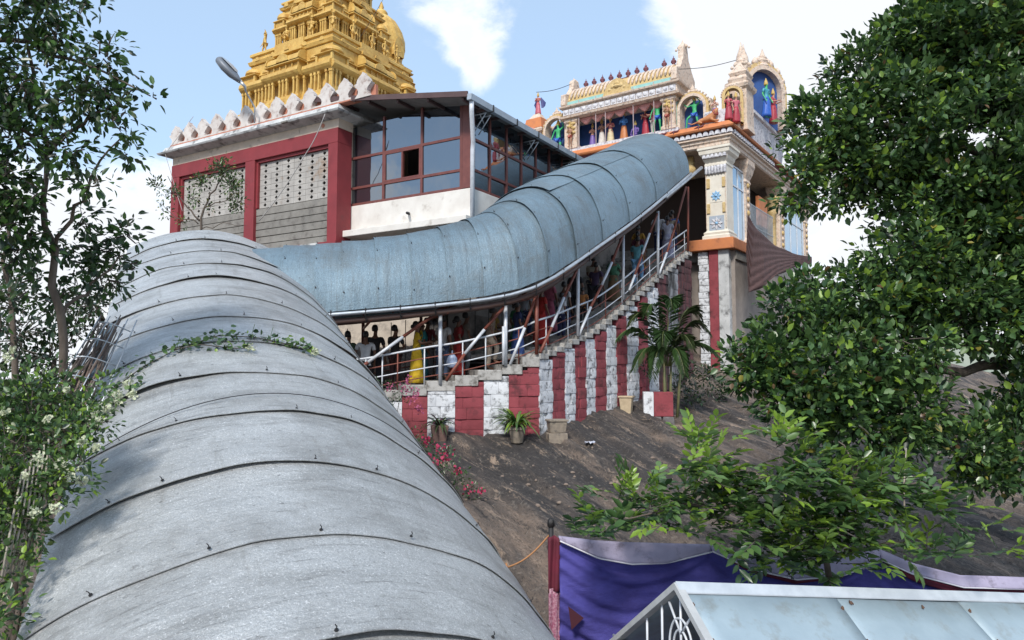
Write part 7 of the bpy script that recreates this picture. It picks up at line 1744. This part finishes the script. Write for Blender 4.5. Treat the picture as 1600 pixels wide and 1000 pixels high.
def build_palm():
    base = at(1042, 606, 23.2); base[2] = gz(base[0], base[1]); r = np.random.default_rng(12)
    root = thing('areca_palm', 'feathery palm growing against the striped stair wall', 'palm', tuple(base))
    for i in range(4):
        x, y = r.normal(size=2) * .16; mb = MB(); mb.tube([(x, y, -.1), (x * 1.3, y * 1.3, 1.0), (x * 1.6, y * 1.6, 1.95)], [.05, .045, .03], 8); mb.build('stem', mat('palm_stem', (.10, .13, .05), .6, col2=(.16, .14, .07), scale=10), root, True)
    fr = [(-1.25, -.3, 3.0, 2.0), (-.75, -.5, 3.3, 1.9), (.1, -.5, 3.5, 1.8), (1.35, -.35, 2.7, 2.1), (1.7, -.3, 1.9, 2.0), (-1.15, -.4, 1.55, 1.8), (.7, -.7, 2.2, 1.6), (-.3, -.8, 2.3, 1.6), (-1.7, -.2, 2.45, 2.1), (1.2, .2, 3.2, 1.9), (.4, -.8, 1.4, 1.3), (-.6, -.7, 1.3, 1.3)]
    for i, (dx, dy, zt, L) in enumerate(fr):
        zt += .75; a = np.array([dx * .08, dy * .08, 1.7]); tip = np.array([dx, dy, zt - .75]); mid = np.array([dx * .5, dy * .5, max(zt, 2.5) + .45])
        pts = [a * (1 - t) ** 2 + 2 * t * (1 - t) * mid + tip * t * t for t in np.linspace(0, 1, 18)]
        mb = MB(); mb.tube(pts, list(np.linspace(.018, .005, 18)), 5); f = mb.build('frond', mat('frond_rib', (.13, .17, .05), .6), root, True)
        P, D, U, LN = [], [], [], []
        for k in range(3, 18):
            t = unit(pts[k] - pts[k - 1]); s = unit(np.cross(t, [0, 0, 1.0]))
            for sg in (-1, 1):
                for h in (0, .33, .66):
                    P.append(lerp(pts[k - 1], pts[k], h)); D.append(s * sg * .8 + t * .75 + np.array([0, 0, -.35 + .15 * r.normal()])); U.append([0, 0, 1.0]); LN.append(.46 * math.sin(math.pi * (k + 2) / 22) + .08)
        o = link('leaflets', leaf_mesh('leaflets', P, D, U, LN, .085, [G_MID if i % 3 else G_OLIVE]), None, f)
build_palm()
# ================================================================== smaller things
M_CLAY = mat('old_clay', (.17, .10, .085), .9, col2=(.12, .075, .065), scale=9, bump=.4)
M_POTCON = mat('cement_pot', (.30, .255, .20), .9, col2=(.22, .185, .15), scale=7, stain=(.1, .09, .08), stain_scale=6, bump=.4)
M_POTCREAM = mat('cream_pot', (.52, .42, .28), .85, col2=(.42, .33, .22), scale=7, bump=.3)
def strap_plant(root, c, n, L, mats, seed, wd=.16, lift=1.0):
    """arching strap leaves from one crown, each one a part"""
    r = np.random.default_rng(seed)
    for i in range(n):
        a = r.uniform(0, 6.28); l = L * r.uniform(.7, 1.15); up = lift * r.uniform(.5, 1.2); vs = []; k = 6
        d = np.array([math.cos(a), math.sin(a), 0]); s = np.array([-d[1], d[0], 0])
        for j in range(k + 1):
            t = j / k; p = np.asarray(c) + d * l * t * .85 + np.array([0, 0, l * (up * t - .95 * t * t)]); w = l * wd * .5 * math.sin(math.pi * (t * .9 + .1)) + .001
            vs += [p - s * w, p + np.array([0, 0, -w * .4]), p + s * w]
        fs = [(j * 3 + q, j * 3 + q + 1, j * 3 + q + 4, j * 3 + q + 3) for j in range(k) for q in (0, 1)]
        mb = MB(); mb.add(vs, fs); mb.build('leaf', mats[i % len(mats)], root, True)
def pot_profile(r, h): return [(r * .62, 0), (r * .68, .02), (r * .95, h * .82), (r * 1.08, h * .84), (r * 1.08, h), (r * .92, h), (r * .88, h * .88), (.01, h * .86)]
def ground_hit(px, py):
    r = ray(px, py); t = np.linspace(6, 45, 1600); Q = r[None] * (t / r[1])[:, None]; d = Q[:, 2] - ground_z(Q[:, 0], Q[:, 1]); k = int(np.argmax(d < 0)); return Q[k]
def on_ground(px, py, Y):
    p = at(px, py, Y); p[2] = gz(p[0], p[1]); return p
def build_pots():
    p = ground_hit(686, 690); p = p + np.array([0, .1, -.02])
    g = thing('potted_plant', 'brown square planter with a small spiky plant by the lower striped wall', 'potted plant', tuple(p), .2, 'pots along the striped wall')
    mb = MB(); mb.frustum(-.22, .22, -.2, .2, .42, 0, .06); mb.v = [(x, y, z) for x, y, z in mb.v]; mb.build('pot', M_CLAY, g, bevel=.02); mb = MB(); mb.box(-.19, .19, -.17, .17, .40, .425); mb.build('soil', M_BARK, g); strap_plant(g, (0, 0, .4), 34, .62, [G_OLIVE, G_DARK, leaf_mat('leaf_purple', (.08, .03, .05))], 3, .10, 1.2)
    p = ground_hit(808, 692)
    g = thing('potted_plant', 'cement pot with bright arching strap leaves beside the red stripe', 'potted plant', tuple(p), 0, 'pots along the striped wall')
    mb = MB(); mb.lathe(pot_profile(.22, .40), 14); mb.build('pot', M_POTCON, g, True, sharp=30); strap_plant(g, (0, 0, .38), 64, .80, [G_LIGHT, G_MID, G_YOUNG], 5, .09, 1.25)
    p = ground_hit(870, 686)
    g = thing('planter', 'empty beige cement planter on a block at the bend of the wall', 'planter', tuple(p), R_(10), 'pots along the striped wall')
    mb = MB(); mb.box(-.25, .25, -.2, .2, -.4, .16); mb.build('plinth', M_POTCON, g, bevel=.02)
    mb = MB(); mb.frustum(-.24, .24, -.2, .2, .46, .161, .04); mb.build('tub', M_POTCON, g, bevel=.02); mb = MB(); mb.box(-.265, .265, -.225, .225, .461, .51); mb.build('rim', M_POTCON, g, bevel=.01)
    p = ground_hit(979, 642)
    g = thing('planter', 'pale cream square pot on the rock below the upper stripes', 'planter', tuple(p), R_(-20), 'pots along the striped wall')
    mb = MB(); mb.frustum(-.20, .20, -.2, .2, .42, -.15, .05); mb.build('tub', M_POTCREAM, g, bevel=.02); mb = MB(); mb.box(-.23, .23, -.23, .23, .421, .47); mb.build('rim', M_POTCREAM, g, bevel=.01)
    # painted block
    p = ground_hit(1028, 650)
    g = thing('painted_block', 'red and white painted masonry block on the rock below the palm', 'block', tuple(p), R_(-8))
    mb = MB(); mb.box(-.46, -.14, -.3, .45, .0, .76); mb.build('white_half', M_WHITE_LIME, g, bevel=.02); mb = MB(); mb.box(-.137, .46, -.305, .45, .0, .765); mb.build('red_half', M_RED_LIME, g, bevel=.02)
    mb = MB(); vs = []; 
    for k, (x0, x1, z0, z1) in enumerate(((-.5, -.2, -.35, -.003), (-.22, .12, -.3, -.003), (.1, .5, -.35, -.003))): mb = MB(); mb.frustum(x0, x1, -.36 - .03 * k, .4, z0, z1, .03); mb.build('footing_stone', M_MORTAR, g, bevel=.04)
build_pots()

def shrubby(name, label, cat, blobs, leaf, dens, mats, probs, seed, flowers=(), fm=None, fsize=.05, group=None):
    r = np.random.default_rng(seed); root = thing(name, label, cat, (0, 0, 0), 0, group); P, D, C = crown_points(r, blobs, dens, 7, .12, .4, .1)
    n = len(P); U = unit(np.array([0, 0, 1.0]) + .6 * r.normal(size=(n, 3))); mi = r.choice(len(mats), n, p=probs)
    for i, (c, rad) in enumerate(blobs):
        b = np.array([c[0], c[1], gz(c[0], c[1]) - .05]); branch(root, [b, lerp(b, c, .6) + r.normal(size=3) * .04, c], .014, .005, 'stem', M_TWIG, 5, .01, i)
    o = link('foliage', leaf_mesh('foliage', P, D, U, leaf * r.uniform(.7, 1.2, n), 1.1, mats, mi), None, root); o['kind'] = 'stuff'
    for i, (c, rad, k) in enumerate(flowers): flower_cluster(root, c, rad, k, fm, fsize, seed * 10 + i)
    return root
def build_shrubs():
    F = lambda *a: [(at(px, py, Y), rd, n) for px, py, Y, rd, n in a]
    shrubby('bougainvillea', 'small shrub with crimson flowers on the rock beside the grey canopy', 'shrub', BL((690, 715, 15.5, .28), (715, 745, 15.0, .30), (735, 765, 14.8, .22), (670, 700, 15.8, .2)), .07, 330, [G_DARK, G_MID, G_OLIVE], [.4, .4, .2], 21, F((688, 705, 15.3, .24, 34), (700, 712, 15.2, .2, 24), (680, 722, 15.2, .2, 22), (730, 765, 14.6, .18, 18), (748, 770, 14.6, .14, 12), (715, 735, 14.8, .12, 20), (665, 690, 15.5, .12, 26)), M_FLOWER_R, .06)
    shrubby('bougainvillea', 'pink flowering creeper at the foot of the stair railing', 'shrub', BL((598, 610, 17.0, .30), (625, 615, 17.2, .24), (580, 625, 16.8, .26), (610, 640, 16.9, .2)), .06, 300, [G_DARK, G_OLIVE, G_MID], [.5, .3, .2], 22, F((632, 606, 17.0, .2, 50), (645, 620, 17.1, .22, 60), (612, 605, 16.9, .16, 36), (655, 640, 17.1, .16, 36), (640, 592, 17.1, .14, 30)), mat('pink_petals', (.42, .10, .20), .7, trans=.2), .05)
    shrubby('low_shrub', 'dark green undergrowth behind the painted block below the palm', 'shrub', BL((1070, 580, 25.5, .55), (1105, 590, 26, .6), (1085, 620, 24.5, .45), (1125, 615, 26, .45), (1010, 575, 24.3, .3), (1060, 610, 24.0, .35)), .12, 130, [G_SHADE, G_DARK, G_OLIVE], [.5, .35, .15], 23)
    shrubby('low_shrub', 'tiny fern tuft at the base of the first striped wall bay', 'shrub', BL((655, 680, 17.6, .2), (668, 690, 17.4, .16)), .07, 300, [G_DARK, G_MID], [.6, .4], 24)
    g = thing('grass_tuft', 'small bright green grass tuft growing on the bare rock', 'grass', tuple(ground_hit(1170, 676))); strap_plant(g, (0, 0, -.03), 70, .32, [G_LIGHT, G_MID, G_YOUNG], 31, .05, 1.1); strap_plant(g, (.25, .05, -.05), 40, .26, [G_LIGHT, G_MID], 32, .05, 1.1)
    # litter
    p = ground_hit(922, 694); mb = MB(); r = np.random.default_rng(4); n = 7; vs = [(p[0] + (i / (n - 1) - .5) * .26, p[1] + (j / (n - 1) - .5) * .2, p[2] + .01 + .07 * r.random()) for j in range(n) for i in range(n)]
    mb.add(vs, [(j * n + i, j * n + i + 1, (j + 1) * n + i + 1, (j + 1) * n + i) for j in range(n - 1) for i in range(n - 1)]); o = mb.build('litter', mat('white_plastic', (.42, .44, .52), .5), None); tag(o, 'crumpled white plastic scrap lying on the rock below the wall', 'litter')
    # loose gravel
    r = np.random.default_rng(19); mb = MB()
    for k in range(60):
        q = ground_hit(r.uniform(700, 1150), r.uniform(690, 800)); sz = r.uniform(.02, .06); mb.lathe([(sz * .5, -sz * .3), (sz, 0), (sz * .8, sz * .5), (sz * .3, sz * .8)], 6, q, r.uniform(.8, 1.4), 1)
    o = mb.build('loose_gravel', mat('loose_stone_rock', (.16, .12, .10), .9, col2=(.24, .19, .15), scale=9, bump=.5), None); tag(o, kind='stuff')
build_shrubs()

def build_cloth_screen():
    root = thing('cloth_screen', 'purple cloth screen with pale scalloped valance strung behind the tin shed', 'cloth screen')
    M_PUR = mat('purple_cloth', (.062, .056, .27), .8, col2=(.045, .038, .20), scale=3, bump=.8, bump_scale=7, stretch=(1, 1, 2.2)); M_LAV = mat('lavender_cloth', (.34, .31, .42), .8, col2=(.27, .245, .34), scale=3, stain=(.14, .12, .16), stain_scale=4, bump=.2, bump_scale=60); M_MAR = mat('maroon_cloth', (.13, .012, .03), .8, col2=(.09, .01, .022), scale=4); M_PNK = mat('sequin_cloth', (.24, .06, .12), .5, col2=(.42, .25, .3), scale=40, amt=.4)
    def sheet(nm, top, bot, m, nu, nv, wave, par=root, yoff=0.0):
        V = []
        for i in range(nu + 1):
            s = i / nu; a, b = polyline(top, s * (len(top) - 1)), polyline(bot, s * (len(bot) - 1))
            for j in range(nv + 1):
                t = j / nv; V.append(lerp(a, b, t) + np.array([0, yoff + wave(s, t), 0]))
        W = nv + 1; me = mesh_np(nm, V, [(i * W + j, (i + 1) * W + j, (i + 1) * W + j + 1, i * W + j + 1) for i in range(nu) for j in range(nv)], True)
        o = link(nm, me, m, par); o.modifiers.new('thick', 'SOLIDIFY').thickness = .006; return o
    Y0, Y1 = 9.0, 9.6
    def yy(px): return Y0 + (Y1 - Y0) * (px - 870) / 730
    T = lambda L: [at(x, y, yy(x)) for x, y in L]
    topc = T([(874, 842), (930, 858), (985, 868), (1050, 866), (1108, 852), (1170, 872), (1240, 886), (1310, 884), (1370, 866), (1430, 890), (1500, 908), (1600, 916), (1700, 905), (1800, 880)])
    botc = [np.array([p[0] - .02, p[1] - .1, p[2] - 2.6]) for p in topc]
    def wave(s, t):
        b3 = (s * 13 / 4) % 1.0 if s < 12 / 13 else .5
        sag = math.sin(math.pi * b3)
        return -.02 * math.sin(62 * (t + .10 * (1 - sag))) * (1 - .5 * t) - .012 * math.sin(101 * (t + .08 * (1 - sag)) + 1 + 5 * s) - .10 * math.sin(9 * t - 16 * s) * (.2 + t) * math.exp(-2.0 * s) - .045 * math.sin(9 * t + 14 * s * (1 - .4 * t)) * (.3 + t) - .035 * math.sin(34 * s + 6 * t) * t - .03 * math.sin(22 * (t * 1.4 - s * 2.2)) * math.exp(-3 * s) - .05 * math.sin(math.pi * min(1, t * 2.0)) * math.sin(s * 26)
    sheet('cloth', topc, botc, M_PUR, 150, 96, wave)
    # valance: pale crescents over the top edge
    v1t, v1b = T([(872, 836), (930, 842), (985, 846), (1050, 848), (1108, 849)]), T([(874, 842), (934, 869), (985, 878), (1040, 876), (1108, 859)])
    v2t, v2b = T([(1108, 849), (1170, 866), (1240, 874), (1310, 870), (1369, 856)]), T([(1109, 858), (1170, 886), (1240, 902), (1310, 896), (1370, 872)])
    v3t, v3b = T([(1369, 856), (1420, 877), (1497, 897), (1600, 901), (1720, 880)]), T([(1371, 872), (1420, 894), (1497, 914), (1600, 917), (1720, 900)])
    for a, b in ((v1t, v1b), (v2t, v2b), (v3t, v3b)):
        sheet('valance', a, b, M_LAV, 40, 6, lambda s, t: -.02 * math.sin(7 * s + 3 * t) - .05 * t, yoff=-.05)
    for b, k in ((v2b, 9), (v3b, 16)):
        lo = [p - np.array([0, -.02, k / 125 * (math.sin(math.pi * i / 4) * .9 + .05)]) for i, p in enumerate(b)]; sheet('lining', b, lo, M_MAR, 30, 3, lambda s, t: 0, yoff=-.06)
    for b in (v1b, v2b, v3b):
        mb = MB(); mb.tube([polyline(b, 4 * i / 30) + np.array([0, -.115, 0]) for i in range(31)], .009, 5); mb.build('hem', mat('white_hem', (.6, .58, .62), .8), root, True)
    # maroon and sequinned end strips, the pole and its tie
    sheet('end_strip', T([(856, 838), (866, 836), (875, 840)]), [p - np.array([0, 0, .66]) for p in T([(856, 838), (866, 836), (875, 840)])], M_MAR, 8, 12, lambda s, t: -.03 * math.sin(9 * s + 2 * t), yoff=-.03)
    e = T([(857, 918), (866, 918), (874, 918)]); sheet('end_strip', e, [p - np.array([0, 0, 1.9]) for p in e], M_PNK, 8, 20, lambda s, t: -.02 * math.sin(11 * s + 5 * t), yoff=-.03)
    mb = MB(); q = at(861, 822, 9.05); mb.tube([q - np.array([0, 0, 2.9]), q + np.array([0, 0, .03])], .032, 8); mb.build('pole', M_DARKSTEEL, root, True)
    mb = MB(); mb.lathe([(.02, 0), (.05, .02), (.045, .09), (.02, .12)], 8, q + np.array([0, 0, -.02])); mb.build('pole_knot', M_HAIR, root, True)
    q2 = at(1370, 850, yy(1370)); mb = MB(); mb.tube([q2 - np.array([0, -.05, 2.8]), q2 + np.array([0, .05, .06])], .028, 8); mb.build('pole', M_DARKSTEEL, root, True)
    tri = [at(888, 948, 8.84), at(912, 966, 8.82), at(893, 984, 8.84)]; tri += [v + np.array([0, .02, 0]) for v in tri]; mb = MB(); mb.add(tri, [(0, 2, 1), (3, 4, 5), (0, 1, 4, 3), (1, 2, 5, 4), (2, 0, 3, 5)]); mb.build('torn_flap', mat('dark_lining', (.05, .008, .016), .9), root)
    mb = MB(); a, b = at(858, 836, 9.05), at(788, 888, 8.6); mb.tube([lerp(a, b, i / 12) - np.array([0, 0, .07 * math.sin(math.pi * i / 12)]) for i in range(13)], .011, 5); mb.tube([b, b + np.array([.05, 0, -.05]), b + np.array([.02, 0, .06])], .012, 5)
    o = mb.build('rope', mat('orange_rope', (.36, .17, .07), .8), None, True); tag(o, 'orange rope tied from the cloth screen pole to the grey canopy', 'rope')
build_cloth_screen()

def build_shed():
    a0 = at(1060, 913, 7.0); h = R_(70); rd = np.array([math.sin(h), math.cos(h), 0]); e = at(1600, 929, 8.64)
    drop = (e[2] - a0[2]) / np.linalg.norm((e - a0)[:2]); nr = np.array([math.cos(h), -math.sin(h), 0])     # towards the camera
    root = thing('tin_shed', 'pale blue gabled tin shed roof with ornamental steel grille in its gable', 'shed', (0, 0, 0))
    R3 = rd + np.array([0, 0, drop]); L = 7.0; k = .74
    M_SHED = mat('pale_blue_tin', (.36, .45, .50), .5, .25, col2=(.29, .37, .42), scale=1.6, stain=(.26, .29, .29), stain_scale=3.4, stain_at=(.53, .70), bump=.15, bump_scale=8)
    M_RUST = mat('rust', (.085, .05, .036), .95, col2=(.13, .075, .05), scale=14, bump=.4)
    for sg, Ls in ((1, 2.4), (-1, 1.5)):
        for i in range(4):                                       # lapped sheets
            s0, s1 = L * i / 4, L * (i + 1) / 4 + (.06 if i < 3 else 0); V = []; nu, nv = 10, 8
            for p in range(nu + 1):
                for q in range(nv + 1):
                    s = s0 + (s1 - s0) * p / nu; w = Ls * q / nv; V.append(a0 + R3 * s + nr * sg * w + np.array([0, 0, -k * w - .012 - .008 * (i % 2) + .010 * float(vnoise(np.array([s * 1.5, w * 1.5, sg]), 6))]))
            W = nv + 1; me = mesh_np('roof_sheet', V, [((p * W + q, (p + 1) * W + q, (p + 1) * W + q + 1, p * W + q + 1)[::-1 if sg > 0 else 1]) for p in range(nu) for q in range(nv)], True); o = link('roof_sheet', me, M_SHED, root); o.modifiers.new('thick', 'SOLIDIFY').thickness = .008
    def rp(s, w, sg, dz=0.0): return a0 + R3 * s + nr * sg * w + np.array([0, 0, -k * w + dz])
    # ridge cap
    mb = MB(); vs = []
    for s in (-.03, L): vs += [rp(s, .085, -1, .012), rp(s, 0, 1, .028), rp(s, .085, 1, .012), rp(s, .085, 1, .0), rp(s, 0, 1, .012), rp(s, .085, -1, .0)]
    mb.add(vs, [(i, (i + 1) % 6, (i + 1) % 6 + 6, i + 6)[::-1] for i in range(6)] + [(0, 1, 2, 3, 4, 5), (11, 10, 9, 8, 7, 6)]); mb.build('ridge_cap', mat('white_tin_cap', (.56, .60, .64), .5, .3, col2=(.46, .5, .54), scale=5), root)
    # barge strips
    for sg, Ls in ((1, 2.4), (-1, 1.5)):
        mb = MB(); vs = [rp(s, w, sg, dz) for s in (-.05, .035) for w in (0.0, Ls) for dz in (-.05, .016)]
        mb.add(vs, [(0, 1, 3, 2), (4, 6, 7, 5), (0, 4, 5, 1), (2, 3, 7, 6), (1, 5, 7, 3), (0, 2, 6, 4)]); mb.build('barge_strip', mat('pale_strip', (.52, .53, .53), .55, .2, col2=(.42, .43, .43), scale=5), root)
    # rust patches: thin crusts on the near slope
    r = np.random.default_rng(8)
    for s, w, rad in ((1.05, .66, .05), (1.22, .64, .042), (1.95, .13, .018), (2.9, .16, .014)):
        c = rp(s, w, 1, .004); n = np.array([nr[0] * k, nr[1] * k, 1.0]); n /= np.linalg.norm(n); t1 = R3 / np.linalg.norm(R3); t2 = np.cross(n, t1); pts = [c + rad * (1 + .5 * r.normal() * .6) * (math.cos(q) * t1 + 1.4 * math.sin(q) * t2) for q in np.linspace(0, 2 * math.pi, 11)[:-1]]
        mb = MB(); mb.add([p - n * .01 for p in pts] + [p + n * .004 for p in pts], [tuple(range(9, -1, -1)), tuple(range(10, 20))] + [(i, (i + 1) % 10, (i + 1) % 10 + 10, i + 10) for i in range(10)]); mb.build('rust_patch', M_RUST, root)
    for i in range(4):
        for w in np.arange(.18, 1.2, .3):
            c = rp(L * i / 4 + .04, w, 1, .0); mb = MB(); mb.lathe([(.016, -.02), (.016, .004), (.009, .012), (.004, .02)], 7, c); mb.build('roof_screw', M_RUST, root)
    # gable grille
    def gp(x, z): return a0 + nr * x + np.array([0, 0, z]) + rd * .02          # x across the gable, z below the apex
    bars = [[(0, -.06), (0, -1.2)], [(-.33, -.26), (-.33, -1.2)], [(.33, -.26), (.33, -1.2)], [(-.62, -.48), (-.62, -1.2)], [(.62, -.48), (.62, -1.2)], [(0, -.46), (-.20, -.22)], [(0, -.46), (.20, -.22)]]
    for b in bars:
        mb = MB(); mb.tube([gp(*q) for q in b], .013, 6); mb.build('grille_bar', M_WHITE_STEEL, root, True)
    for rad in (.13, .2):
        mb = MB(); mb.tube([gp(rad * math.cos(t), -.62 + rad * 1.5 * math.sin(t)) for t in np.linspace(0, math.pi, 14)] + [gp(-rad, -1.2)], .012, 6); mb.build('grille_arch', M_WHITE_STEEL, root, True)
    mb = MB(); mb.tube([gp(-1.35, -.92), gp(1.6, -.92)], .016, 6); mb.build('grille_rail', M_WHITE_STEEL, root, True)
    for s in (.05, 3.4, 6.8):
        for sg, w in ((1, 1.9), (-1, 1.2)):
            p = rp(s, w, sg, -.03); mb = MB(); mb.tube([p, [p[0], p[1], gz(p[0], p[1]) - .1]], .04, 8); mb.build('post', M_GALV, root, True)
    V = [rp(.6, 0, 1, -.08), rp(.6, 1.9, 1, -.08), rp(.6, 1.2, -1, -.08)]; 
    mb = MB(); q0, q1 = rp(1.2, 1.9, 1, 0), rp(1.2, 1.2, -1, 0); zb = min(q0[2], q1[2]) - 2.2
    vs = [rp(1.2, 0, 1, -.05), rp(1.2, 1.88, 1, -.05), [q0[0], q0[1], zb], [q1[0], q1[1], zb], rp(1.2, 1.18, -1, -.05)]; vs = [np.asarray(v) for v in vs]; vs += [v + rd * .05 for v in vs]
    mb.add(vs, [(0, 4, 3, 2, 1), (5, 6, 7, 8, 9)] + [(i, (i + 1) % 5, (i + 1) % 5 + 5, i + 5) for i in range(5)]); mb.build('shade_panel', mat('shed_interior_shade', (.018, .016, .03), .9), root)  # dark panel added to stand in for the shade inside the gable
build_shed()

def build_lamp_and_wires():
    Y = 26.6; a, b = at(343, 92, Y), at(376, 128, Y); foot = at(398, 168, Y + .4)
    root = thing('street_lamp', 'grey cobra-head street lamp leaning out above the white merlons', 'lamp', tuple(at(402, 178, Y + .4)))
    o = np.array(root.location)
    mb = MB(); d = unit(b - a); up = unit(np.cross(np.array([.25, 1, 0]), d)); s = np.cross(d, up); secs = [(0, .12, .10), (.05, .26, .19), (.35, .33, .23), (.62, .28, .21), (.85, .15, .13), (1.0, .08, .08)]
    vs = []; n = 12; Ln = np.linalg.norm(b - a)
    for t, w, hh in secs:
        for j in range(n): q = 2 * math.pi * j / n; vs.append(a + d * Ln * t + s * w * math.cos(q) * 1.1 + up * hh * (math.sin(q) if math.sin(q) > 0 else .7 * math.sin(q)) - o)
    mb.add(vs, [(i * n + j, i * n + (j + 1) % n, (i + 1) * n + (j + 1) % n, (i + 1) * n + j) for i in range(len(secs) - 1) for j in range(n)] + [tuple(range(n - 1, -1, -1)), tuple((len(secs) - 1) * n + j for j in range(n))]); mb.build('lamp_head', mat('lamp_grey', (.16, .18, .21), .5, .2), root, True)
    mb = MB(); vs = []
    for t, w in ((.06, .2), (.3, .27), (.55, .23), (.68, .12)):
        for q in (-1, 1): vs.append(a + d * Ln * t + s * w * q - up * (.175 if .1 < t < .6 else .15) - o)
    mb.add(vs, [(0, 1, 3, 2), (2, 3, 5, 4), (4, 5, 7, 6)]); mb.build('lens', mat('lamp_lens', (.38, .41, .44), .25), root)
    mb = MB(); c = lerp(b, foot, .35); mb.tube([b - o - d * .05, b + d * .25 - o, c - o, foot - o, foot - o - np.array([0, 0, .6])], [.07, .055, .03, .03, .03], 8); mb.build('arm', M_GALV, root, True)
    def wire(lab, pts, r=.012, sag=.15, m=None):
        P = []; 
        for p, q in zip(pts[:-1], pts[1:]): P += [lerp(p, q, i / 12) - np.array([0, 0, sag * math.sin(math.pi * i / 12)]) for i in range(12)]
        P.append(pts[-1]); mb = MB(); mb.tube(P, r, 5); o = mb.build('wire', m or M_DARKSTEEL, None, True); tag(o, lab, 'wire')
    wg = mat('grey_cable', (.35, .34, .33), .6)
    wire('grey cable slanting down across the right pierced screen', [at(508, 178, 24.6), at(478, 240, 24.9), at(405, 345, 25.6)], .016, .12, wg)
    wire('thin stay wire at the left corner of the white cornice', [at(302, 182, 29.6), at(258, 240, 30.0), at(285, 330, 29)], .012, .02, wg)
    wire('wire from the barrel roof to the right corner turret', [at(1060, 108, 30.6), at(1150, 94, 30.0)], .014, .1)
    wire('wire from the winged statue to the barrel roof', [at(838, 144, 34.2), at(893, 131, 33.4)], .014, .1)
    wire('thin wire rising beside the golden towers', [at(598, 0, 34), at(560, 62, 34)], .010, .05)
build_lamp_and_wires()
